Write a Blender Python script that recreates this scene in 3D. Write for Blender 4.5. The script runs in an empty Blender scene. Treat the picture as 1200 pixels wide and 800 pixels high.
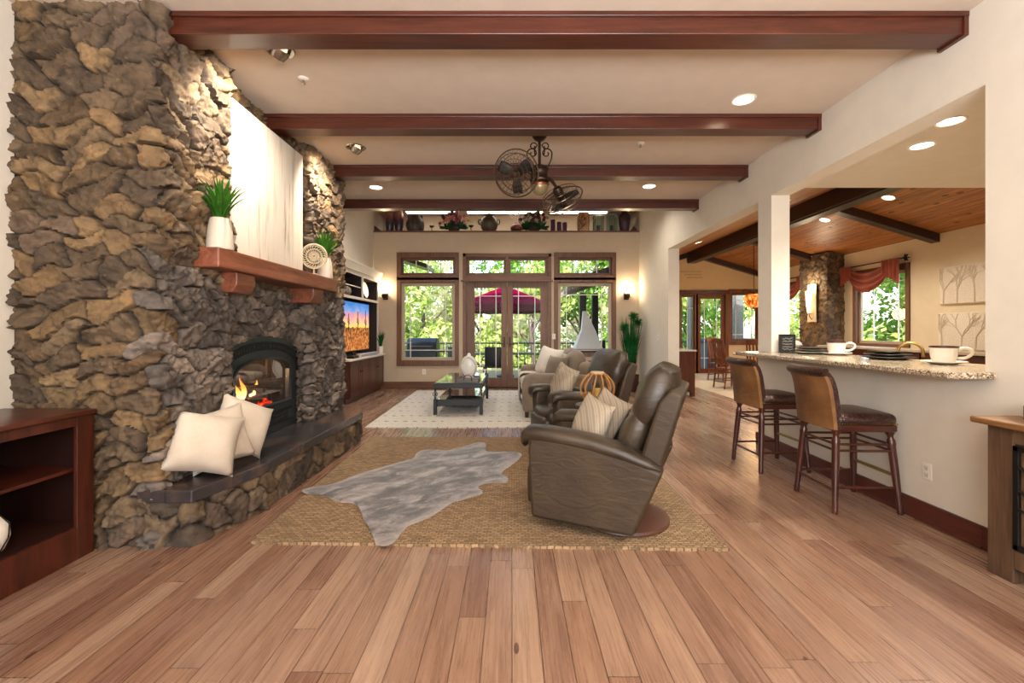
import bpy, math, random
import numpy as np
from mathutils import Vector, Matrix, noise as mnoise

SC = bpy.context.scene
COL = SC.collection
R = math.radians
F = 533.333  # focal length in pixels of the 1200 px wide frame

# ------------------------------------------------------------------ camera, world, lights, exposure
cam_data = bpy.data.cameras.new('camera')
cam_data.sensor_width = 36.0
cam_data.lens = 16.0
cam_data.shift_x = 0.0
cam_data.shift_y = -14.0 / 1200.0
cam_data.clip_end = 300
cam = bpy.data.objects.new('camera', cam_data)
cam.location = (0, 0, 1.325)
cam.rotation_euler = (R(90), 0, 0)
COL.objects.link(cam)
SC.camera = cam

SC.view_settings.view_transform = 'Standard'
SC.view_settings.look = 'None'
SC.view_settings.exposure = 0.85
SC.view_settings.gamma = 1.0
SC.view_settings.use_curve_mapping = False
SC.cycles.use_denoising = True
SC.cycles.max_bounces = 8
SC.cycles.diffuse_bounces = 5
SC.cycles.glossy_bounces = 4
SC.cycles.transparent_max_bounces = 12
SC.cycles.sample_clamp_indirect = 6.0
SC.cycles.caustics_reflective = False
SC.cycles.caustics_refractive = False

world = bpy.data.worlds.new('sky')
world.use_nodes = True
SC.world = world
_wt = world.node_tree
_wt.nodes.clear()
_sky = _wt.nodes.new('ShaderNodeTexSky')
_sky.sky_type = 'NISHITA'
_sky.sun_disc = False
_sky.sun_elevation = R(50)
_sky.sun_rotation = R(200)
_sky.air_density = 1.0
_sky.dust_density = 2.0
_bg = _wt.nodes.new('ShaderNodeBackground')
_bg.inputs['Strength'].default_value = 0.62
_wo = _wt.nodes.new('ShaderNodeOutputWorld')
_wt.links.new(_sky.outputs[0], _bg.inputs[0])
_wt.links.new(_bg.outputs[0], _wo.inputs[0])


def sun(name, energy, rot, color=(1, 0.95, 0.86), angle=1.0):
    l = bpy.data.lights.new(name, 'SUN')
    l.energy = energy
    l.color = color
    l.angle = R(angle)
    o = bpy.data.objects.new(name, l)
    o.rotation_euler = rot
    o.location = (0, -10, 20)
    COL.objects.link(o)


def area(name, loc, rot, sx, sy, power, color=(1, 1, 1)):
    l = bpy.data.lights.new(name, 'AREA')
    l.shape = 'RECTANGLE'
    l.size, l.size_y = sx, sy
    l.energy = power
    l.color = color
    o = bpy.data.objects.new(name, l)
    o.location = loc
    o.rotation_euler = rot
    COL.objects.link(o)


sun('sun', 6.5, (R(42), 0, R(-28)))
# added area fill behind the photographer, set before the unseen front openings
area('front_fill_area', (-0.3, -3.3, 1.9), (R(92), 0, 0), 4.6, 2.4, 55, (0.97, 0.98, 1.0))
# added upward fill behind the photographer, brightens the ceiling
area('ceiling_fill', (0.7, -1.3, 1.75), (R(162), 0, 0), 2.6, 1.6, 270, (0.97, 0.98, 1.0))
CAN_W = 60.0       # recessed ceiling lamps
KIT_W = 115.0
SCONCE_W = 9.0
STRIP_W = 6.0


# ------------------------------------------------------------------ colour and material helpers
def lin(c):
    if isinstance(c, str):
        c = [int(c[i:i + 2], 16) / 255 for i in (0, 2, 4)]
    return tuple((x / 12.92 if x <= 0.04045 else ((x + 0.055) / 1.055) ** 2.4) for x in c) + (1.0,)


MATS = {}


class NT:
    def __init__(s, name):
        s.mat = bpy.data.materials.new(name)
        s.mat.use_nodes = True
        s.t = s.mat.node_tree
        s.t.nodes.clear()
        s.out = s.t.nodes.new('ShaderNodeOutputMaterial')

    def n(s, typ, inp=None, **props):
        nd = s.t.nodes.new('ShaderNode' + typ)
        for k, v in props.items():
            setattr(nd, k, v)
        for k, v in (inp or {}).items():
            s.put(nd.inputs[k], v)
        return nd

    def put(s, sock, v):
        if isinstance(v, bpy.types.NodeSocket):
            s.t.links.new(v, sock)
        elif isinstance(v, bpy.types.Node):
            s.t.links.new(v.outputs[0], sock)
        else:
            sock.default_value = v

    def math(s, op, a, b=0.0, c=0.0):
        nd = s.n('Math', operation=op)
        for i, v in enumerate((a, b, c)):
            s.put(nd.inputs[i], v)
        return nd.outputs[0]

    def mix(s, fac, a, b, blend='MIX'):
        nd = s.n('Mix', data_type='RGBA', blend_type=blend)
        s.put(nd.inputs[0], fac)
        s.put(nd.inputs[6], a)
        s.put(nd.inputs[7], b)
        return nd.outputs[2]

    def ramp(s, fac, stops, interp='LINEAR'):
        nd = s.n('ValToRGB')
        cr = nd.color_ramp
        cr.interpolation = interp
        while len(cr.elements) < len(stops):
            cr.elements.new(0.5)
        for e, (p, c) in zip(cr.elements, stops):
            e.position = p
            e.color = lin(c) if isinstance(c, str) else c
        s.put(nd.inputs[0], fac)
        return nd.outputs[0]

    def coord(s, scale=(1, 1, 1), rot=(0, 0, 0), which='Object'):
        tc = s.n('TexCoord')
        mp = s.n('Mapping', {'Vector': tc.outputs[which], 'Scale': scale, 'Rotation': rot})
        return mp.outputs[0]

    def noise(s, vec, scale, detail=4, rough=0.55, dist=0.0, out=0):
        nd = s.n('TexNoise', {'Vector': vec, 'Scale': scale, 'Detail': detail, 'Roughness': rough, 'Distortion': dist})
        return nd.outputs[out]

    def bump(s, h, strength, dist=0.01, normal=None):
        nd = s.n('Bump', {'Height': h, 'Strength': strength, 'Distance': dist})
        if normal is not None:
            s.put(nd.inputs['Normal'], normal)
        return nd.outputs[0]

    def bsdf(s, color, rough=0.5, metal=0.0, normal=None, **kw):
        b = s.n('BsdfPrincipled')
        s.put(b.inputs['Base Color'], color)
        s.put(b.inputs['Roughness'], rough)
        s.put(b.inputs['Metallic'], metal)
        if normal is not None:
            s.put(b.inputs['Normal'], normal)
        for k, v in kw.items():
            s.put(b.inputs[k.replace('_', ' ')], v)
        s.t.links.new(b.outputs[0], s.out.inputs[0])
        return b


def plain(name, col, rough=0.5, metal=0.0, var=0.12, vs=6.0, bump=0.0, bs=60.0, stretch=(1, 1, 1), **kw):
    """one colour with a little mottling and fine bump"""
    if name in MATS:
        return MATS[name]
    t = NT(name)
    v = t.coord(stretch)
    c = lin(col)
    if var > 0:
        nz = t.noise(v, vs)
        dark = tuple(x * (1 - var) for x in c[:3]) + (1,)
        lite = tuple(min(1, x * (1 + var)) for x in c[:3]) + (1,)
        cc = t.ramp(nz, [(0.3, dark), (0.7, lite)])
    else:
        cc = c
    nrm = t.bump(t.noise(v, bs, 3), bump) if bump > 0 else None
    t.bsdf(cc, rough, metal, nrm, **kw)
    MATS[name] = t.mat
    return t.mat


def wood(name, dark, mid, light, axis=0, scale=1.0, rough=0.4, bump=0.12, coat=0.0):
    if name in MATS:
        return MATS[name]
    t = NT(name)
    s = [9.0, 9.0, 9.0]
    s[axis] = 0.7
    v = t.coord(tuple(x * scale for x in s))
    n1 = t.noise(v, 1.6, 6, 0.6, 1.2)
    n2 = t.noise(v, 9.0, 4, 0.6, 0.3)
    f = t.math('ADD', t.math('MULTIPLY', n1, 0.7), t.math('MULTIPLY', n2, 0.3))
    c = t.ramp(f, [(0.3, dark), (0.5, mid), (0.72, light)])
    t.bsdf(c, rough, 0, t.bump(n2, bump, 0.004), Coat_Weight=coat, Coat_Roughness=0.2)
    MATS[name] = t.mat
    return t.mat


def fabric(name, c1, c2, scale=220.0, rough=0.95, bump=0.35, big=5.0):
    if name in MATS:
        return MATS[name]
    t = NT(name)
    v = t.coord()
    n1 = t.noise(v, big, 4)
    n2 = t.noise(v, scale, 2)
    f = t.math('ADD', t.math('MULTIPLY', n1, 0.55), t.math('MULTIPLY', n2, 0.45))
    t.bsdf(t.ramp(f, [(0.35, c1), (0.65, c2)]), rough, 0, t.bump(n2, bump, 0.003), Sheen_Weight=0.15)
    MATS[name] = t.mat
    return t.mat


def emit(name, col, strength):
    if name in MATS:
        return MATS[name]
    t = NT(name)
    e = t.n('Emission', {'Color': lin(col), 'Strength': strength})
    t.t.links.new(e.outputs[0], t.out.inputs[0])
    MATS[name] = t.mat
    return t.mat


def glass_mat(name, tint='FFFFFF', gloss=0.10, rough=0.0):
    if name in MATS:
        return MATS[name]
    t = NT(name)
    tr = t.n('BsdfTransparent', {'Color': lin(tint)})
    gl = t.n('BsdfGlossy', {'Color': (1, 1, 1, 1), 'Roughness': rough})
    fr = t.n('Fresnel', {'IOR': 1.45})
    fac = t.math('MULTIPLY', fr, gloss * 10)
    mx = t.n('MixShader', {0: fac, 1: tr, 2: gl})
    t.t.links.new(mx.outputs[0], t.out.inputs[0])
    MATS[name] = t.mat
    return t.mat


# ------------------------------------------------------------------ mesh helpers
class MB:
    def __init__(s):
        s.v, s.f, s.mi = [], [], []
        s.M = Matrix()
        s.cur = 0

    def add(s, vs, fs):
        b = len(s.v)
        M = s.M
        s.v += [tuple(M @ Vector(p)) for p in vs]
        s.f += [tuple(i + b for i in f) for f in fs]
        s.mi += [s.cur] * len(fs)
        return s

    def box(s, lo, hi):
        x0, y0, z0 = lo
        x1, y1, z1 = hi
        return s.add([(x0, y0, z0), (x1, y0, z0), (x1, y1, z0), (x0, y1, z0), (x0, y0, z1), (x1, y0, z1), (x1, y1, z1), (x0, y1, z1)],
                     [(0, 3, 2, 1), (4, 5, 6, 7), (0, 1, 5, 4), (1, 2, 6, 5), (2, 3, 7, 6), (3, 0, 4, 7)])

    def rbox(s, lo, hi, r, seg=3, mid=1, puff=0.0):
        """rounded box; puff swells the faces outward like upholstery"""
        h = [(b - a) / 2 for a, b in zip(lo, hi)]
        c = [(b + a) / 2 for a, b in zip(lo, hi)]
        r = min(r, min(h) * 0.999)

        def axis(hh):
            e = [hh - r * math.tan(math.pi / 4 * k / seg) for k in range(seg)]  # not incl. centre line
            inner = hh - r
            pos = [-(hh - r + r * math.tan(math.pi / 4 * (seg - k) / seg)) for k in range(seg)]
            m = [-inner + 2 * inner * k / mid for k in range(mid + 1)]
            return pos + m + [-p for p in reversed(pos)]
        A = [axis(x) for x in h]
        idx, vs, fs = {}, [], []

        def put(p):
            k = tuple(round(x, 6) for x in p)
            if k in idx:
                return idx[k]
            q = [max(-(hh - r), min(hh - r, x)) for x, hh in zip(p, h)]
            d = Vector([a - b for a, b in zip(p, q)])
            d = d.normalized() * r if d.length > 1e-9 else d
            o = [a + b for a, b in zip(q, d)]
            if puff:
                u = [a / b for a, b in zip(o, h)]
                for i in range(3):
                    j, l = (i + 1) % 3, (i + 2) % 3
                    w = max(0, 1 - u[j] ** 2) * max(0, 1 - u[l] ** 2)
                    o[i] += puff * w * u[i]
            idx[k] = len(vs)
            vs.append(tuple(a + b for a, b in zip(o, c)))
            return idx[k]
        for ax in range(3):
            a1, a2 = (ax + 1) % 3, (ax + 2) % 3
            for sg in (-1, 1):
                for i in range(len(A[a1]) - 1):
                    for j in range(len(A[a2]) - 1):
                        q = []
                        for (ii, jj) in ((i, j), (i + 1, j), (i + 1, j + 1), (i, j + 1)):
                            p = [0, 0, 0]
                            p[ax] = sg * h[ax]
                            p[a1], p[a2] = A[a1][ii], A[a2][jj]
                            q.append(put(p))
                        if len(set(q)) == 4:
                            fs.append(tuple(q if sg > 0 else q[::-1]))
        return s.add(vs, fs)

    def tube(s, pts, r, n=8, closed=False, cap=True):
        P = [Vector(p) for p in pts]
        m = len(P)
        rr = r if isinstance(r, (list, tuple)) else [r] * m
        vs, fs = [], []
        up = None
        for i in range(m):
            if closed:
                t = (P[(i + 1) % m] - P[i - 1]).normalized()
            else:
                t = (P[min(i + 1, m - 1)] - P[max(i - 1, 0)]).normalized()
            if up is None:
                up = Vector((0, 0, 1)) if abs(t.z) < 0.9 else Vector((1, 0, 0))
            a = t.cross(up)
            if a.length < 1e-6:
                a = t.orthogonal()
            a.normalize()
            b = a.cross(t).normalized()
            up = b
            for k in range(n):
                an = 2 * math.pi * k / n
                vs.append(P[i] + (a * math.cos(an) + b * math.sin(an)) * rr[i])
        for i in range(m if closed else m - 1):
            j = (i + 1) % m
            for k in range(n):
                l = (k + 1) % n
                fs.append((i * n + k, i * n + l, j * n + l, j * n + k))
        if cap and not closed:
            fs.append(tuple(range(n))[::-1])
            fs.append(tuple((m - 1) * n + k for k in range(n)))
        return s.add(vs, fs)

    def lathe(s, prof, n=24, c=(0, 0, 0), flute=0.0, nfl=0):
        vs, fs = [], []
        for (r, z) in prof:
            for k in range(n):
                a = 2 * math.pi * k / n
                q = r * (1 + flute * math.cos(nfl * a)) if nfl else r
                vs.append((c[0] + q * math.cos(a), c[1] + q * math.sin(a), c[2] + z))
        for i in range(len(prof) - 1):
            for k in range(n):
                l = (k + 1) % n
                fs.append((i * n + k, i * n + l, (i + 1) * n + l, (i + 1) * n + k))
        if prof[0][0] > 1e-6:
            fs.append(tuple(range(n))[::-1])
        if prof[-1][0] > 1e-6:
            fs.append(tuple((len(prof) - 1) * n + k for k in range(n)))
        return s.add(vs, fs)

    def prism(s, poly, axis, a, b):
        """poly in the plane across the axis: x->(y,z)  y->(x,z)  z->(x,y)"""
        def p3(p, t):
            return {'x': (t, p[0], p[1]), 'y': (p[0], t, p[1]), 'z': (p[0], p[1], t)}[axis]
        n = len(poly)
        vs = [p3(p, a) for p in poly] + [p3(p, b) for p in poly]
        fs = [(i, (i + 1) % n, (i + 1) % n + n, i + n) for i in range(n)]
        fs += [tuple(range(n))[::-1], tuple(range(n, 2 * n))]
        return s.add(vs, fs)

    def loft(s, rings, cap=True, closed=True):
        n = len(rings[0])
        vs = [p for r in rings for p in r]
        fs = []
        for i in range(len(rings) - 1):
            for k in range(n if closed else n - 1):
                l = (k + 1) % n
                fs.append((i * n + k, i * n + l, (i + 1) * n + l, (i + 1) * n + k))
        if cap:
            fs.append(tuple(range(n))[::-1])
            fs.append(tuple((len(rings) - 1) * n + k for k in range(n)))
        return s.add(vs, fs)

    def grid(s, fn, nu, nv):
        vs = [fn(i / nu, j / nv) for i in range(nu + 1) for j in range(nv + 1)]
        w = nv + 1
        fs = [(i * w + j, (i + 1) * w + j, (i + 1) * w + j + 1, i * w + j + 1) for i in range(nu) for j in range(nv)]
        return s.add(vs, fs)

    def ball(s, c, r, n=16, m=10, squash=(1, 1, 1)):
        vs, fs = [], []
        for i in range(m + 1):
            th = math.pi * i / m
            for k in range(n):
                a = 2 * math.pi * k / n
                vs.append((c[0] + r * squash[0] * math.sin(th) * math.cos(a), c[1] + r * squash[1] * math.sin(th) * math.sin(a), c[2] - r * squash[2] * math.cos(th)))
        for i in range(m):
            for k in range(n):
                l = (k + 1) % n
                fs.append((i * n + k, i * n + l, (i + 1) * n + l, (i + 1) * n + k))
        return s.add(vs, fs)

    def pillow(s, w, h, t, n=14, seed=0):
        """knife-edge cushion lying in the local xz plane, thickness along y, resting on z=0"""
        rnd = random.Random(seed)
        ph = [rnd.uniform(0, 6.28) for _ in range(4)]
        for sg in (-1, 1):
            def fn(u, v):
                a, b = 2 * u - 1, 2 * v - 1
                k = (max(0, 1 - abs(a) ** 2.6) * max(0, 1 - abs(b) ** 2.6)) ** 0.55
                pin = 1 - 0.10 * (1 - abs(b) ** 2) * abs(a) ** 3
                pin2 = 1 - 0.10 * (1 - abs(a) ** 2) * abs(b) ** 3
                wob = 1 + 0.10 * math.sin(3 * a + ph[0]) * math.sin(2.5 * b + ph[1])
                return (a * w / 2 * pin, sg * t / 2 * k * wob, h / 2 + b * h / 2 * pin2)
            s.grid(fn, n, n)
            if sg < 0:
                pass
        return s

    def build(s, name, mat, parent=None, smooth=None, bevel=0.0, world=False, loc=None, merge=False, seg=2):
        vs = s.v
        if world and parent is not None:
            inv = parent.matrix_basis.inverted()
            p = parent.parent
            if p is not None:
                inv = inv @ p.matrix_basis.inverted()
            vs = [tuple(inv @ Vector(q)) for q in vs]
        if loc is not None and parent is None:
            vs = [(a - loc[0], b - loc[1], c - loc[2]) for a, b, c in vs]
        me = bpy.data.meshes.new(name)
        me.from_pydata(vs, [], s.f)
        mats = mat if isinstance(mat, (list, tuple)) else [mat]
        for m in mats:
            me.materials.append(m)
        if len(mats) > 1:
            me.polygons.foreach_set('material_index', s.mi)
        if merge:
            import bmesh
            bm = bmesh.new()
            bm.from_mesh(me)
            bmesh.ops.remove_doubles(bm, verts=bm.verts, dist=1e-5)
            bmesh.ops.recalc_face_normals(bm, faces=bm.faces)
            bm.to_mesh(me)
            bm.free()
        if smooth:
            me.polygons.foreach_set('use_smooth', [True] * len(me.polygons))
            me.set_sharp_from_angle(angle=R(smooth if smooth is not True else 45))
        me.update()
        o = bpy.data.objects.new(name, me)
        COL.objects.link(o)
        if parent is not None:
            o.parent = parent
        elif loc is not None:
            o.location = loc
        if bevel > 0:
            b = o.modifiers.new('bevel', 'BEVEL')
            b.width = bevel
            b.segments = seg
            b.limit_method = 'ANGLE'
            b.angle_limit = R(40)
        return o


def tag(o, label, cat, group=None):
    o['label'] = label
    o['category'] = cat
    if group:
        o['group'] = group
    return o


def thing(name, label, cat, loc=(0, 0, 0), rotz=0.0, group=None):
    o = bpy.data.objects.new(name, None)
    o.empty_display_size = 0.1
    o.location = loc
    o.rotation_euler = (0, 0, rotz)
    COL.objects.link(o)
    o.matrix_basis = Matrix.Translation(loc) @ Matrix.Rotation(rotz, 4, 'Z')
    return tag(o, label, cat, group)


def struct(o):
    o['kind'] = 'structure'
    return o


def dup(root, loc, rotz, label, group=None, scale=None):
    r = root.copy()
    COL.objects.link(r)
    r.location = loc
    r.rotation_euler = (0, 0, rotz)
    if scale:
        r.scale = (scale,) * 3
    r['label'] = label
    if group:
        r['group'] = group
    for ch in list(root.children):
        c = ch.copy()
        COL.objects.link(c)
        c.parent = r
        for g in list(ch.children):
            d = g.copy()
            COL.objects.link(d)
            d.parent = c
    return r


def lamp(name, kind, loc, power, color, parent=None, **kw):
    l = bpy.data.lights.new(name, kind)
    l.energy = power
    l.color = color
    for k, v in kw.items():
        setattr(l, k, v)
    o = bpy.data.objects.new(name, l)
    o.location = loc
    if parent:
        o.parent = parent
    COL.objects.link(o)
    return o


def arc(c, r, a0, a1, n, plane='xz', off=0.0):
    out = []
    for i in range(n + 1):
        a = a0 + (a1 - a0) * i / n
        p, q = r * math.cos(a), r * math.sin(a)
        if plane == 'xz':
            out.append((c[0] + p, c[1], c[2] + q))
        elif plane == 'yz':
            out.append((c[0], c[1] + p, c[2] + q))
        else:
            out.append((c[0] + p, c[1] + q, c[2]))
    return out


def smooth_path(pts, n=6, closed=False):
    P = [Vector(p) for p in pts]
    m = len(P)
    out = []
    for i in range(m if closed else m - 1):
        p0 = P[i - 1] if (closed or i > 0) else P[0]
        p1, p2 = P[i], P[(i + 1) % m]
        p3 = P[(i + 2) % m] if (closed or i + 2 < m) else P[-1]
        for k in range(n):
            t = k / n
            out.append(0.5 * ((2 * p1) + (p2 - p0) * t + (2 * p0 - 5 * p1 + 4 * p2 - p3) * t * t + (3 * p1 - p0 - 3 * p2 + p3) * t ** 3))
    if not closed:
        out.append(P[-1])
    return out


def at(px, py, Y):
    """a point of the place at depth Y from its pixel in the photograph (used to measure the layout)"""
    return Vector(((px - 600) * Y / F, Y, 1.325 - (py - 386) * Y / F))


def onfloor(px, py, z=0.0):
    return at(px, py, (1.325 - z) * F / (py - 386))

# ------------------------------------------------------------------ materials of the place
def plank_floor():
    t = NT('plank_floor')
    tc = t.n('TexCoord')
    sep = t.n('SeparateXYZ', {0: tc.outputs['Object']})
    x, y = sep.outputs[0], sep.outputs[1]
    u = t.math('DIVIDE', x, 0.122)
    row = t.math('FLOOR', u)
    fu = t.math('FRACT', u)
    wn = t.n('TexWhiteNoise', {'W': row}, noise_dimensions='1D')
    v = t.math('ADD', t.math('DIVIDE', y, 1.45), t.math('MULTIPLY', wn.outputs[0], 7.31))
    seg = t.math('FLOOR', v)
    fv = t.math('FRACT', v)
    comb = t.n('CombineXYZ', {0: row, 1: seg, 2: 0.0})
    pid = t.n('TexWhiteNoise', {'Vector': comb}, noise_dimensions='3D')
    # grain, shifted from plank to plank
    off = t.n('VectorMath', {0: pid.outputs['Color'], 1: (13, 17, 9)}, operation='MULTIPLY')
    base = t.n('VectorMath', {0: tc.outputs['Object'], 1: off}, operation='ADD')
    m1 = t.n('Mapping', {'Vector': base, 'Scale': (11, 0.8, 1)})
    g1 = t.noise(m1, 1.5, 6, 0.62, 1.6)
    m2 = t.n('Mapping', {'Vector': base, 'Scale': (60, 1.6, 1)})
    g2 = t.noise(m2, 1.4, 3, 0.6, 0.4)
    g = t.math('ADD', t.math('MULTIPLY', g1, 0.62), t.math('MULTIPLY', g2, 0.38))
    grain = t.ramp(g, [(0.32, '4E3426'), (0.46, '866450'), (0.60, 'A68872'), (0.78, 'C4AC96')])
    tint = t.ramp(pid.outputs[0], [(0.0, '7E5A4A'), (0.25, 'AC8E7A'), (0.5, '98735C'), (0.75, 'C0A48C'), (1.0, '8C6656')])
    col = t.mix(0.55, grain, tint, 'MULTIPLY')
    col = t.mix(0.38, col, tint)
    # knots
    m3 = t.n('Mapping', {'Vector': base, 'Scale': (5.5, 1.7, 1)})
    vo = t.n('TexVoronoi', {'Vector': m3, 'Scale': 0.9})
    knot = t.math('LESS_THAN', vo.outputs[0], 0.055)
    col = t.mix(t.math('MULTIPLY', knot, 0.75), col, lin('35201A'))
    eu = t.math('MINIMUM', fu, t.math('SUBTRACT', 1.0, fu))
    ev = t.math('MINIMUM', fv, t.math('SUBTRACT', 1.0, fv))
    gap = t.math('MAXIMUM', t.math('LESS_THAN', eu, 0.016), t.math('LESS_THAN', ev, 0.0014))
    col = t.mix(t.math('MULTIPLY', gap, 0.85), col, lin('2A1810'))
    h = t.math('SUBTRACT', t.math('MULTIPLY', g2, 0.25), gap)
    nrm = t.bump(h, 0.25, 0.004)
    rough = t.math('ADD', 0.20, t.math('MULTIPLY', g2, 0.16))
    t.bsdf(col, rough, 0, nrm)
    return t.mat


def pine_planks():
    t = NT('pine_planks')
    tc = t.n('TexCoord')
    sep = t.n('SeparateXYZ', {0: tc.outputs['Object']})
    u = t.math('DIVIDE', sep.outputs[0], 0.135)
    row = t.math('FLOOR', u)
    fu = t.math('FRACT', u)
    pid = t.n('TexWhiteNoise', {'W': row}, noise_dimensions='1D')
    off = t.n('VectorMath', {0: pid.outputs['Color'], 1: (5, 31, 3)}, operation='MULTIPLY')
    base = t.n('VectorMath', {0: tc.outputs['Object'], 1: off}, operation='ADD')
    g1 = t.noise(t.n('Mapping', {'Vector': base, 'Scale': (14, 0.9, 6)}), 1.4, 5, 0.6, 0.9)
    col = t.ramp(g1, [(0.30, '4E2810'), (0.5, '965A2A'), (0.70, 'C08848')])
    col = t.mix(0.35, col, t.ramp(pid.outputs[0], [(0, '6A3616'), (0.5, 'B47636'), (1, '8C5024')]))
    vo = t.n('TexVoronoi', {'Vector': t.n('Mapping', {'Vector': base, 'Scale': (7.4, 3.6, 2)}), 'Scale': 0.8})
    col = t.mix(t.math('MULTIPLY', t.math('LESS_THAN', vo.outputs[0], 0.16), 0.75), col, lin('2A150A'))
    gap = t.math('LESS_THAN', fu, 0.05)
    col = t.mix(t.math('MULTIPLY', gap, 0.7), col, lin('2A1408'))
    t.bsdf(col, 0.45, 0, t.bump(gap, -0.3, 0.006))
    return t.mat


def stone_material(name, rough_bump=0.5):
    t = NT(name)
    at_ = t.n('Attribute', attribute_name='stone')
    v = t.coord()
    n1 = t.noise(v, 9, 6, 0.65)
    n2 = t.noise(v, 38, 4, 0.6)
    blot = t.ramp(n1, [(0.32, (0.45, 0.42, 0.40, 1)), (0.52, (1, 1, 1, 1)), (0.72, (1.55, 1.46, 1.34, 1))])
    c = t.mix(1.0, at_.outputs[0], blot, 'MULTIPLY')
    lich = t.ramp(t.noise(v, 15, 5, 0.7), [(0.60, (0, 0, 0, 1)), (0.70, (1, 1, 1, 1))])
    c = t.mix(t.math('MULTIPLY', lich, 0.28), c, lin('A88E6A'))
    h = t.math('ADD', t.math('MULTIPLY', n1, 0.8), t.math('MULTIPLY', n2, 0.5))
    t.bsdf(c, 0.82, 0, t.bump(h, rough_bump, 0.02))
    return t.mat


def slate_material():
    t = NT('slate')
    v = t.coord()
    bk = t.n('TexBrick', {'Vector': t.n('Mapping', {'Vector': v, 'Rotation': (0, 0, R(90))}), 'Scale': 1.0, 'Color1': lin('2A2E38'),
                          'Color2': lin('54443A'), 'Mortar': lin('14120F'), 'Mortar Size': 0.006, 'Brick Width': 0.42, 'Row Height': 0.4})
    n = t.noise(v, 4, 6, 0.65)
    c = t.mix(0.55, bk.outputs[0], t.ramp(n, [(0.3, '1A1E26'), (0.48, '343438'), (0.6, '6A5040'), (0.72, '3A4658')]))
    t.bsdf(c, 0.17, 0, t.bump(t.noise(v, 22, 5, 0.7), 0.18, 0.01))
    return t.mat


def granite_material():
    t = NT('granite')
    v = t.coord()
    vo = t.n('TexVoronoi', {'Vector': v, 'Scale': 130})
    n = t.noise(v, 45, 5, 0.7)
    f = t.math('ADD', t.math('MULTIPLY', t.n('SeparateColor', {0: vo.outputs['Color']}).outputs[0], 0.45), t.math('MULTIPLY', n, 0.55))
    t.bsdf(t.ramp(f, [(0.25, '3C342E'), (0.42, '8A7660'), (0.58, 'B4A288'), (0.75, 'D8CCB8')]), 0.18)
    return t.mat


def jute_material():
    t = NT('jute_weave')
    v0 = t.coord()
    wob = t.n('VectorMath', {0: t.noise(v0, 26, 2, out=1), 1: (0.022, 0.012, 0.0)}, operation='MULTIPLY')
    v = t.n('VectorMath', {0: v0, 1: wob}, operation='ADD').outputs[0]
    bk = t.n('TexBrick', {'Vector': v, 'Scale': 1.0, 'Color1': lin('C6A47E'), 'Color2': lin('72563A'), 'Mortar': lin('35261A'),
                          'Mortar Size': 0.005, 'Mortar Smooth': 0.8, 'Brick Width': 0.044, 'Row Height': 0.024})
    n = t.noise(v, 120, 3, 0.7)
    n2 = t.noise(v, 3, 4)
    c = t.mix(0.4, bk.outputs[0], t.ramp(n, [(0.35, '4C3826'), (0.65, 'CCAE86')]))
    c = t.mix(0.15, c, t.ramp(n2, [(0.35, '94744E'), (0.65, 'C8A67C')]))
    h = t.math('SUBTRACT', t.math('MULTIPLY', n, 0.5), bk.outputs[1])
    t.bsdf(c, 0.95, 0, t.bump(h, 0.9, 0.012))
    return t.mat


def rug_material():
    t = NT('ivory_rug')
    tc = t.n('TexCoord')
    sep = t.n('SeparateXYZ', {0: tc.outputs['Object']})
    x, y = sep.outputs[0], sep.outputs[1]

    def cells(px, py, wx, wy, ox=0.0, oy=0.0):
        fx = t.math('FRACT', t.math('ADD', t.math('DIVIDE', x, px), ox))
        fy = t.math('FRACT', t.math('ADD', t.math('DIVIDE', y, py), oy))
        a = t.math('LESS_THAN', t.math('ABSOLUTE', t.math('SUBTRACT', fx, 0.5)), wx)
        b = t.math('LESS_THAN', t.math('ABSOLUTE', t.math('SUBTRACT', fy, 0.5)), wy)
        return t.math('MULTIPLY', a, b)
    d1 = cells(0.135, 0.42, 0.16, 0.045)
    d2 = cells(0.135, 0.42, 0.05, 0.085, 0.2, 0.0)
    d3 = cells(0.09, 0.42, 0.22, 0.02, 0.3, 0.5)
    n = t.noise(tc.outputs['Object'], 60, 3)
    keep = t.math('GREATER_THAN', t.noise(tc.outputs['Object'], 9, 2), 0.42)
    d = t.math('MULTIPLY', t.math('MAXIMUM', t.math('MAXIMUM', d1, d2), t.math('MULTIPLY', d3, 0.5)), keep)
    c = t.ramp(n, [(0.3, 'BDB6A9'), (0.7, 'D8D2C6')])
    c = t.mix(t.math('MULTIPLY', d, 0.95), c, lin('35302E'))
    t.bsdf(c, 0.95, 0, t.bump(t.noise(tc.outputs['Object'], 240, 2), 0.5, 0.004), Sheen_Weight=0.2)
    return t.mat


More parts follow.
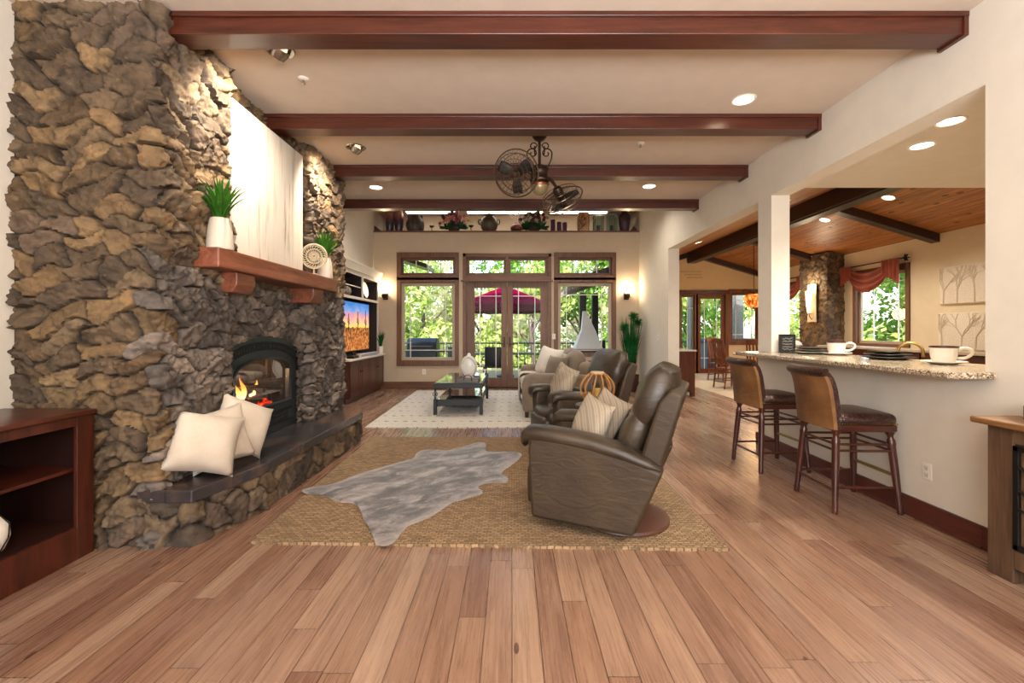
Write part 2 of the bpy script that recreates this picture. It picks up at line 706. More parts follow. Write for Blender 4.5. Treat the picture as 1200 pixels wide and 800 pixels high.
def hide_material():
    t = NT('cowhide')
    sp = t.n('Attribute', attribute_name='spine').outputs[2]
    ed = t.n('Attribute', attribute_name='rim').outputs[2]
    v = t.coord((1, 1, 1), (0, 0, R(-38)))
    n1 = t.noise(t.n('Mapping', {'Vector': v, 'Scale': (2.2, 4.5, 1)}), 1.6, 6, 0.65, 0.8)
    n2 = t.noise(t.n('Mapping', {'Vector': v, 'Scale': (22, 90, 1)}), 1.5, 3, 0.6)
    f = t.math('ADD', t.math('MULTIPLY', n1, 0.75), t.math('MULTIPLY', n2, 0.25))
    c = t.ramp(f, [(0.40, '221E1E'), (0.47, '48413F'), (0.54, '766E6C'), (0.64, 'A29A97')])
    s2 = t.math('MULTIPLY', sp, t.ramp(t.noise(v, 4.5, 3), [(0.42, (0, 0, 0, 1)), (0.56, (1, 1, 1, 1))]))
    c = t.mix(t.math('MULTIPLY', s2, 0.7), c, lin('C8C0BA'))
    c = t.mix(t.math('MULTIPLY', ed, 0.5), c, lin('BCB2AC'))
    t.bsdf(c, 0.6, 0, t.bump(n2, 0.4, 0.004), Sheen_Weight=0.3)
    return t.mat


def leather(name, c1, c2, c3, rough=0.38):
    t = NT(name)
    v = t.coord()
    n1 = t.noise(v, 3.2, 5, 0.6)
    vo = t.n('TexVoronoi', {'Vector': v, 'Scale': 230}, feature='DISTANCE_TO_EDGE')
    wr = t.noise(t.n('Mapping', {'Vector': v, 'Scale': (3, 3, 9)}), 2.2, 4, 0.55, 1.0)
    h = t.math('ADD', t.math('MULTIPLY', vo.outputs[0], 0.12), wr)
    t.bsdf(t.ramp(n1, [(0.3, c1), (0.5, c2), (0.72, c3)]), rough, 0, t.bump(h, 0.28, 0.02))
    return t.mat


def basket_leather():
    t = NT('woven_leather')
    v = t.coord()
    ck = t.n('TexVoronoi', {'Vector': v, 'Scale': 75}, feature='F1')
    c = t.ramp(ck.outputs[0], [(0.1, '5A3424'), (0.5, '2C1712'), (0.9, '120A09')])
    t.bsdf(c, 0.28, 0, t.bump(ck.outputs[0], 0.6, 0.006))
    return t.mat


def streak_canvas():
    t = NT('streaked_canvas')
    v = t.coord((1, 5.5, 0.55))
    n1 = t.noise(v, 1.25, 6, 0.6, 0.7)
    n2 = t.noise(t.coord((1, 16, 1.0)), 1.2, 5, 0.6, 0.5)
    n3 = t.noise(t.coord((1, 2.6, 0.9)), 1.0, 3, 0.5)
    c = t.ramp(n1, [(0.30, '8E8A84'), (0.37, 'BFB6A6'), (0.45, 'DAD2C4'), (0.7, 'E0D8CC')])
    st = t.math('MULTIPLY', t.ramp(n2, [(0.56, (0, 0, 0, 1)), (0.68, (1, 1, 1, 1))]), t.ramp(n3, [(0.45, (0, 0, 0, 1)), (0.6, (1, 1, 1, 1))]))
    c = t.mix(t.math('MULTIPLY', st, 0.8), c, lin('8A7450'))
    t.bsdf(c, 0.7, 0, t.bump(n2, 0.15, 0.004))
    return t.mat


def screen_material():
    """the desert picture shown on the television: sky, far bushes, ground"""
    t = NT('screen_desert_picture')
    sep = t.n('SeparateXYZ', {0: t.n('TexCoord').outputs['Object']})
    y, z = sep.outputs[1], sep.outputs[2]
    v = t.coord()
    cl = t.noise(t.n('Mapping', {'Vector': v, 'Scale': (1, 1.4, 3)}), 1.8, 5, 0.6)
    zz = t.math('ADD', z, t.math('MULTIPLY', t.math('SUBTRACT', cl, 0.5), 0.35))
    sky = t.ramp(t.math('DIVIDE', zz, 0.9), [(0.50, 'F6C25A'), (0.60, 'F0B48C'), (0.72, 'D88E8E'), (0.85, '6E93C8'), (1.0, '3E74B8')])
    gn = t.noise(v, 15, 5, 0.7)
    gr = t.ramp(gn, [(0.3, '3A3418'), (0.45, '8A4A22'), (0.58, 'D8884A'), (0.72, '9A9440')])
    hz = t.math('ADD', 0.44, t.math('MULTIPLY', t.math('SUBTRACT', t.noise(v, 9, 3), 0.5), 0.10))
    below = t.math('LESS_THAN', z, hz)
    bush = t.math('GREATER_THAN', t.math('ADD', t.noise(v, 11, 4), t.math('MULTIPLY', z, 0.35)), 0.66)
    gr = t.mix(t.math('MULTIPLY', bush, 0.7), gr, lin('2E3018'))
    c = t.mix(below, sky, gr)
    e = t.n('Emission', {'Color': c, 'Strength': 0.85})
    g = t.n('BsdfGlossy', {'Color': (1, 1, 1, 1), 'Roughness': 0.1})
    mx = t.n('MixShader', {0: 0.03, 1: e, 2: g})
    t.t.links.new(mx.outputs[0], t.out.inputs[0])
    return t.mat


def leaf_material(name, c1, c2, c3, trans=0.5):
    t = NT(name)
    v = t.coord(which='Object')
    col = t.ramp(t.noise(v, 2.6, 4, 0.7), [(0.3, c1), (0.5, c2), (0.7, c3)])
    d = t.n('BsdfDiffuse', {'Color': col})
    tr = t.n('BsdfTranslucent', {'Color': col})
    mx = t.n('MixShader', {0: trans, 1: d, 2: tr})
    t.t.links.new(mx.outputs[0], t.out.inputs[0])
    return t.mat


def flame_material():
    t = NT('flame')
    sep = t.n('SeparateXYZ', {0: t.n('TexCoord').outputs['Object']})
    c = t.ramp(t.math('MULTIPLY', sep.outputs[2], 3.6), [(0.0, 'FFD9A0'), (0.4, 'FF9838'), (0.9, 'E0380C')])
    e = t.n('Emission', {'Color': c, 'Strength': 2.2})
    t.t.links.new(e.outputs[0], t.out.inputs[0])
    return t.mat


def ember_material():
    t = NT('embers')
    n = t.noise(t.coord(), 34, 4, 0.7)
    c = t.ramp(n, [(0.38, '200404'), (0.5, 'C01808'), (0.62, 'FF5A20'), (0.72, 'FFD090')])
    e = t.n('Emission', {'Color': c, 'Strength': 1.6})
    t.t.links.new(e.outputs[0], t.out.inputs[0])
    return t.mat


M_FLOOR = plank_floor()
M_TILE = None
M_PINE = pine_planks()
M_STONE = stone_material('field_stone')
M_SLATE = slate_material()
M_GRANITE = granite_material()
M_JUTE = jute_material()
M_RUG = rug_material()
M_HIDE = hide_material()
M_LEATHER = leather('taupe_leather', '2A231B', '3A3026', '4C4032', 0.32)
M_SIDE = leather('taupe_leather_side', '2E2216', '3A2C1C', '463622', 0.55)
M_WOVEN = basket_leather()
M_TAN = leather('tan_leather', '553520', '75502E', '8E663E', 0.45)
M_CANVAS = streak_canvas()
M_WALL = plain('cream_plaster', 'DAD3C6', 0.85, var=0.03, bump=0.05, bs=90)
M_WARM = plain('warm_plaster', 'D2B48A', 0.85, var=0.03, bump=0.05, bs=90)
M_CEIL = plain('ceiling_plaster', 'CFC0AF', 0.9, var=0.03, bump=0.05, bs=120)
M_BEAM = wood('beam_wood', '2C1109', '481E10', '5E2C1A', axis=0, rough=0.35, coat=0.2)
M_DARKBEAM = wood('dark_beam_wood', '20120C', '32201A', '44302A', axis=1, rough=0.4)
M_TRIM = wood('trim_wood', '4A2E1E', '6A4630', '7E563C', axis=2, rough=0.45)
M_TRIMH = wood('trim_wood_across', '4A2E1E', '6A4630', '7E563C', axis=0, rough=0.45)
M_BASE = wood('baseboard_wood', '3A1812', '54261C', '6A3626', axis=1, rough=0.35, coat=0.2)
M_CHERRY = wood('cherry_wood', '30120A', '4A1F12', '5E2C1C', axis=2, rough=0.35, coat=0.2)
M_CHERRYY = wood('cherry_wood_along', '30120A', '4A1F12', '5E2C1C', axis=1, rough=0.35, coat=0.2)
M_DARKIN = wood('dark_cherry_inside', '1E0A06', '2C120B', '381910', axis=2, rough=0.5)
M_MANTEL = wood('mantel_wood', '4A2010', '7C4630', '9A604A', axis=1, rough=0.4, bump=0.3)
M_STOOL = wood('stool_wood', '2A100A', '421C12', '56281A', axis=2, rough=0.3, coat=0.3)
M_CHAIR = wood('oak_chair_wood', '4A2410', '6E3A1C', '8A5028', axis=2, rough=0.4)
M_RUSTIC = wood('rustic_wood', '3A281A', '5C4430', '7A5E44', axis=2, rough=0.6, bump=0.3)
M_RUSTICT = wood('rustic_top_wood', '5A3A20', '8A6038', 'A67C4C', axis=1, rough=0.45, bump=0.2)
M_IRON = plain('dark_iron', '2E2C2C', 0.45, 0.8, var=0.1)
M_BLACK = plain('black_painted_metal', '1C1D1E', 0.4, 0.3, var=0.1)
M_BRONZE = plain('aged_bronze', '3A2C22', 0.42, 0.8, var=0.25, vs=30)
M_COPPER = plain('copper', '9A5A3A', 0.3, 0.9, var=0.1)
M_NICKEL = plain('brushed_nickel', 'B8B0A4', 0.25, 0.95, var=0.05)
M_BRASS = plain('worn_brass', 'A88A50', 0.3, 0.9, var=0.1)
M_WHITE = plain('white_enamel', 'E6E1D8', 0.4, var=0.03)
M_CREAMCAB = plain('cream_cabinet_paint', 'DED6CA', 0.45, var=0.04)
M_LINEN = fabric('cream_linen', 'BFB09E', 'D6C9B8', 260, bump=0.3)
M_WHITELINEN = fabric('white_linen', 'D8D0C6', 'EEE7DE', 260, bump=0.3)
M_SOFA = fabric('taupe_chenille', '6E6254', '8C7E6E', 180)
M_SEATPAD = fabric('pale_chenille', 'A39685', 'BDB1A0', 180)
M_STRIPE = None
M_GLASS = glass_mat('window_glass', 'FFFFFF', 0.006)
M_CLEAR = glass_mat('clear_glass', 'F4F8F6', 0.03)
M_BULB = emit('lamp_bulb', 'FFE9C4', 9.0)
M_STRIPLAMP = emit('strip_lamp', 'FFF2DC', 6.0)
M_SHADEGLOW = emit('sconce_shade_glow', 'FFD9A0', 2.6)
M_DARK = plain('dull_black', '0C0B0A', 0.8, var=0)  # near-black for outlet slots and candle wicks


def stripe_fabric():
    t = NT('striped_linen')
    v = t.coord()
    w = t.n('TexWave', {'Vector': v, 'Scale': 9.0, 'Distortion': 0.6, 'Detail': 2.0}, wave_type='BANDS', bands_direction='X')
    n = t.noise(v, 240, 2)
    c = t.ramp(w.outputs[0], [(0.2, 'A3937F'), (0.5, 'C2B49F'), (0.8, '8E7F6C')])
    c = t.mix(0.3, c, t.ramp(n, [(0.3, '8A7C6A'), (0.7, 'D8CCBA')]))
    t.bsdf(c, 0.95, 0, t.bump(n, 0.3, 0.003))
    return t.mat


M_STRIPE = stripe_fabric()


def tile_material():
    t = NT('pale_tile')
    v = t.coord(rot=(0, 0, R(45)))
    bk = t.n('TexBrick', {'Vector': v, 'Scale': 1.0, 'Color1': lin('C8B69C'), 'Color2': lin('BCA88C'), 'Mortar': lin('9A8A74'),
                          'Mortar Size': 0.006, 'Brick Width': 0.45, 'Row Height': 0.45}, offset=0.0)
    c = t.mix(0.3, bk.outputs[0], t.ramp(t.noise(v, 5, 5), [(0.3, 'AE9A7E'), (0.7, 'DCCCB4')]))
    t.bsdf(c, 0.35)
    return t.mat


M_TILE = tile_material()

# ------------------------------------------------------------------ the setting
XR = 2.85            # living-room face of the right wall
XRK = 3.05           # its kitchen face
YB = 10.2            # wall with the garden windows
CZ = 3.31            # living-room ceiling
UZ = 4.05            # raised ceiling over the far end
XN = 7.6             # kitchen's far side wall
YN = 13.8            # breakfast room's far wall


def slope(x):
    return 3.68 - 0.301 * (x - 5.44) if x >= 5.44 else 3.68 - 0.301 * (5.44 - x)


m = MB()
m.box((-3.7, -3.6, -0.1), (4.25, 10.4, 0))
m.box((3.0, 10.4, -0.1), (4.25, 14.0, 0))
struct(m.build('floor', M_FLOOR))
m = MB()
m.box((4.25, -0.2, -0.1), (7.8, 14.0, 0.0))
struct(m.build('floor_tile', M_TILE))

m = MB()
m.box((-3.7, -3.6, CZ), (XR, 7.12, CZ + 0.1))
m.box((-3.7, 7.12, CZ + 0.1), (XR, 7.2, UZ + 0.1))
m.box((-3.7, 7.2, UZ), (XR, 11.1, UZ + 0.1))
struct(m.build('ceiling', M_CEIL))

m = MB()                                       # kitchen soffit
m.box((XRK, -0.2, 2.95), (XN, 5.22, 3.05))
m.box((XRK, 5.14, 3.05), (XN, 5.22, 3.8))
struct(m.build('ceiling_soffit', M_WALL))
m = MB()                                       # vaulted pine ceiling
xl, xr = XRK - 0.05, XN + 0.1
m.prism([(xl, slope(xl)), (5.44, 3.68), (xr, slope(xr)), (xr, slope(xr) + 0.1), (5.44, 3.78), (xl, slope(xl) + 0.1)], 'y', 5.2, YN + 0.1)
struct(m.build('ceiling_pine', M_PINE))

# left wall with the alcove that holds the media cabinet
m = MB()
m.box((-3.15, -3.6, 0), (-3.04, 2.78, CZ))
m.box((-3.75, 2.78, 0), (-3.6, 11.1, UZ))
m.box((-3.6, 5.84, 0), (-3.1, 7.72, UZ))
m.box((-3.6, 10.12, 0), (-3.1, YB, UZ))
m.box((-3.6, 7.72, 2.52), (-3.1, 10.12, UZ))
m.box((-3.6, YB, 0), (-3.1, 11.1, UZ))
struct(m.build('wall_left', M_WALL))

# right wall: solid by the camera, opening over the bar, column, second opening, far stretch
m = MB()
m.box((XR, -3.6, 0), (XRK, 2.74, UZ))
m.box((XR, 2.74, 2.80), (XRK, 5.0, UZ))
m.box((XR, 5.27, 2.80), (XRK, 8.3, UZ))
m.box((XR, 8.3, 0), (XRK, 11.1, UZ))
m.box((XR, 5.0, 1.074), (XRK, 5.27, UZ))
m.box((XR, 2.74, 0), (XRK, 5.27, 1.03))
struct(m.build('wall_right', M_WALL))

# back wall under the display ledge, with the window and door openings cut out
OPN = [(-2.52, -1.25, 0.60, 2.96), (-1.04, 0.82, 0.0, 2.96), (1.00, 2.27, 0.60, 2.96)]
m = MB()
edges = [-3.1] + [v for o in OPN for v in o[:2]] + [XR]
for i in range(0, len(edges), 2):
    m.box((edges[i], YB, 0), (edges[i + 1], YB + 0.16, 3.50))
for (a, b, z0, z1) in OPN:
    m.box((a, YB, z1), (b, YB + 0.16, 3.50))
    if z0 > 0:
        m.box((a, YB, 0), (b, YB + 0.16, z0))
m.box((-3.1, YB + 0.16, 3.40), (XR, 11.0, 3.50))
m.box((-3.1, 10.95, 3.50), (XR, 11.1, UZ))
struct(m.build('wall_back', plain('tan_plaster', 'C2B098', 0.85, var=0.03, bump=0.05, bs=90)))
m = MB()
m.box((-3.1, YB - 0.03, 3.50), (XR, 11.0, 3.535))
struct(m.build('trim_ledge', M_TRIMH, bevel=0.006))

# unseen wall behind the camera, two large openings added to let sky light in
m = MB()
for (a, b) in ((-3.15, -2.8), (-0.6, 0.4), (2.4, XRK)):
    m.box((a, -3.75, 0), (b, -3.6, CZ + 0.1))
m.box((-2.8, -3.75, 2.9), (2.4, -3.6, CZ + 0.1))
m.box((-2.8, -3.75, 0), (2.4, -3.6, 0.5))
struct(m.build('wall_front', M_WALL))

# breakfast room and kitchen shell
NOP = [(5.08, 6.50, 0.0, 2.50), (6.62, 7.5, 0.95, 2.46)]
m = MB()
xs = [XRK, 5.08, 6.50, 6.62, 7.5, XN + 0.1]
for i in range(0, 6, 2):
    m.box((xs[i], YN, 0), (xs[i + 1], YN + 0.16, 2.95))
for (a, b, z0, z1) in NOP:
    m.box((a, YN, z1), (b, YN + 0.16, 2.95))
    if z0:
        m.box((a, YN, 0), (b, YN + 0.16, z0))
m.prism([(XRK - 0.05, 2.95), (XN + 0.1, 2.95), (XN + 0.1, slope(XN + 0.1)), (5.44, 3.7), (XRK - 0.05, slope(XRK - 0.05))], 'y', YN, YN + 0.16)
struct(m.build('wall_nook', M_WARM))
W1 = (8.74, 10.06, 1.0, 2.52)
W2 = (11.6, 12.9, 1.0, 2.52)
m = MB()
ys = [-0.2, W1[0], W1[1], W2[0], W2[1], YN + 0.1]
for i in range(0, 6, 2):
    m.box((XN, ys[i], 0), (XN + 0.15, ys[i + 1], 3.1))
for (a, b, z0, z1) in (W1, W2):
    m.box((XN, a, 0), (XN + 0.15, b, z0))
    m.box((XN, a, z1), (XN + 0.15, b, 3.1))
m.box((XRK, -0.3, 0), (XN + 0.15, -0.2, 3.1))
struct(m.build('wall_kitchen', plain('kitchen_plaster', 'DCCCAC', 0.85, var=0.03, bump=0.05, bs=90)))
m = MB()
m.box((XRK, YB + 0.9, 0), (XRK + 0.1, YN + 0.1, UZ))
struct(m.build('wall_nook_side', M_WARM))

# baseboards
m = MB()
m.box((XR - 0.02, 2.74, 0), (XR, 5.27, 0.14))
m.box((XR - 0.026, 2.74, 0), (XR, 5.27, 0.02))
m.box((XR - 0.02, -3.6, 0), (XR, 2.74, 0.14))
m.box((XR - 0.02, 5.27, 0), (XRK, 5.29, 0.14))
m.box((XR - 0.02, 8.28, 0), (XR, YB, 0.14))
m.box((XR - 0.02, 8.28, 0), (XRK, 8.3, 0.14))
struct(m.build('baseboard_right', M_BASE, bevel=0.005))
m = MB()
for a, b in ((-3.1, -1.1), (0.88, XR)):
    m.box((a, YB - 0.02, 0), (b, YB, 0.16))
struct(m.build('baseboard_back', M_TRIMH, bevel=0.005))

# ceiling beams of the living room
for k, (y, xa) in enumerate(((2.85, -2.30), (4.20, -2.40), (5.50, -2.30), (6.95, -3.10))):
    m = MB()
    m.box((xa, y, CZ - 0.135), (XR, y + 0.16, CZ))
    m.box((xa, y - 0.018, CZ - 0.032), (XR, y + 0.178, CZ))
    m.box((XR - 0.03, y - 0.014, CZ - 0.15), (XR, y + 0.174, CZ))
    struct(m.build('ceiling_beam', M_BEAM, bevel=0.004))

# dark ridge beam and rafters of the pine ceiling
m = MB()
m.box((5.30, 5.25, 3.36), (5.58, YN, 3.66))
m.box((5.32, 5.25, 3.325), (5.56, YN, 3.362))
struct(m.build('ceiling_beam_ridge', M_DARKBEAM, bevel=0.008))
for y in (8.08, 10.98, YN - 0.14):
    m = MB()
    a, b = 5.5, XN
    m.prism([(a, slope(a)), (b, slope(b)), (b, slope(b) - 0.15), (a, slope(a) - 0.15)], 'y', y, y + 0.17)
    struct(m.build('ceiling_beam_rafter', M_DARKBEAM, bevel=0.006))
m = MB()
a, b = XRK, 5.4
m.prism([(a, slope(a)), (b, slope(b)), (b, slope(b) - 0.15), (a, slope(a) - 0.15)], 'y', YN - 0.14, YN)
struct(m.build('ceiling_beam_rafter', M_DARKBEAM, bevel=0.006))

# ------------------------------------------------------------------ windows and doors
def opening(name, x0, x1, z0, z1, y, bars_v, bars_h, axis='x', fw=0.075, depth=0.14, mats=None, casing=0.09, glass_inset=0.05, sash=None):
    """framed, glazed unit filling an opening; axis tells which way it runs. returns the structure root (the frame)"""
    T, TH = mats or (M_TRIM, M_TRIMH)
    S = sash or T

    def P(m, a, b, lo, hi, d0, d1):
        if axis == 'x':
            m.box((a, y + d0, lo), (b, y + d1, hi))
        else:
            m.box((y + d0, a, lo), (y + d1, b, hi))
    m = MB()
    if casing:
        P(m, x0 - casing + 0.03, x0 + 0.03, z0 - (casing if z0 > 0.05 else 0), z1 + casing, -0.03, 0)
        P(m, x1 - 0.03, x1 + casing - 0.03, z0 - (casing if z0 > 0.05 else 0), z1 + casing, -0.03, 0)
        P(m, x0 - casing + 0.03, x1 + casing - 0.03, z1 - 0.02, z1 + casing, -0.034, 0)
        if z0 > 0.05:
            P(m, x0 - casing + 0.03, x1 + casing - 0.03, z0 - casing, z0 + 0.02, -0.034, 0)
    P(m, x0, x0 + 0.03, z0, z1, 0, depth)
    P(m, x1 - 0.03, x1, z0, z1, 0, depth)
    P(m, x0, x1, z1 - 0.03, z1, 0, depth)
    P(m, x0, x1, z0, z0 + 0.03, 0, depth)
    root = struct(m.build(name, T, bevel=0.004))
    m = MB()
    a, b, lo, hi = x0 + 0.03, x1 - 0.03, z0 + 0.03, z1 - 0.03
    P(m, a, a + fw, lo, hi, glass_inset, glass_inset + 0.05)
    P(m, b - fw, b, lo, hi, glass_inset, glass_inset + 0.05)
    P(m, a + fw, b - fw, lo, lo + fw, glass_inset, glass_inset + 0.05)
    P(m, a + fw, b - fw, hi - fw, hi, glass_inset, glass_inset + 0.05)
    m.build('sash', S, root, bevel=0.004)
    m = MB()
    P(m, a + fw, b - fw, lo + fw, hi - fw, glass_inset + 0.022, glass_inset + 0.028)
    m.build('pane', M_GLASS, root)
    if bars_v or bars_h:
        m = MB()
        for t in bars_v:
            c = a + fw + (b - a - 2 * fw) * t
            P(m, c - 0.008, c + 0.008, lo + fw, hi - fw, glass_inset + 0.014, glass_inset + 0.036)
        for t in bars_h:
            c = lo + fw + (hi - lo - 2 * fw) * t
            P(m, a + fw, b - fw, c - 0.008, c + 0.008, glass_inset + 0.014, glass_inset + 0.036)
        m.build('grid_bars', M_WHITE, root)
    return root


M_ALMOND = plain('almond_sash', 'B8A892', 0.5, var=0.04)
for i, (a, b) in enumerate(((-2.52, -1.25), (1.00, 2.27))):
    opening('window_%d' % (2 * i + 1), a, b, 2.52, 2.96, YB, (0.25, 0.5, 0.75), (), fw=0.05, sash=M_TRIMH)
    opening('window_%d' % (2 * i + 2), a, b, 0.60, 2.40, YB, (0.12, 0.86), (0.1, 0.88), fw=0.07, sash=M_ALMOND)
    m = MB()
    m.box((a - 0.02, YB - 0.02, 2.40), (b + 0.02, YB + 0.14, 2.52))
    struct(m.build('trim_%d' % (i + 1), M_TRIMH, bevel=0.005))
for i, (a, b) in enumerate(((-1.04, -0.11), (-0.11, 0.82))):
    opening('window_%d' % (5 + i), a, b, 2.52, 2.96, YB, (0.33, 0.66), (), fw=0.05, casing=0, sash=M_TRIMH)
m = MB()
m.box((-1.10, YB - 0.03, 2.95), (0.88, YB, 3.03))
m.box((-1.10, YB - 0.03, 0), (-1.03, YB, 3.03))
m.box((0.81, YB - 0.03, 0), (0.88, YB, 3.03))
m.box((-1.10, YB - 0.035, 2.40), (0.88, YB + 0.14, 2.52))
m.box((-1.14, YB - 0.05, 2.395), (0.92, YB, 2.43))
m.box((-0.145, YB - 0.02, 2.52), (-0.075, YB, 2.96))
struct(m.build('trim_3', M_TRIMH, bevel=0.005))
m = MB()
m.box((-1.04, YB, 0.0), (0.82, YB + 0.14, 0.025))
struct(m.build('trim_4', M_BRONZE))


def french_door(name, a, b, hinge):
    m = MB()
    y0, y1 = YB + 0.04, YB + 0.09
    z0, z1 = 0.03, 2.40
    sl, sr = (0.19, 0.13) if hinge < 0 else (0.13, 0.17)
    m.box((a, y0, z0), (a + sl, y1, z1))
    m.box((b - sr, y0, z0), (b, y1, z1))
    m.box((a + sl, y0, z0), (b - sr, y1, 0.24))
    m.box((a + sl, y0, 2.26), (b - sr, y1, z1))
    d = struct(m.build(name, M_TRIM, bevel=0.006))
    m = MB()
    m.box((a + sl, y0 + 0.02, 0.24), (b - sr, y0 + 0.026, 2.26))
    m.build('pane', M_GLASS, d)
    m = MB()
    for t in (0.2, 0.8):
        c = a + sl + (b - sr - a - sl) * t
        m.box((c - 0.008, y0 + 0.01, 0.24), (c + 0.008, y0 + 0.034, 2.26))
    for z in (0.42, 2.08):
        m.box((a + sl, y0 + 0.01, z - 0.008), (b - sr, y0 + 0.034, z + 0.008))
    m.build('grid_bars', M_WHITE, d)
    m = MB()
    hx = b - 0.06 if hinge < 0 else a + 0.06
    m.box((hx - 0.02, y0 - 0.012, 0.93), (hx + 0.02, y0, 1.16))
    m.tube([(hx, y0 - 0.01, 1.0), (hx, y0 - 0.05, 1.0), (hx - 0.1 * -hinge, y0 - 0.05, 1.0)], 0.009, 8)
    m.build('handle', M_BRONZE, d, smooth=True)


french_door('door_1', -1.03, -0.112, -1)
french_door('door_2', -0.108, 0.81, 1)

# breakfast room: glazed door with sidelight, and a window
CH = (M_CHAIR, M_CHAIR)
opening('window_7', 5.08, 5.60, 0.0, 2.40, YN, (0.5,), (0.1, 0.85), fw=0.06, mats=CH)
opening('door_3', 5.60, 6.50, 0.0, 2.40, YN, (0.2, 0.8), (0.15, 0.9), fw=0.11, mats=CH)
m = MB()
m.box((5.0, YN - 0.06, 2.40), (6.58, YN, 2.52))
struct(m.build('trim_5', M_CHERRY, bevel=0.006))
opening('window_8', 6.62, 7.5, 0.95, 2.46, YN, (0.15, 0.85), (0.1, 0.88), fw=0.06, mats=CH)
opening('window_9', W1[0], W1[1], W1[2], W1[3], XN, (0.18, 0.72), (0.9,), axis='y', fw=0.06, sash=M_ALMOND)
opening('window_10', W2[0], W2[1], W2[2], W2[3], XN, (0.18, 0.82), (0.9,), axis='y', fw=0.06, sash=M_ALMOND)

# ------------------------------------------------------------------ stonework
STONE_COL = [lin(c) for c in ('665138', '715A3C', '594632', '786244', '5C4E3F', '52463B', '6A5C4A', '765E40', '4C4036', '5E5048', '7A664A', '564738')]


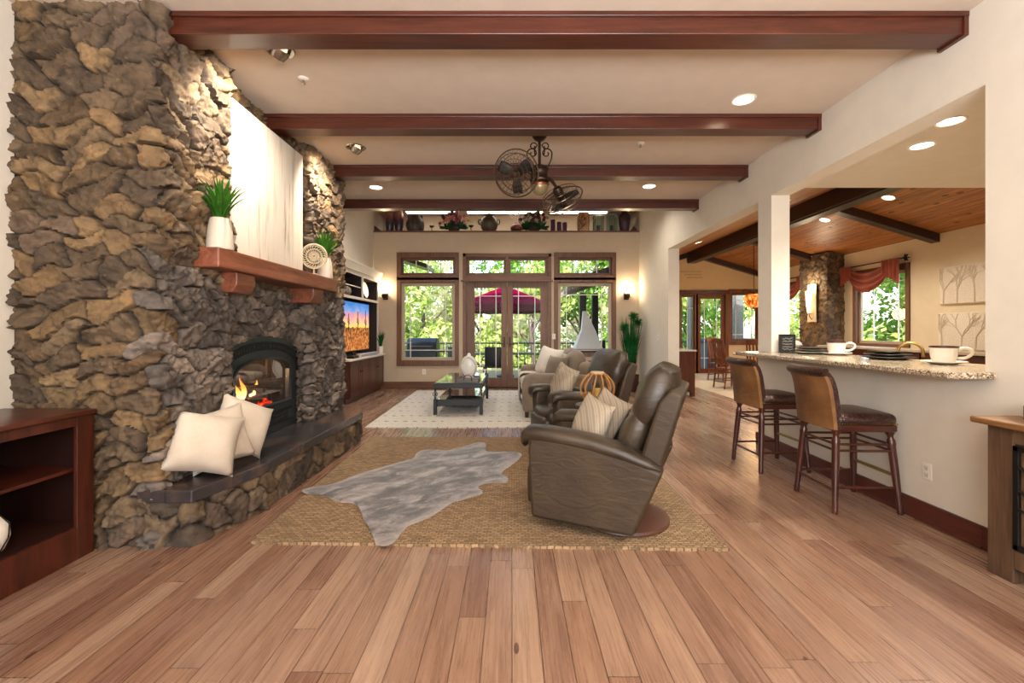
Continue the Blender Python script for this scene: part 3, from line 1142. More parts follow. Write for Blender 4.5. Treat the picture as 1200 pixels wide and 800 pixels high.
def stone_face(mb_name, path, z0, z1, res, seed, cw, ch, depth, parent, hole=None, world=True, cool=0.0, lower_daylight=False):
    rnd = np.random.RandomState(seed)
    P = [Vector((a, b, 0)) for a, b in path]
    us, pos, nor = [], [], []
    u0 = 0.0
    for i in range(len(P) - 1):
        d = P[i + 1] - P[i]
        L = d.length
        t = d / L
        n = Vector((t.y, -t.x, 0))
        k = max(2, int(round(L / res)))
        for j in range(k + (1 if i == len(P) - 2 else 0)):
            us.append(u0 + L * j / k)
            pos.append(P[i] + d * (j / k))
            nor.append(n)
        u0 += L
    # blend the normals near the corners
    nn = []
    for i in range(len(nor)):
        s = Vector((0, 0, 0))
        for j in range(max(0, i - 1), min(len(nor), i + 1) + 0):
            s += nor[j]
        s += nor[i]
        nn.append(s.normalized())
    us = np.array(us)
    nz = max(2, int(round((z1 - z0) / res)))
    zs = np.linspace(z0, z1, nz + 1)
    U, Z = np.meshgrid(us, zs, indexing='ij')
    uf, zf = U.ravel(), Z.ravel()
    # warp
    wu = uf + 0.05 * np.sin(zf * 7.1 + uf * 3.3 + seed) + 0.025 * np.sin(zf * 17 + uf * 9)
    wz = zf + 0.05 * np.sin(uf * 5.3 + seed * 1.7) + 0.03 * np.sin(uf * 13.7 + zf * 4.1) + 0.02 * np.sin(uf * 23 - zf * 8)
    # jittered cells in courses
    pts = []
    rows = int((z1 - z0) / ch) + 4
    z = z0 - 1.5 * ch
    while z < z1 + 1.5 * ch:
        hh = ch * rnd.uniform(0.7, 1.4)
        u = -cw + rnd.uniform(0, cw)
        while u < u0 + cw:
            w = cw * rnd.uniform(0.5, 1.6)
            pts.append((u + w / 2, z + hh / 2 + rnd.uniform(-0.25, 0.25) * hh))
            u += w
        z += hh
    pts = np.array(pts)
    n = len(pts)
    N = len(uf)
    f1 = np.empty(N)
    f2 = np.empty(N)
    id1 = np.empty(N, int)
    for a in range(0, N, 4000):
        b = min(N, a + 4000)
        d = np.abs((wu[a:b, None] - pts[None, :, 0]) / cw) ** 2.3 + np.abs((wz[a:b, None] - pts[None, :, 1]) / ch) ** 2.3
        part = np.argpartition(d, 1, axis=1)[:, :2]
        dd = np.take_along_axis(d, part, 1)
        o = np.argsort(dd, 1)
        dd = np.take_along_axis(dd, o, 1) ** (1 / 2.3)
        id1[a:b] = np.take_along_axis(part, o, 1)[:, 0]
        f1[a:b], f2[a:b] = dd[:, 0], dd[:, 1]
    e = f2 - f1
    s = np.clip(e / 0.11, 0, 1)
    s = s * s * (3 - 2 * s)
    hgt = rnd.uniform(0.45, 1.0, n)
    tu = rnd.uniform(-0.35, 0.35, n)
    tz = rnd.uniform(-0.5, 0.5, n)
    lu = (wu - pts[id1, 0]) / cw
    lz = (wz - pts[id1, 1]) / ch
    rough = np.array([mnoise.noise(Vector((a * 16, b * 20, seed))) * 0.55 + mnoise.noise(Vector((a * 44, b * 50, seed))) * 0.45 for a, b in zip(uf, zf)])
    h = depth * s * np.clip(hgt[id1] + 1.3 * tu[id1] * lu + 1.5 * tz[id1] * lz, 0.15, 1.5) + depth * 0.5 * rough * (0.3 + s)
    ci = rnd.randint(0, len(STONE_COL), n)
    col = np.array([STONE_COL[c] for c in ci])
    col[:, :3] *= rnd.uniform(0.8, 1.15, (n, 1))
    warm = np.array([lin('6A543A')[:3]])
    col[:, :3] = col[:, :3] * 0.5 + warm * (col[:, :3].mean(1, keepdims=True) / warm.mean()) * 0.5
    if cool:
        g = col[:, :3].mean(1, keepdims=True)
        col[:, :3] = col[:, :3] * (1 - cool) + g * np.array([[1.04, 1.0, 0.98]]) * cool
    vcol = col[id1]
    if lower_daylight:
        # cool window daylight painted into the stones round the hearth, greyer and paler
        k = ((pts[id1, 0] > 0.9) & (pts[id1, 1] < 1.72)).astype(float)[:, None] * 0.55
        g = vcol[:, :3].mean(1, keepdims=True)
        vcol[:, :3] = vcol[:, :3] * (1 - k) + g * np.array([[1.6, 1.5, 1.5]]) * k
    mortar_shade = np.clip((e - 0.015) / 0.085, 0, 1)[:, None]  # dark mortar joints, widened to paint crevice shade into the colour
    vcol[:, :3] = vcol[:, :3] * mortar_shade + np.array(lin('2A231C')[:3]) * (1 - mortar_shade)
    nu = len(us)
    w = nz + 1
    V = []
    for i in range(nu):
        for j in range(w):
            k = i * w + j
            p = pos[i] + nn[i] * (h[k] - depth * 0.3)
            V.append((p.x, p.y, zs[j]))
    fs = []
    for i in range(nu - 1):
        for j in range(nz):
            if hole and hole((us[i] + us[i + 1]) / 2, (zs[j] + zs[j + 1]) / 2):
                continue
            fs.append((i * w + j, (i + 1) * w + j, (i + 1) * w + j + 1, i * w + j + 1))
    m = MB()
    m.add(V, fs)
    o = m.build(mb_name, M_STONE, parent, smooth=80, world=world)
    at_ = o.data.attributes.new('stone', 'FLOAT_COLOR', 'POINT')
    at_.data.foreach_set('color', vcol.ravel().astype(np.float32))
    return o


FX = -2.175      # face of the chimney towards the room
fire = thing('stone_fireplace', 'massive floor to ceiling fieldstone chimney with raised slate topped hearth', 'fireplace', (-2.5, 4.3, 0))
AY, AW, AS, AT = 4.17, 0.60, 1.08, 1.26      # firebox opening: centre, half width, spring, crown


def arch_z(y, w=AW, s=AS, t=AT):
    q = (y - AY) / w
    return s + (t - s) * math.sqrt(max(0, 1 - q * q)) if abs(q) <= 1 else -1


CP = [(-3.06, 2.785), (FX, 2.785), (FX, 3.49), (FX - 0.11, 3.49), (FX - 0.11, 4.87), (FX, 4.87), (FX, 5.84), (-2.4, 5.84)]


def hole_fn(u, z):
    # u along CP -> the recessed bay starts after 0.885 + .74 + .11
    y = 3.49 + u - (0.885 + 0.705 + 0.11)
    return 3.55 < y < 4.8 and 0.3 < z < arch_z(y)


stone_face('stone_chimney', CP, 0.0, CZ, 0.0105, 4, 0.23, 0.11, 0.065, fire, hole_fn, lower_daylight=True)
m = MB()
m.box((-3.6, 2.88, 0), (-2.95, 5.74, CZ - 0.005))
m.box((-2.95, 2.88, 0), (FX - 0.09, 3.46, CZ - 0.005))
m.box((-2.95, 4.90, 0), (FX - 0.09, 5.74, CZ - 0.005))
m.box((-2.95, 3.46, 1.34), (FX - 0.19, 4.90, CZ - 0.005))
m.build('chimney_core', plain('mortar', '3A3128', 0.9), fire, world=True)
HP = [(FX - 0.06, 2.79), (-1.96, 2.79), (-1.83, 3.28), (-1.81, 5.33), (-1.95, 5.84), (FX - 0.06, 5.84)]
stone_face('hearth_base', HP, 0.0, 0.275, 0.012, 9, 0.2, 0.17, 0.045, fire, cool=0.2)
m = MB()
m.prism([(FX - 0.10, 2.755), (-1.937, 2.755), (-1.80, 3.28), (-1.775, 5.37), (-1.93, 5.86), (FX - 0.10, 5.86)], 'z', 0.272, 0.35)
m.build('hearth_slab', M_SLATE, fire, world=True, bevel=0.008)

# fireplace insert
ins = thing('fireplace_insert', 'black arched gas fireplace insert with burning logs behind glass', 'fireplace insert', (FX - 0.11, AY, 0.35))


def arch_pts(w, z0, s, t, n=20):
    pts = [(AY - w, z0)]
    for i in range(n + 1):
        y = AY - w + 2 * w * i / n
        pts.append((y, arch_z(y, w + 1e-6, s, t)))
    pts.append((AY + w, z0))
    return pts


FXI = FX - 0.135
m = MB()
o_, i_ = arch_pts(AW + 0.005, 0.352, AS, AT), arch_pts(0.47, 0.62, 0.93, 1.06)
for (xa, xb, pa, pb) in ((FXI, FXI + 0.045, o_, i_),):
    n = len(pa)
    vs = [(xb, y, z) for y, z in pa] + [(xb, y, z) for y, z in pb] + [(xa - 0.2, y, z) for y, z in pa] + [(xa, y, z) for y, z in pb]
    fs = []
    for k in range(n - 1):
        fs.append((k, n + k, n + k + 1, k + 1))
        fs.append((k, k + 1, 2 * n + k + 1, 2 * n + k))
        fs.append((n + k, 3 * n + k, 3 * n + k + 1, n + k + 1))
    fs.append((0, n - 1, 2 * n - 1, n))
    fs.append((n, 2 * n - 1, 4 * n - 1, 3 * n))
    m.add(vs, fs)
m.build('arched_surround', plain('black_cast_iron', '343D42', 0.36, 0.6, var=0.12), ins, world=True, merge=True)
m = MB()
xo = FXI + 0.047
nb = 26
for i in range(nb):
    t0 = -0.5 + (i + 0.2) / nb
    y = AY + t0 * 2 * 0.92 * 0.55
    zc = arch_z(y, AW + .005, AS, AT) - 0.085
    for s in (-1, 1):
        m.tube([(xo, y - s * 0.014, zc - 0.03), (xo, y + s * 0.014, zc + 0.03)], 0.0045, 6)
m.tube([(xo, AY + q * 0.55, arch_z(AY + q * 0.55, AW + .005, AS, AT) - 0.05) for q in [k / 12 - 1 for k in range(25)]], 0.005, 6)
m.tube([(xo, AY + q * 0.55, arch_z(AY + q * 0.55, AW + .005, AS, AT) - 0.12) for q in [k / 12 - 1 for k in range(25)]], 0.005, 6)
m.build('upper_grille', plain('grille_black', '0E1012', 0.5, 0.4, var=0), ins, world=True, smooth=True)
m = MB()
for i in range(26):
    y = AY - 0.45 + 0.9 * (i + 0.5) / 26
    for s in (-1, 1):
        m.tube([(xo, y - s * 0.014, 0.445), (xo, y + s * 0.014, 0.515)], 0.0045, 6)
m.box((xo - 0.004, AY - 0.5, 0.53), (xo + 0.012, AY + 0.5, 0.545))
m.box((xo - 0.004, AY - 0.5, 0.42), (xo + 0.008, AY + 0.5, 0.43))
m.build('lower_grille', MATS['grille_black'], ins, world=True, smooth=True)
m = MB()
m.tube([(FXI + 0.05, y, z) for y, z in arch_pts(0.475, 0.62, 0.93, 1.065)], 0.014, 8)
m.tube([(FXI + 0.05, AY - 0.475, 0.62), (FXI + 0.05, AY + 0.475, 0.62)], 0.016, 8)
m.build('door_frame', MATS['black_cast_iron'], ins, world=True, smooth=True)
m = MB()
m.prism(arch_pts(0.468, 0.62, 0.93, 1.058), 'x', FXI + 0.012, FXI + 0.016)
m.build('door_glass', M_CLEAR, ins, world=True)
m = MB()
m.box((-2.93, AY - 0.55, 0.55), (-2.90, AY + 0.55, 1.25))
m.box((-2.93, AY - 0.55, 0.55), (FXI, AY + 0.55, 0.585))
m.box((-2.93, AY - 0.57, 0.55), (FXI, AY - 0.55, 1.25))
m.box((-2.93, AY + 0.55, 0.55), (FXI, AY + 0.57, 1.25))
m.box((-2.93, AY - 0.55, 1.10), (FXI - 0.02, AY + 0.55, 1.12))
m.build('firebox', plain('firebrick_black', '1E1C1C', 0.8, var=0.3, vs=20), ins, world=True)
M_LOG = plain('charred_log', '3A2A20', 0.9, var=0.5, vs=18, bump=0.6, bs=30)
rnd = random.Random(3)
for (a, b, r) in (((-2.62, 3.86, 0.68), (-2.55, 4.52, 0.67), 0.05), ((-2.50, 3.80, 0.65), (-2.46, 4.40, 0.65), 0.045), ((-2.6, 4.05, 0.76), (-2.46, 4.55, 0.74), 0.04)):
    m = MB()
    A, B = Vector(a), Vector(b)
    m.tube([A.lerp(B, k / 8) + Vector((rnd.uniform(-.01, .01),) * 3) for k in range(9)], [r * rnd.uniform(.85, 1.1) for _ in range(9)], 10)
    m.build('log', M_LOG, ins, world=True, smooth=True)
m = MB()
m.rbox((-2.68, 3.74, 0.586), (-2.40, 4.56, 0.612), 0.01, 2)
for k in range(60):
    m.ball((rnd.uniform(-2.66, -2.42), rnd.uniform(3.78, 4.5), 0.60 + rnd.uniform(0, 0.035)), rnd.uniform(0.02, 0.04), 8, 5)
m.build('ember_bed', ember_material(), ins, world=True, smooth=True)
M_FLAME = flame_material()
for k in range(11):
    y = 3.80 + 0.068 * k + rnd.uniform(-.02, .02)
    hgt = rnd.choice((0.09, 0.13, 0.17, 0.21)) * (1.0 if 2 < k < 10 else 0.7)
    x = rnd.uniform(-2.56, -2.44)
    m = MB()
    pts, rr = [], []
    ph = rnd.uniform(0, 6)
    for q in range(9):
        t = q / 8
        pts.append((0.012 * math.sin(5 * t + ph), 0.03 * t * math.sin(4 * t + ph * 1.3), hgt * t))
        rr.append(max(0.0015, 0.03 * (1 - t) ** 0.8 * (0.55 + 1.2 * t * (1 - t) * 2)))
    m.tube(pts, rr, 8)
    o = m.build('flame', M_FLAME, ins, smooth=True)
    o.location = (x - ins.location.x, y - ins.location.y, 0.68 - ins.location.z)
lamp('fire_glow', 'POINT', (0.0 - 0.25, 0.0, 0.55), 10, (1.0, 0.42, 0.14), ins, shadow_soft_size=0.1)

# mantel
mant = thing('mantel_shelf', 'thick rough hewn reddish timber mantel shelf on two corbel blocks', 'mantel', (-2.1, 4.15, 1.75))
m = MB()
m.rbox((FX - 0.16, 3.10, 1.75), (-1.995, 5.20, 1.89), 0.012, 2, 12)
m.build('shelf', M_MANTEL, mant, world=True, smooth=30)
for y in (3.36, 4.66):
    m = MB()
    m.prism([(FX - 0.16, 1.75), (-2.03, 1.75), (-2.03, 1.66), (-2.07, 1.60), (FX - 0.16, 1.60)], 'y', y, y + 0.24)
    m.build('corbel', M_MANTEL, mant, world=True, bevel=0.008)

# stone pier in the breakfast room
pier = thing('stone_pier', 'stone clad pier beside the kitchen window rising to the pine ceiling', 'pier', (7.45, 10.85, 0))
stone_face('stone_cladding', [(7.22, 11.40), (7.22, 10.42), (7.62, 10.42)], 0.0, 3.10, 0.02, 12, 0.16, 0.10, 0.04, pier)
m = MB()
m.box((7.26, 10.46, 0), (7.60, 11.38, 3.1))
m.build('core', MATS['mortar'], pier, world=True)

# ------------------------------------------------------------------ rugs
def rug(name, corners, th, mat, label, ragged=0.0, n=60):
    c = [Vector((x, y, 0)) for x, y in corners]
    o = sum(c, Vector()) / 4
    m = MB()
    rnd = random.Random(5)
    jit = {}

    def P(u, v, z):
        p = c[0].lerp(c[1], u).lerp(c[3].lerp(c[2], u), v)
        if ragged and (u in (0, 1) or v in (0, 1)):
            k = (round(u, 4), round(v, 4))
            if k not in jit:
                jit[k] = Vector((rnd.uniform(-ragged, ragged), rnd.uniform(-ragged, ragged), 0))
            p = p + jit[k]
        return (p.x, p.y, z)
    m.grid(lambda u, v: P(u, v, th), n, n)
    for (f) in (lambda u, v: P(u, 0, th * v), lambda u, v: P(u, 1, th * (1 - v)), lambda u, v: P(0, u, th * (1 - v)), lambda u, v: P(1, u, th * v)):
        m.grid(f, n, 1)
    m.add([P(0, 0, 0.001), P(0, 1, 0.001), P(1, 1, 0.001), P(1, 0, 0.001)], [(0, 1, 2, 3)])
    ob = m.build(name, mat, None, loc=(o.x, o.y, 0))
    return tag(ob, label, 'rug')


rug('jute_rug', [(-1.62, 2.81), (1.30, 2.715), (1.34, 5.55), (-1.70, 5.55)], 0.018, M_JUTE,
    'chunky woven tan jute rug on the plank floor before the hearth', 0.006, 90)
rug('area_rug', [(-1.98, 6.12), (1.55, 6.12), (1.55, 9.85), (-2.06, 9.85)], 0.012, M_RUG,
    'ivory area rug with rows of small dark stitches under the coffee table')

hide_px = [(262, 292), (300, 279), (350, 274), (400, 262), (450, 243), (500, 224), (560, 206), (600, 195), (650, 180), (690, 170), (722, 160),
           (735, 140), (760, 128), (800, 126), (850, 130), (890, 122), (930, 113), (975, 99), (1005, 96), (1022, 104), (1020, 128), (1035, 140),
           (1080, 148), (1120, 140), (1155, 138), (1170, 147), (1150, 172), (1115, 198), (1085, 222), (1105, 234), (1113, 248), (1100, 263),
           (1050, 262), (1010, 268), (988, 280), (1003, 292), (1006, 306), (970, 318), (920, 334), (880, 345), (840, 372), (790, 403), (740, 424),
           (700, 440), (675, 465), (655, 490), (630, 513), (595, 522), (567, 510), (562, 492), (572, 470), (548, 440), (520, 420), (505, 385),
           (498, 365), (470, 347), (430, 342), (395, 334), (350, 313), (300, 310), (270, 303)]
hp = [onfloor(280 + a / 3.529, 490 + b / 3.529, 0.03) for a, b in hide_px]
hc = smooth_path([(p.x, p.y, 0) for p in hp], 4, True)
sp_px = [(480, 340), (600, 296), (700, 262), (780, 228), (850, 205), (930, 178), (1000, 150), (1020, 142)]
spine = smooth_path([tuple(onfloor(280 + a / 3.529, 490 + b / 3.529, 0.03).xy) + (0,) for a, b in sp_px], 5)
ho = sum(hc, Vector()) / len(hc)
m = MB()
K = 12
vs, sval, rim = [], [], []
near = [min(spine, key=lambda s: (s - p).length) for p in hc]
# smooth the inner anchors so that the rings stay even
for _ in range(6):
    near = [(near[i - 1] + near[i] + near[(i + 1) % len(near)]) / 3 for i in range(len(near))]
for j in range(K + 1):
    t = j / K
    for p, q in zip(hc, near):
        w = p.lerp(q, t)
        h = 0.026 + 0.010 * mnoise.noise(Vector((w.x * 5, w.y * 5, 2))) * min(1, t * 3) + 0.012 * min(1, t * 2.5)
        if t == 0:
            h = 0.0205
        vs.append((w.x - ho.x, w.y - ho.y, h))
        sd = min((w - s).length for s in spine)
        sval.append(max(0, 1 - sd / 0.07))
        rim.append(max(0, 1 - t * 7))
n = len(hc)
fs = [(j * n + k, j * n + (k + 1) % n, (j + 1) * n + (k + 1) % n, (j + 1) * n + k) for j in range(K) for k in range(n)]
m.add(vs, fs)
hide = m.build('cowhide_rug', M_HIDE, None, smooth=70)
hide.location = (ho.x, ho.y, 0)
a_ = hide.data.attributes.new('spine', 'FLOAT', 'POINT')
a_.data.foreach_set('value', sval)
a_ = hide.data.attributes.new('rim', 'FLOAT', 'POINT')
a_.data.foreach_set('value', rim)
tag(hide, 'grey brindle cowhide spread over the jute rug', 'cowhide')

# ------------------------------------------------------------------ recliners


def recliner(loc, rz, label, twin=None):
    t = thing('recliner', label, 'recliner', loc, rz, 'taupe leather recliners')
    # swivel base
    m = MB()
    m.lathe([(0.30, 0), (0.315, 0.012), (0.31, 0.03), (0.26, 0.042), (0.06, 0.05), (0.05, 0.10)], 40, (0.16, 0, 0))
    m.build('swivel_base', plain('brown_base', '5A3A2E', 0.4, var=0.1), t, smooth=35)
    for s in (-1, 1):
        y0, y1 = (-0.41, -0.25) if s < 0 else (0.25, 0.41)
        m = MB()
        # upholstered side: front edge nearly upright, rear edge raked
        m.prism([(-0.36, 0.07), (0.30, 0.055), (0.47, 0.46), (0.36, 0.50), (0.2, 0.545), (-0.05, 0.585), (-0.37, 0.60), (-0.385, 0.52), (-0.375, 0.3)], 'y', y0, y1)
        a = m.build('side_panel', M_SIDE, t, bevel=0.022, smooth=40, seg=3)
        m = MB()
        rings = []
        path = [(-0.425, 0.545, .03, .5), (-0.43, 0.585, .052, .86), (-0.40, 0.612, .05, 1), (-0.28, 0.617, .05, 1), (-0.12, 0.605, .05, 1.0), (0.05, 0.585, .05, 1), (0.22, 0.548, .048, .98), (0.38, 0.498, .04, .9), (0.46, 0.468, .02, .6)]
        yc = (y0 + y1) / 2
        for (x, z, h, k) in path:
            ring = []
            for q in range(16):
                an = 2 * math.pi * q / 16
                cy, cz = math.cos(an), math.sin(an)
                ring.append((x, yc + 0.098 * k * math.copysign(abs(cy) ** 0.75, cy), z + h * math.copysign(abs(cz) ** 0.8, cz)))
            rings.append(ring)
        m.loft(rings)
        m.build('arm_pad', M_LEATHER, a, smooth=60)
    m = MB()
    m.rbox((-0.42, -0.25, 0.26), (0.22, 0.25, 0.46), 0.07, 3, 6, 0.03)
    m.build('seat', M_LEATHER, t, smooth=60)
    m = MB()
    m.rbox((-0.46, -0.245, 0.09), (-0.36, 0.245, 0.36), 0.035, 3, 4, 0.02)
    m.build('footrest', M_LEATHER, t, smooth=60)
    # reclined back: shell and two stuffed cushions lofted along the rake
    rake = Vector((0.395, 0, 0.92)).normalized()
    perp = Vector((-rake.z, 0, rake.x))

    def back(lo, hi, w0, w1, d0, d1, off, name, mat, parent, steps=12, wrinkle=0.0, e=0.7):
        m = MB()
        rings = []
        for i in range(steps + 1):
            u = i / steps
            env = math.sin(math.pi * min(max(u, 0.03), 0.97)) ** 0.42
            w = (w0 + (w1 - w0) * u) * (0.72 + 0.28 * env)
            d = (d0 + (d1 - d0) * u) * (0.25 + 0.75 * env)
            c = Vector((0.24, 0, 0.36)) + rake * (lo + (hi - lo) * u) + perp * off
            ring = []
            for q in range(28):
                an = 2 * math.pi * q / 28
                cy, cx = math.cos(an), math.sin(an)
                yy = w * math.copysign(abs(cy) ** e, cy)
                dd = d * math.copysign(abs(cx) ** e, cx)
                if wrinkle:
                    dd += wrinkle * math.sin(yy * 26 + 3 * u) * math.sin(u * 9) * (1 if cx > 0 else 0)
                p = c + perp * dd + Vector((0, yy, 0))
                ring.append(tuple(p))
            rings.append(ring)
        m.loft(rings)
        return m.build(name, mat, parent, smooth=60)
    sh = MB()
    B = Vector((0.53, 0, 0.91))
    sh.prism([(0.36, 0.30), (0.435, 0.41), (B.x + 0.055, B.z + 0.01), (B.x - 0.02, B.z + 0.04), (B.x - 0.09, B.z - 0.04), (0.30, 0.42)], 'y', -0.36, 0.36)
    sh.build('back_shell', M_SIDE, t, bevel=0.02, smooth=40, seg=3)
    back(0.05, 0.43, 0.30, 0.34, 0.10, 0.11, 0.07, 'lumbar_cushion', M_LEATHER, t, wrinkle=0.006)
    back(0.34, 0.735, 0.345, 0.33, 0.115, 0.13, 0.06, 'head_cushion', M_LEATHER, t, wrinkle=0.008)
    return t


recliner((0.62, 3.23, 0.018), R(-24), 'taupe leather recliner nearest the camera, on the jute rug, its side turned to us')
recliner((0.72, 5.15, 0.018), R(16), 'taupe leather recliner between the nearer recliner and the sofa, facing the fireplace')


def cushion(name, label, loc, size, rz, tilt, mat, seed, group=None, roll=0.0, piping=None):
    """upright knife-edge cushion, its flat side facing local -y, leaning back by tilt"""
    m = MB()
    m.M = Matrix.Rotation(rz, 4, 'Z') @ Matrix.Rotation(-tilt, 4, 'X') @ Matrix.Translation((0, 0, size[1] / 2)) @ Matrix.Rotation(roll, 4, 'Y') @ Matrix.Translation((0, 0, -size[1] / 2))
    m.pillow(size[0], size[1], size[2], 16, seed)
    zmin = min(p[2] for p in m.v)
    m.v = [(a, b, c - zmin) for a, b, c in m.v]
    o = m.build(name, mat, None, merge=True, smooth=80)
    o.location = loc
    return tag(o, label, 'cushion', group)


cushion('throw_pillow', 'striped taupe throw pillow in the nearest recliner, in front of its twin', (0.51, 3.22, 0.465), (0.37, 0.365, 0.15), R(-66), R(20), M_STRIPE, 1, roll=R(10))
cushion('throw_pillow', 'striped taupe throw pillow half hidden at the back of the nearest recliner', (0.64, 3.38, 0.465), (0.37, 0.37, 0.13), R(-60), R(24), M_STRIPE, 2, roll=R(16))
cushion('throw_pillow', 'pale striped pillow in the middle recliner, nearer the armrest', (0.50, 5.02, 0.475), (0.42, 0.40, 0.16), R(-75), R(16), M_STRIPE, 3, roll=R(9))
cushion('throw_pillow', 'pale striped pillow in the middle recliner, behind its twin', (0.53, 5.20, 0.475), (0.42, 0.42, 0.14), R(-60), R(18), M_STRIPE, 4, roll=R(14))

# ------------------------------------------------------------------ sofa
sofa = thing('sofa', 'taupe fabric sofa with rolled loose cushions beyond the recliners', 'sofa', (0.75, 7.75, 0.012))
m = MB()
m.rbox((0.24, 6.78, 0.10), (1.16, 8.75, 0.34), 0.03, 2, 4)
m.build('base', M_SOFA, sofa, world=True, smooth=60)
for (y0, y1) in ((6.72, 6.98), (8.55, 8.81)):
    m = MB()
    m.prism([(0.16, 0.10), (1.16, 0.10), (1.18, 0.64), (0.9, 0.66), (0.30, 0.665), (0.19, 0.63), (0.15, 0.5)], 'y', y0, y1)
    m.build('arm', M_SOFA, sofa, world=True, bevel=0.05, smooth=50, seg=4)
m = MB()
m.rbox((1.02, 6.85, 0.3), (1.26, 8.70, 0.82), 0.08, 3, 6, 0.02)
m.build('backrest', M_SOFA, sofa, world=True, smooth=60)
for k in range(2):
    m = MB()
    m.rbox((0.17, 7.0 + 0.78 * k, 0.34), (1.0, 7.0 + 0.78 * k + 0.765, 0.50), 0.06, 3, 6, 0.03)
    m.build('seat_cushion', M_SEATPAD, sofa, world=True, smooth=60)
for k in range(2):
    m = MB()
    m.M = Matrix.Translation((0.93, 7.39 + 0.77 * k, 0.5)) @ Matrix.Rotation(R(14), 4, 'Y')
    m.rbox((-0.10, -0.37, 0.0), (0.13, 0.37, 0.46), 0.10, 4, 8, 0.06)
    m.build('back_cushion', M_SOFA, sofa, world=True, smooth=60)
for (x, y) in ((0.22, 6.8), (0.22, 8.7), (1.18, 6.8), (1.18, 8.7)):
    m = MB()
    m.lathe([(0.022, 0), (0.035, 0.10)], 12, (x, y, 0.0))
    m.build('foot', M_STOOL, sofa, world=True, smooth=True)
cushion('sofa_pillow', 'white pillow at the far end of the sofa, leaning on its twin', (0.55, 8.22, 0.51), (0.50, 0.48, 0.17), R(-60), R(18), M_WHITELINEN, 5, roll=R(8))
cushion('sofa_pillow', 'white pillow in the middle of the sofa, in front of its twin', (0.58, 7.74, 0.51), (0.52, 0.50, 0.18), R(-50), R(18), M_WHITELINEN, 6, roll=R(8))
cushion('sofa_pillow', 'round taupe pillow at the near end of the sofa', (0.64, 7.18, 0.51), (0.46, 0.42, 0.2), R(-55), R(20), M_SOFA, 7)
cushion('sofa_pillow', 'small pale pillow tucked behind the others on the sofa', (0.80, 7.55, 0.51), (0.42, 0.44, 0.13), R(-80), R(16), M_SEATPAD, 8)
m = MB()


def throw(u, v):
    y = 8.15 + 0.46 * v
    s = u * 1.15
    if s < 0.55:
        x, z = 0.72 - s, 0.535
    else:
        x, z = 0.165 - 0.006, 0.52 - (s - 0.55)
    z += 0.008 * math.sin(v * 19 + u * 3)
    x -= 0.016 * (1 + math.sin(v * 22)) * (u > 0.48)
    return (x, y, max(0.06, z))


m.grid(throw, 24, 30)
o = m.build('throw_blanket', M_LINEN, None, smooth=80, loc=(0.5, 8.4, 0.5))
sol = o.modifiers.new('thickness', 'SOLIDIFY')
sol.thickness = 0.012
tag(o, 'cream knitted throw draped over the front of the sofa seat', 'throw')

# ------------------------------------------------------------------ side table and rattan lantern
st = thing('side_table', 'small round dark side table between the two recliners', 'side table', (0.79, 4.22, 0.018))
m = MB()
m.lathe([(0.0, 0.59), (0.20, 0.59), (0.205, 0.60), (0.2, 0.612), (0, 0.612)], 32)
m.build('top', M_STOOL, st, smooth=40)
m = MB()
m.lathe([(0.16, 0), (0.16, 0.02), (0.03, 0.05), (0.024, 0.3), (0.03, 0.59)], 20)
m.build('pedestal', M_STOOL, st, smooth=40)
lan = thing('rattan_lantern', 'round rattan cage lantern with glass candle holder on the side table', 'lantern', (0.79, 4.22, 0.631))
M_RATTAN = plain('rattan', 'A8743A', 0.5, var=0.25, vs=40)
m = MB()
for k in range(12):
    a = 2 * math.pi * k / 12
    pts = []
    for q in range(13):
        t = q / 12
        r = 0.158 * math.sin(math.pi * (0.13 + 0.74 * t)) ** 0.75
        z = 0.012 + 0.27 * t
        pts.append((r * math.cos(a + 0.25 * t), r * math.sin(a + 0.25 * t), z))
    m.tube(pts, 0.0075, 6)
m.build('ribs', M_RATTAN, lan, smooth=True)
for (z, r) in ((0.01, 0.075), (0.045, 0.108), (0.285, 0.07), (0.09, 0.138)):
    m = MB()
    m.tube(arc((0, 0, z), r, 0, 2 * math.pi, 32, 'xy')[:-1], 0.009, 6, True)
    m.build('hoop', M_RATTAN, lan, smooth=True)
m = MB()
m.lathe([(0.0, 0.29), (0.062, 0.29), (0.062, 0.305), (0.0, 0.305)], 24)
m.build('lid', plain('pale_wood_lid', 'C8B494', 0.5), lan)
m = MB()
m.lathe([(0.0, 0.02), (0.055, 0.02), (0.055, 0.2), (0.05, 0.2), (0.05, 0.03), (0, 0.03)], 24)
m.build('glass_cylinder', M_CLEAR, lan, smooth=True)
m = MB()
m.lathe([(0.0, 0.032), (0.035, 0.032), (0.035, 0.15), (0.0, 0.145)], 20)
m.build('candle', plain('amber_wax', 'E0A85A', 0.5), lan, smooth=40)

# ------------------------------------------------------------------ coffee table
ct = thing('coffee_table', 'dark painted coffee table with glass top and lower shelf on the ivory rug', 'coffee table', (-0.83, 7.85, 0.012))
M_INK = plain('ink_blue_black', '0F1315', 0.45, var=0.15)
x0, x1, y0, y1 = -0.38, 0.38, -0.85, 0.85
m = MB()
m.box((x0, y0, 0.41), (x1, y0 + 0.07, 0.48))
m.box((x0, y1 - 0.07, 0.41), (x1, y1, 0.48))
m.box((x0, y0 + 0.07, 0.41), (x0 + 0.07, y1 - 0.07, 0.48))
m.box((x1 - 0.07, y0 + 0.07, 0.41), (x1, y1 - 0.07, 0.48))
m.box((x0 + 0.07, y0 + 0.07, 0.44), (x1 - 0.07, y1 - 0.07, 0.455))
m.build('top_frame', M_INK, ct, bevel=0.006)
m = MB()
m.box((x0 + 0.02, y0 + 0.02, 0.481), (x1 - 0.02, y1 - 0.02, 0.489))
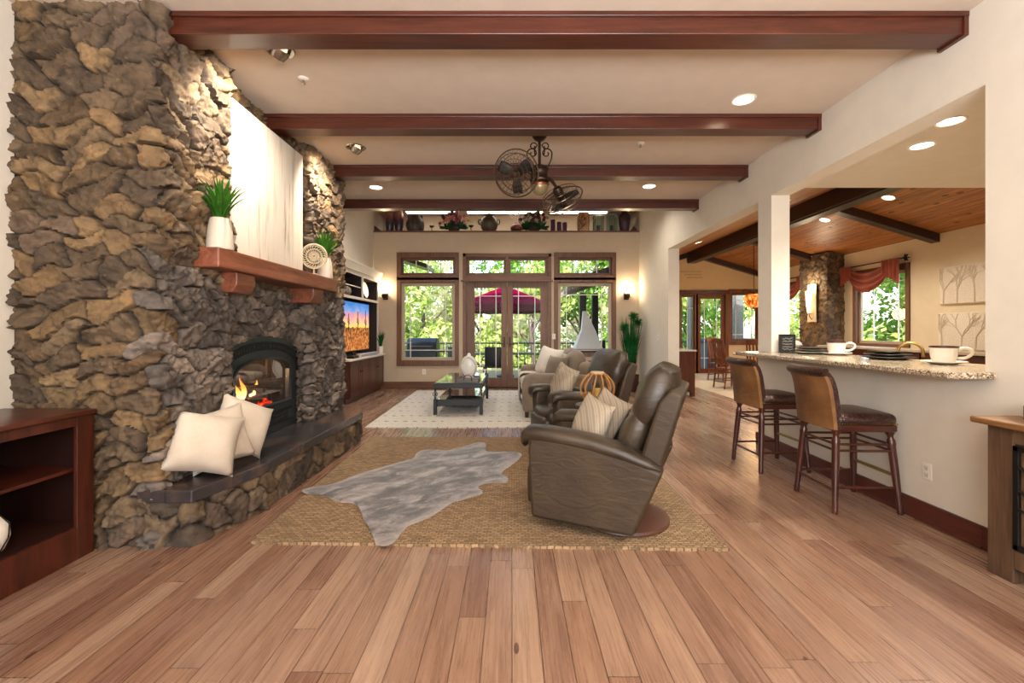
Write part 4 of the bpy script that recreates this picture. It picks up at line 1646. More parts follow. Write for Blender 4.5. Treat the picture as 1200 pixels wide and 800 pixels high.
m.build('glass_top', plain('green_glass_top', '3E4A48', 0.06, var=0.0, Coat_Weight=0.5), ct, bevel=0.002)
m = MB()
m.box((x0 + 0.03, y0 + 0.03, 0.13), (x1 - 0.03, y1 - 0.03, 0.225))
m.build('shelf_drawer_box', M_INK, ct, bevel=0.004)
m = MB()
m.box((x0 + 0.04, y0 + 0.035, 0.225), (x1 - 0.04, y1 - 0.035, 0.232))
m.build('shelf_glass', MATS['green_glass_top'], ct)
for (x, y) in ((x0 + 0.025, y0 + 0.025), (x1 - 0.025, y0 + 0.025), (x0 + 0.025, y1 - 0.025), (x1 - 0.025, y1 - 0.025)):
    m = MB()
    m.box((x - 0.025, y - 0.025, 0), (x + 0.025, y + 0.025, 0.24))
    m.box((x - 0.014, y - 0.014, 0.24), (x + 0.014, y + 0.014, 0.42))
    leg = m.build('leg', M_INK, ct, bevel=0.003)
    m = MB()
    yy = y - 0.018 if y < 0 else y + 0.018
    m.tube(arc((x, yy, 0.32), 0.033, 0, 2 * math.pi, 20, 'xz')[:-1], 0.008, 8, True)
    m.build('ring_ornament', M_NICKEL, leg, smooth=True)

tray = thing('serving_tray', 'grey wooden tray with a black hoop handle on the coffee table', 'tray', (-0.70, 7.45, 0.501))
m = MB()
m.box((-0.17, -0.24, 0), (0.17, 0.24, 0.02))
m.box((-0.17, -0.24, 0.02), (-0.155, 0.24, 0.05))
m.box((0.155, -0.24, 0.02), (0.17, 0.24, 0.05))
m.box((-0.155, -0.24, 0.02), (0.155, -0.225, 0.05))
m.box((-0.155, 0.225, 0.02), (0.155, 0.24, 0.05))
m.build('tray_board', wood('weathered_tray_wood', '4A423C', '6E6258', '8A7E70', 0), tray, bevel=0.003)
for s in (-1, 1):
    m = MB()
    m.tube([(-0.062, s * 0.245, 0.01)] + arc((0, s * 0.245, 0.045), 0.062, math.pi, 0, 14, 'xz') + [(0.062, s * 0.245, 0.01)], 0.006, 8)
    m.build('handle', M_BLACK, tray, smooth=True)

sc = thing('knot_sculpture', 'white openwork knot sculpture with a flat oval body standing on the tray', 'sculpture', (-0.72, 7.62, 0.521))
m = MB()
m.lathe([(0, 0), (0.07, 0), (0.07, 0.02), (0.05, 0.03), (0, 0.03)], 24)
m.build('plinth', M_WHITE, sc, smooth=40)
m = MB()
for k in range(5):
    a = k * math.pi / 5 + 0.3
    pts = []
    for q in range(36):
        t = 2 * math.pi * q / 36
        x, z = 0.125 * math.cos(t), 0.165 * math.sin(t)
        y = -0.035 + 0.03 * math.sin(2 * t + a)
        ca, sa = math.cos(a * 0.35 - 0.5), math.sin(a * 0.35 - 0.5)
        pts.append((x * ca - z * sa * 0.5, y, 0.195 + x * sa * 0.5 + z * ca))
    m.tube(pts, 0.015, 8, True)
m.build('knot', plain('white_ceramic_glaze', 'E8E4DC', 0.25, var=0.03), sc, smooth=True)
m = MB()
m.ball((0, 0, 0.19), 0.115, 24, 14, (1, 0.42, 1.4))
m.build('oval_body', MATS['white_ceramic_glaze'], sc, smooth=True)
m = MB()
m.tube([(0.0, 0, 0.33), (0.0, 0, 0.38)], [0.035, 0.03], 14)
m.ball((0, 0, 0.385), 0.03, 14, 8)
m.build('finial', MATS['white_ceramic_glaze'], sc, smooth=True)

# ------------------------------------------------------------------ pillows on the hearth
cushion('hearth_pillow', 'cream linen pillow at the near corner of the slate hearth', (-1.965, 2.93, 0.351), (0.41, 0.41, 0.27), R(42), R(26), M_LINEN, 11, roll=R(16))
cushion('hearth_pillow', 'cream linen pillow peeking out between two others on the hearth', (-2.01, 3.14, 0.351), (0.40, 0.40, 0.2), R(48), R(16), M_LINEN, 12, roll=R(-10))
cushion('hearth_pillow', 'cream linen pillow tipped on its corner before the firebox glass', (-1.96, 3.37, 0.351), (0.40, 0.40, 0.23), R(62), R(18), M_LINEN, 13, roll=R(28))

# ------------------------------------------------------------------ shelf unit at the left edge
bk = thing('bookshelf', 'low dark cherry bookshelf with empty shelves against the stone chimney', 'bookshelf', (-2.78, 1.75, 0))
ya, yb, xa, xb, zt = 0.85, 2.722, -3.035, -2.50, 0.855
m = MB()
m.rbox((xa, ya, zt - 0.028), (xb + 0.025, yb + 0.0, zt), 0.008, 2, 1)
m.build('top', M_CHERRYY, bk, world=True, smooth=40)
m = MB()
m.box((xa, ya, 0.0), (xa + 0.015, yb, zt - 0.03))
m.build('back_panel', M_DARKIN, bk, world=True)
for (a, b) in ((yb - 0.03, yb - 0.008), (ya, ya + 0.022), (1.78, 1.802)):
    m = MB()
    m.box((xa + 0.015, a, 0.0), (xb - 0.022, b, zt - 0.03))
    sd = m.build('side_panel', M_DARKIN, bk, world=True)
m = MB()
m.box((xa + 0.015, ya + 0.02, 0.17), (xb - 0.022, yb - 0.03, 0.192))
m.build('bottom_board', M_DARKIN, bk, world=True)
for (a, b) in ((1.803, yb - 0.034), (ya + 0.024, 1.779)):
    m = MB()
    m.rbox((xa + 0.02, a, 0.50), (xb - 0.05, b, 0.52), 0.004, 2)
    m.build('shelf', M_CHERRYY, bk, world=True)
m = MB()
m.box((xb - 0.022, yb - 0.105, 0.0), (xb, yb, zt - 0.03))
m.box((xb - 0.022, ya, 0.0), (xb, ya + 0.09, zt - 0.03))
m.box((xb - 0.022, 1.75, 0.19), (xb - 0.001, 1.83, zt - 0.03))
m.box((xb - 0.022, ya + 0.09, zt - 0.085), (xb - 0.0005, yb - 0.105, zt - 0.03))
m.box((xb - 0.022, ya + 0.09, 0.0), (xb - 0.0005, yb - 0.105, 0.19))
m.build('face_frame', M_CHERRY, bk, world=True, bevel=0.003)
jar = thing('wire_jar', 'white lattice jar at the left edge inside the bookshelf', 'jar', (-2.60, 2.22, 0.193))
m = MB()
pr = [(0.045, 0), (0.085, 0.04), (0.105, 0.10), (0.10, 0.16), (0.07, 0.2), (0.05, 0.215)]
m.lathe(pr + [(0.045, 0.215), (0.06, 0.19), (0.0, 0.19)], 28)
m.build('body', M_WHITE, jar, smooth=True)
m = MB()
for k in range(9):
    a = 2 * math.pi * k / 9
    m.tube([(r * 1.01 * math.cos(a + z * 4), r * 1.01 * math.sin(a + z * 4), z) for r, z in pr], 0.004, 6)
m.build('lattice', M_IRON, jar, smooth=True)

# ------------------------------------------------------------------ media cabinet
mc = thing('media_cabinet', 'built in media cabinet, cream hutch over cherry doors, left of the garden windows', 'media cabinet', (-3.1, 8.95, 0))
fy0, fy1 = 7.96, 10.08
LX = -2.83
m = MB()
m.box((-3.55, fy0, 0.10), (LX - 0.02, fy1, 0.76))
m.box((-3.5, fy0 + 0.03, 0.0), (LX - 0.09, fy1, 0.10))
m.build('base_carcass', M_CHERRY, mc, world=True)
m = MB()
m.rbox((-3.55, fy0 - 0.03, 0.76), (LX + 0.03, fy1 + 0.02, 0.80), 0.01, 2)
m.build('counter', M_CREAMCAB, mc, world=True, smooth=40)
nd = 4
for k in range(nd):
    a = fy0 + 0.03 + k * (fy1 - fy0 - 0.06) / nd + 0.006
    b = fy0 + 0.03 + (k + 1) * (fy1 - fy0 - 0.06) / nd - 0.006
    m = MB()
    m.box((LX - 0.02, a, 0.12), (LX - 0.008, b, 0.74))
    m.box((LX - 0.008, a, 0.12), (LX, a + 0.07, 0.74))
    m.box((LX - 0.008, b - 0.07, 0.12), (LX, b, 0.74))
    m.box((LX - 0.008, a + 0.07, 0.12), (LX, b - 0.07, 0.19))
    m.box((LX - 0.008, a + 0.07, 0.67), (LX, b - 0.07, 0.74))
    m.rbox((LX - 0.01, a + 0.09, 0.21), (LX - 0.001, b - 0.09, 0.65), 0.008, 2)
    d = m.build('door', M_CHERRY, mc, world=True, bevel=0.003)
    m = MB()
    kx = b - 0.035 if k % 2 == 0 else a + 0.035
    m.M = Matrix.Translation((LX, kx, 0.55)) @ Matrix.Rotation(R(90), 4, 'Y')
    m.lathe([(0.006, 0), (0.006, 0.015), (0.014, 0.02), (0.012, 0.03), (0, 0.033)], 14)
    kn = m.build('knob', M_BRONZE, d, smooth=True)
    inv = d.matrix_basis.inverted() @ mc.matrix_basis.inverted()
    kn.data.transform(inv)
HX = -2.95
m = MB()
HF = HX - 0.03
m.box((HF, fy0 - 0.2, 0.80), (HX, fy0 - 0.15, 2.42))
m.box((-3.55, fy1 - 0.02, 0.80), (HX, fy1, 2.42))
m.box((HF, fy1 - 0.05, 0.80), (HX, fy1 - 0.02, 2.42))
m.box((HF, fy0 - 0.15, 1.90), (HX, fy1 - 0.05, 1.95))
m.box((HF, fy0 - 0.15, 2.36), (HX, fy1 - 0.05, 2.44))
m.box((HF, 9.00, 1.95), (HX, 9.05, 2.36))
m.box((HX - 0.06, fy0 - 0.15, 2.14), (HX - 0.04, 9.0, 2.16))
m.build('hutch_frame', M_CREAMCAB, mc, world=True, bevel=0.004)
m = MB()
m.box((-3.58, fy0 - 0.2, 0.80), (-3.54, fy1, 2.42))
m.box((-3.54, fy0 - 0.2, 1.905), (HF, fy1 - 0.02, 1.945))
m.box((-3.54, fy0 - 0.2, 2.365), (HF, fy1 - 0.02, 2.42))
m.box((-3.54, 9.005, 1.945), (HF, 9.045, 2.365))
m.box((-3.54, fy0 - 0.15, 2.142), (HX - 0.06, 9.0, 2.158))
m.box((-3.54, fy0 - 0.2, 0.80), (HF, fy0 - 0.155, 2.42))
m.box((-3.54, fy1 - 0.056, 0.81), (HF, fy1 - 0.021, 2.42))
m.build('hutch_back', plain('hutch_dark_back', '2E1E1A', 0.6), mc, world=True)
m = MB()
prof = [(HX, 2.42), (HX + 0.03, 2.43), (HX + 0.035, 2.46), (HX + 0.06, 2.50), (HX + 0.065, 2.53), (HX + 0.085, 2.56), (HX + 0.085, 2.59), (-3.55, 2.59), (-3.55, 2.42)]
m.prism([(x, z) for x, z in prof], 'y', fy0 - 0.22, fy1 + 0.05)
m.build('cornice', M_CREAMCAB, mc, world=True, smooth=30)

tv = thing('television', 'flat television showing a desert sunset in the media cabinet', 'television', (-3.02, 8.78, 0.80))
m = MB()
m.rbox((-3.10, 7.93, 0.90), (-3.035, 9.66, 1.86), 0.012, 2)
m.build('housing', M_BLACK, tv, world=True, smooth=40)
m = MB()
m.add([(-3.033, 7.95, 0.925), (-3.033, 9.64, 0.925), (-3.033, 9.64, 1.845), (-3.033, 7.95, 1.845)], [(0, 1, 2, 3)])
sm = m.build('screen', screen_material(), tv, world=True)
# put the picture's own origin at the lower near corner of the screen
sm.data.transform(Matrix.Translation((0.013, 0.83, -0.125)))
sm.location = (-0.013, -0.83, 0.125)
m = MB()
for (y, z0, z1, w) in ((8.45, 1.30, 1.62, .016), (8.95, 1.31, 1.68, .018), (9.42, 1.30, 1.72, .02)):
    m.rbox((-3.0325, y - w, z0), (-3.0305, y + w, z1), 0.001, 1)
    m.rbox((-3.0325, y - 3.4 * w, z0 + 0.16), (-3.0305, y - 2.2 * w, z0 + 0.24), 0.001, 1)
    m.rbox((-3.0325, y - 3.4 * w, z0 + 0.15), (-3.0305, y, z0 + 0.17), 0.001, 1)
    m.rbox((-3.0325, y + 2.2 * w, z0 + 0.13), (-3.0305, y + 3.2 * w, z0 + 0.22), 0.001, 1)
    m.rbox((-3.0325, y, z0 + 0.12), (-3.0305, y + 3.2 * w, z0 + 0.14), 0.001, 1)
m.build('pictured_cacti', emit('pictured_cactus_green', '2A3420', 0.6), tv, world=True)
m = MB()
m.box((-3.12, 8.55, 0.801), (-3.0, 9.1, 0.815))
m.box((-3.08, 8.75, 0.815), (-3.06, 8.9, 0.92))
m.build('stand', M_BLACK, tv, world=True, bevel=0.004)
sb = thing('soundbar', 'long silver soundbar lying in front of the television', 'soundbar', (-2.90, 9.15, 0.801))
m = MB()
m.rbox((-0.045, -0.55, 0.0), (0.045, 0.55, 0.06), 0.012, 2)
m.build('housing', plain('silver_plastic', 'C4C4C2', 0.4, 0.2), sb, smooth=40)
m = MB()
m.box((0.0455, -0.53, 0.008), (0.047, 0.53, 0.05))
m.build('grille', plain('grey_mesh', '9A9A98', 0.7), sb)
cb = tag(MB().rbox((-2.98, 8.18, 0.801), (-2.84, 8.45, 0.845), 0.008, 2).build('cable_box', M_BLACK, None, loc=(-2.91, 8.31, 0.801)), 'small black box beside the soundbar on the media cabinet counter', 'box')


u = thing('ribbed_jar', 'grey ribbed jar on the hutch shelf above the television', 'jar', (-3.08, 8.35, 1.951))
m = MB()
m.lathe([(0.07, 0), (0.11, 0.03), (0.125, 0.08), (0.11, 0.14), (0.07, 0.165)], 40, flute=0.05, nfl=14)
m.build('body', plain('grey_stoneware', '8E877C', 0.6, var=0.2), u, smooth=True)
m = MB()
m.lathe([(0.07, 0.165), (0.072, 0.175), (0.0, 0.183)], 24)
m.build('lid', MATS['grey_stoneware'], u, smooth=True)
pl = thing('display_plate', 'pale round plate on a small easel in the right compartment of the hutch', 'plate', (-3.06, 9.45, 1.951))
m = MB()
m.M = Matrix.Translation((0, 0, 0.195)) @ Matrix.Rotation(R(-8), 4, 'Y') @ Matrix.Rotation(R(90), 4, 'Y')
m.lathe([(0, 0), (0.10, 0.002), (0.14, 0.012), (0.165, 0.016), (0.165, 0.022), (0.13, 0.019), (0.10, 0.010), (0, 0.008)], 36)
m.build('disc', plain('pale_glaze', 'D8D2C0', 0.3, var=0.06), pl, smooth=50)
m = MB()
for s in (-1, 1):
    m.tube([(0.05, s * 0.05, 0.0), (0.03, s * 0.05, 0.03), (-0.02, s * 0.03, 0.16), (-0.08, 0, 0.0)], 0.005, 6)
m.build('easel', M_BLACK, pl, smooth=True)

# ------------------------------------------------------------------ plants and pots
M_GRASS = leaf_material('blade_green', '1C4414', '3E6E26', '86A04A', 0.25)
M_REED = leaf_material('reed_green', '12381E', '1E5A2E', '3A7A40', 0.2)


def blades(m, n, length, spread, width, seed, droop=0.5, z0=0.0, r0=0.03):
    rnd = random.Random(seed)
    for k in range(n):
        a = rnd.uniform(0, 2 * math.pi)
        L = length * rnd.uniform(0.6, 1.0)
        sp = spread * rnd.uniform(0.15, 1.0)
        w = width * rnd.uniform(0.7, 1.1)
        rr = r0 * rnd.uniform(0, 1)
        d = Vector((math.cos(a), math.sin(a), 0))
        sdir = Vector((-math.sin(a), math.cos(a), 0))
        vs, fs = [], []
        N = 7
        for i in range(N + 1):
            t = i / N
            out = rr + sp * t ** 1.6
            z = z0 + L * (t - droop * 0.5 * (sp / max(spread, 1e-6)) * t ** 3)
            c = d * out + Vector((0, 0, z))
            ww = w * (0.55 + 1.2 * t * (1 - t)) * (1 - t ** 5) + 0.0008
            vs += [tuple(c - sdir * ww), tuple(c - d * ww * 0.5 + Vector((0, 0, -0.15 * ww))), tuple(c + sdir * ww)]
            if i:
                b = (i - 1) * 3
                fs += [(b, b + 1, b + 4, b + 3), (b + 1, b + 2, b + 5, b + 4)]
        m.add(vs, fs)
    return m


for (nm, loc, pot, lab, flip) in (('near', (-2.075, 3.235, 1.891), None, 'spiky green plant in a ribbed white pot at the near end of the mantel', 0),
                                 ('far', (-2.075, 5.04, 1.891), None, 'spiky green plant in a pale pot at the far end of the mantel', 1)):
    p = thing('potted_plant', lab, 'potted plant', loc, 0, 'mantel plants')
    m = MB()
    m.lathe([(0.0, 0.0), (0.083, 0.0), (0.085, 0.012), (0.078, 0.12), (0.066, 0.20), (0.058, 0.222), (0.052, 0.222), (0.05, 0.2), (0, 0.2)], 72, flute=0.022 if not flip else 0.008, nfl=36)
    m.build('pot', plain('ribbed_white_pot', 'CFC4B4', 0.7, var=0.06), p, smooth=70)
    m = MB()
    blades(m, 64, 0.36 if not flip else 0.38, 0.21, 0.013, 21 + flip, 0.45, 0.19, 0.035)
    m.build('leaves', M_GRASS, p, smooth=True)
m = MB()
ds = thing('disc_ornament', 'round pierced wooden disc on a stand, on the mantel beside the painting', 'ornament', (-2.07, 4.76, 1.891), R(18))
m.lathe([(0.0, 0), (0.05, 0), (0.05, 0.014), (0.012, 0.02), (0.008, 0.075), (0, 0.075)], 20)
m.build('stand', plain('washed_wood', 'B8A88E', 0.7, var=0.2), ds, smooth=40)
m = MB()
c = (0, 0, 0.20)
for r_, w in ((0.125, 0.010), (0.108, 0.004), (0.075, 0.006), (0.045, 0.006), (0.018, 0.012)):
    m.tube(arc(c, r_, 0, 2 * math.pi, 36, 'xz')[:-1], w, 6, True)
for k in range(24):
    a = 2 * math.pi * k / 24
    b = a + 0.35
    m.tube([(c[0] + 0.02 * math.cos(a), 0, c[2] + 0.02 * math.sin(a)), (c[0] + 0.07 * math.cos(b), 0, c[2] + 0.07 * math.sin(b)), (c[0] + 0.125 * math.cos(a), 0, c[2] + 0.125 * math.sin(a))], 0.004, 5)
m.build('disc', MATS['washed_wood'], ds, smooth=True)

# painting leaning over the mantel
pt = thing('painting', 'tall white abstract canvas with grey and tan streaks above the mantel', 'painting', (-2.17, 4.07, 1.891))
m = MB()
m.rbox((-2.195, 3.50, 1.893), (-2.155, 4.69, 3.11), 0.004, 2)
m.build('canvas', M_CANVAS, pt, world=True, smooth=40)

gp = thing('tall_grass_plant', 'tall green onion grass with pompom heads in the corner right of the windows', 'plant', (2.55, 9.78, 0))
m = MB()
m.lathe([(0, 0), (0.13, 0), (0.17, 0.30), (0.18, 0.36), (0.165, 0.36), (0.155, 0.3), (0, 0.3)], 28)
m.build('pot', plain('dark_red_pot', '4A2824', 0.5, var=0.1), gp, smooth=40)
m = MB()
blades(m, 150, 1.45, 0.26, 0.011, 31, 0.15, 0.3, 0.10)
m.build('blades', M_REED, gp, smooth=True)
rnd = random.Random(8)
for (x, y, z) in ((-0.14, -0.05, 1.38), (0.06, 0.0, 1.62), (0.12, -0.1, 1.48)):
    m = MB()
    m.tube([(x * 0.2, y * 0.2, 0.3), (x * 0.6, y * 0.6, 0.9), (x, y, z)], 0.006, 6)
    for k in range(260):
        v = Vector((rnd.gauss(0, 1), rnd.gauss(0, 1), rnd.gauss(0, 1))).normalized()
        r_ = 0.12
        s_ = v.orthogonal().normalized() * 0.005
        A = Vector((x, y, z))
        m.add([A - s_, A + s_, A + v * r_ + s_ * 0.3 + Vector((0, 0, -0.01)), A + v * r_ - s_ * 0.3 + Vector((0, 0, -0.01))], [(0, 1, 2, 3)])
    m.build('pompom_head', M_REED, gp)
sp = thing('small_potted_plant', 'small green plant in a white cylinder pot at the far end of the media cabinet', 'potted plant', (-2.88, 9.98, 0.801))
m = MB()
m.lathe([(0, 0), (0.05, 0), (0.055, 0.16), (0.048, 0.16), (0.045, 0.14), (0, 0.14)], 22)
m.build('pot', M_WHITE, sp, smooth=40)
m = MB()
blades(m, 34, 0.42, 0.13, 0.008, 41, 0.4, 0.13, 0.03)
m.build('leaves', M_REED, sp, smooth=True)

# ------------------------------------------------------------------ rustic cabinet at the right edge
rc = thing('rustic_cabinet', 'rustic wooden sideboard with iron branch trim against the right wall', 'cabinet', (2.70, 1.9, 0))
a, b, xf = 1.30, 2.50, 2.61
m = MB()
m.rbox((xf - 0.05, a - 0.04, 0.81), (XR - 0.01, b + 0.05, 0.845), 0.01, 2)
m.build('top', M_RUSTICT, rc, world=True, smooth=40)
m = MB()
m.box((xf + 0.02, a, 0.09), (XR - 0.03, b, 0.81))
m.build('carcass', M_RUSTIC, rc, world=True)
m = MB()
for (y0, y1) in ((b - 0.13, b), (a, a + 0.13), ((a + b) / 2 - 0.04, (a + b) / 2 + 0.04)):
    m.box((xf, y0, 0.0 if y0 != (a + b) / 2 - 0.04 else 0.09), (xf + 0.06, y1, 0.81))
m.box((xf, a + 0.13, 0.73), (xf + 0.02, b - 0.13, 0.81))
m.box((xf, a + 0.13, 0.08), (xf + 0.02, b - 0.13, 0.18))
m.build('face_frame', M_RUSTIC, rc, world=True, bevel=0.006)
for (y0, y1) in (((a + b) / 2 + 0.045, b - 0.135), (a + 0.135, (a + b) / 2 - 0.045)):
    m = MB()
    m.box((xf + 0.006, y0, 0.185), (xf + 0.02, y1, 0.725))
    d = m.build('door', M_RUSTIC, rc, world=True, bevel=0.004)
    m = MB()
    for (p, q) in (((y0 + 0.015, 0.20), (y0 + 0.015, 0.71)), ((y1 - 0.015, 0.20), (y1 - 0.015, 0.71)), ((y0 + 0.015, 0.71), (y1 - 0.015, 0.71)), ((y0 + 0.015, 0.20), (y1 - 0.015, 0.20))):
        m.box((xf - 0.012, min(p[0], q[0]) - 0.014, min(p[1], q[1]) - 0.014), (xf + 0.006, max(p[0], q[0]) + 0.014, max(p[1], q[1]) + 0.014))
    m.build('iron_border', M_IRON, d, world=True, bevel=0.003)
    m = MB()
    br = [[(y1 - 0.03, 0.62), (y1 - 0.14, 0.55), (y1 - 0.25, 0.56), (y0 + 0.05, 0.50)], [(y1 - 0.10, 0.70), (y1 - 0.17, 0.58), (y1 - 0.22, 0.40), (y1 - 0.2, 0.22)],
          [(y1 - 0.03, 0.50), (y1 - 0.16, 0.42), (y1 - 0.3, 0.30), (y0 + 0.04, 0.28)], [(y1 - 0.03, 0.40), (y1 - 0.10, 0.385), (y1 - 0.18, 0.37)], [(y1 - 0.2, 0.57), (y1 - 0.28, 0.66), (y0 + 0.06, 0.69)]]
    for pth in br:
        m.tube(smooth_path([(xf - 0.008 + 0.002 * (k % 2), y, z) for k, (y, z) in enumerate(pth)], 4), 0.007, 6)
    for (y, z) in ((y1 - 0.2, 0.46), (y1 - 0.33, 0.52), (y1 - 0.28, 0.34)):
        m.ball((xf - 0.01, y, z), 0.022, 10, 6, (0.35, 1, 1.5))
    m.build('iron_branches', M_IRON, d, world=True, smooth=True)
bx = tag(MB().rbox((2.69, 2.14, 0.846), (2.83, 2.40, 0.93), 0.01, 2).build('black_box', M_BLACK, None, loc=(2.76, 2.27, 0.846)), 'small black speaker box on the rustic sideboard', 'box')

# ------------------------------------------------------------------ bar
bc = thing('bar_counter', 'speckled granite bar counter with rounded edge on the knee wall', 'counter', (3.0, 4.0, 1.03))
m = MB()
m.prism([(2.58, 2.70), (2.60, 2.665), (2.845, 2.665), (2.845, 2.745), (3.055, 2.745), (3.44, 2.745), (3.44, 5.30), (2.62, 5.30), (2.58, 5.26)], 'z', 1.032, 1.072)
# the column stands through the slab: leave its footprint open
m.build('slab', M_GRANITE, bc, world=True, bevel=0.012, seg=3)
oc = MB()
oc.rbox((XR - 0.006, 3.085, 0.295), (XR, 3.16, 0.41), 0.003, 2)
o = thing('wall_outlet', 'white double outlet on the bar wall behind the nearest stool', 'outlet', (XR, 3.12, 0.35), 0, 'wall outlets')
oc.build('plate', M_WHITE, o, world=True, smooth=40)
m = MB()
for z in (0.328, 0.377):
    m.rbox((XR - 0.009, 3.106, z - 0.015), (XR - 0.005, 3.139, z + 0.015), 0.004, 2)
m.build('sockets', plain('socket_white', 'D4CFC6', 0.5), o, world=True)
m = MB()
for z in (0.328, 0.377):
    for yy in (3.115, 3.13):
        m.box((XR - 0.0095, yy - 0.0015, z - 0.004), (XR - 0.0088, yy + 0.0015, z + 0.006))
    m.ball((XR - 0.009, 3.1225, z - 0.009), 0.0025, 8, 5)
m.build('slots', M_DARK, o, world=True)


def stool(loc, rz, label):
    """bar stool facing local +x"""
    t = thing('bar_stool', label, 'bar stool', loc, rz, 'bar stools')
    m = MB()
    m.rbox((-0.20, -0.225, 0.625), (0.24, 0.225, 0.715), 0.04, 3, 8, 0.018)
    m.build('seat', M_WOVEN, t, smooth=60)
    m = MB()
    m.rbox((-0.205, -0.222, 0.585), (0.238, 0.222, 0.635), 0.012, 2, 1)
    m.build('seat_rail', M_STOOL, t, smooth=40)
    m = MB()
    for k in range(26):
        for y in (-0.226, 0.226):
            m.ball((-0.19 + 0.42 * k / 25, y, 0.645), 0.0055, 6, 4)
    m.build('nail_heads', M_BRASS, t, smooth=True)
    # scooped backrest: tan outside, dark woven inside, rolled top
    prof = [(-0.205, 0.60), (-0.215, 0.70), (-0.225, 0.80), (-0.24, 0.90), (-0.262, 0.97), (-0.295, 1.015)]

    def curve(v):
        return 0.035 * (1 - (2 * v - 1) ** 2)

    def side(off, name, mat, th):
        m = MB()

        def sh(u, v, o_):
            f = u * (len(prof) - 1)
            i = min(int(f), len(prof) - 2)
            q = f - i
            x = prof[i][0] * (1 - q) + prof[i + 1][0] * q
            z = prof[i][1] * (1 - q) + prof[i + 1][1] * q
            w = 0.225 - 0.01 * u
            return (x + o_ - curve(v) + 0.02, (2 * v - 1) * w, z)
        n1, n2 = 12, 14
        vs = [sh(i / n1, j / n2, off) for i in range(n1 + 1) for j in range(n2 + 1)]
        vs2 = [sh(i / n1, j / n2, off + th) for i in range(n1 + 1) for j in range(n2 + 1)]
        w = n2 + 1
        fs = []
        N = len(vs)
        for i in range(n1):
            for j in range(n2):
                p = i * w + j
                fs.append((p, p + 1, p + w + 1, p + w))
                fs.append((N + p, N + p + w, N + p + w + 1, N + p + 1))
        for i in range(n1):
            for j in (0, n2):
                p = i * w + j
                fs.append((p, p + w, N + p + w, N + p))
        for i in (0, n1):
            for j in range(n2):
                p = i * w + j
                fs.append((p, p + 1, N + p + 1, N + p))
        m.add(vs + vs2, fs)
        return m.build(name, mat, t, merge=True, smooth=60)
    b_ = side(-0.028, 'backrest', M_TAN, 0.027)
    side(0.0, 'inner_back_pad', M_WOVEN, 0.035)
    m = MB()
    pts = []
    for j in range(15):
        v = j / 14
        pts.append((-0.292 - curve(v) + 0.02, (2 * v - 1) * 0.222, 1.015))
    m.tube(pts, [0.03] + [0.036] * 13 + [0.03], 12)
    m.build('rolled_top', M_WOVEN, t, smooth=60)
    legs = {}
    for (sx, sy) in ((-1, -1), (-1, 1), (1, -1), (1, 1)):
        top = Vector((0.205 if sx > 0 else -0.175, sy * 0.185, 0.60))
        bot = Vector((0.245 if sx > 0 else -0.215, sy * 0.235, 0.0))
        m = MB()
        rr = [(0, .028), (0.05, .028), (0.07, .02), (0.10, .018), (0.13, .026), (0.17, .028), (0.20, .025), (0.5, .025), (0.88, .019), (0.93, .021), (0.97, .02), (1, .017)]
        m.tube([top.lerp(bot, q) for q, r in rr], [r for q, r in rr], 12)
        m.build('leg', M_STOOL, t, smooth=50)
        legs[(sx, sy)] = (top, bot)

    def P(k, z):
        tp, bt = legs[k]
        return tp.lerp(bt, (0.60 - z) / 0.60)

    def rail(k1, k2, z, r, mat=M_STOOL, name='stretcher', z2=None):
        m = MB()
        A, B = P(k1, z), P(k2, z if z2 is None else z2)
        m.tube([A, A.lerp(B, 0.5), B], r, 10)
        m.build(name, mat, t, smooth=True)
    for z in (0.49, 0.445):
        rail((-1, -1), (1, -1), z, 0.009)
        rail((-1, 1), (1, 1), z, 0.009)
        rail((-1, -1), (-1, 1), z, 0.009)
        rail((1, -1), (1, 1), z, 0.009)
    rail((-1, -1), (1, -1), 0.185, 0.010)
    rail((-1, 1), (1, 1), 0.185, 0.010)
    rail((-1, -1), (-1, 1), 0.16, 0.010)
    rail((1, -1), (1, 1), 0.27, 0.012, M_BRASS, 'brass_footrest')
    return t


stool((2.545, 3.50, 0), R(-2), 'nearer of two leather bar stools with scooped backs at the counter')
stool((2.49, 4.43, 0), R(3), 'farther of two leather bar stools with scooped backs, beside the column')

M_PLATE = plain('dark_bronze_plate', '3A3630', 0.3, 0.3, var=0.25, vs=12)


def plate_stack(loc, label, n=3, r=0.19):
    """charger, plate, plate: each lifts off, so each is a thing"""
    for k in range(n):
        rr = r * (1.0, 0.86, 0.72)[k]
        m = MB()
        m.lathe([(0, 0), (rr * 0.62, 0), (rr * 0.7, 0.006), (rr, 0.018), (rr, 0.022), (rr * 0.7, 0.012), (0, 0.009)], 40)
        o = m.build(('charger_plate', 'dinner_plate', 'salad_plate')[k], M_PLATE, None, smooth=40)
        o.location = (loc[0], loc[1], loc[2] + 0.0235 * k + 0.001)
        tag(o, ('wide dark charger, bottom of the plate stack ', 'middle dark plate of the stack ', 'top dark plate of the stack ')[k] + label, 'plate', 'dark plates on the bar counter')


plate_stack((3.20, 3.88, 1.072), 'between the two coffee cups')
plate_stack((3.10, 4.72, 1.072), 'beside the column')
M_CUP = plain('cup_glaze', 'E8E2D4', 0.25, var=0.03)
M_CUPRIM = plain('cup_brown_rim', '4A2A18', 0.3, var=0.2)


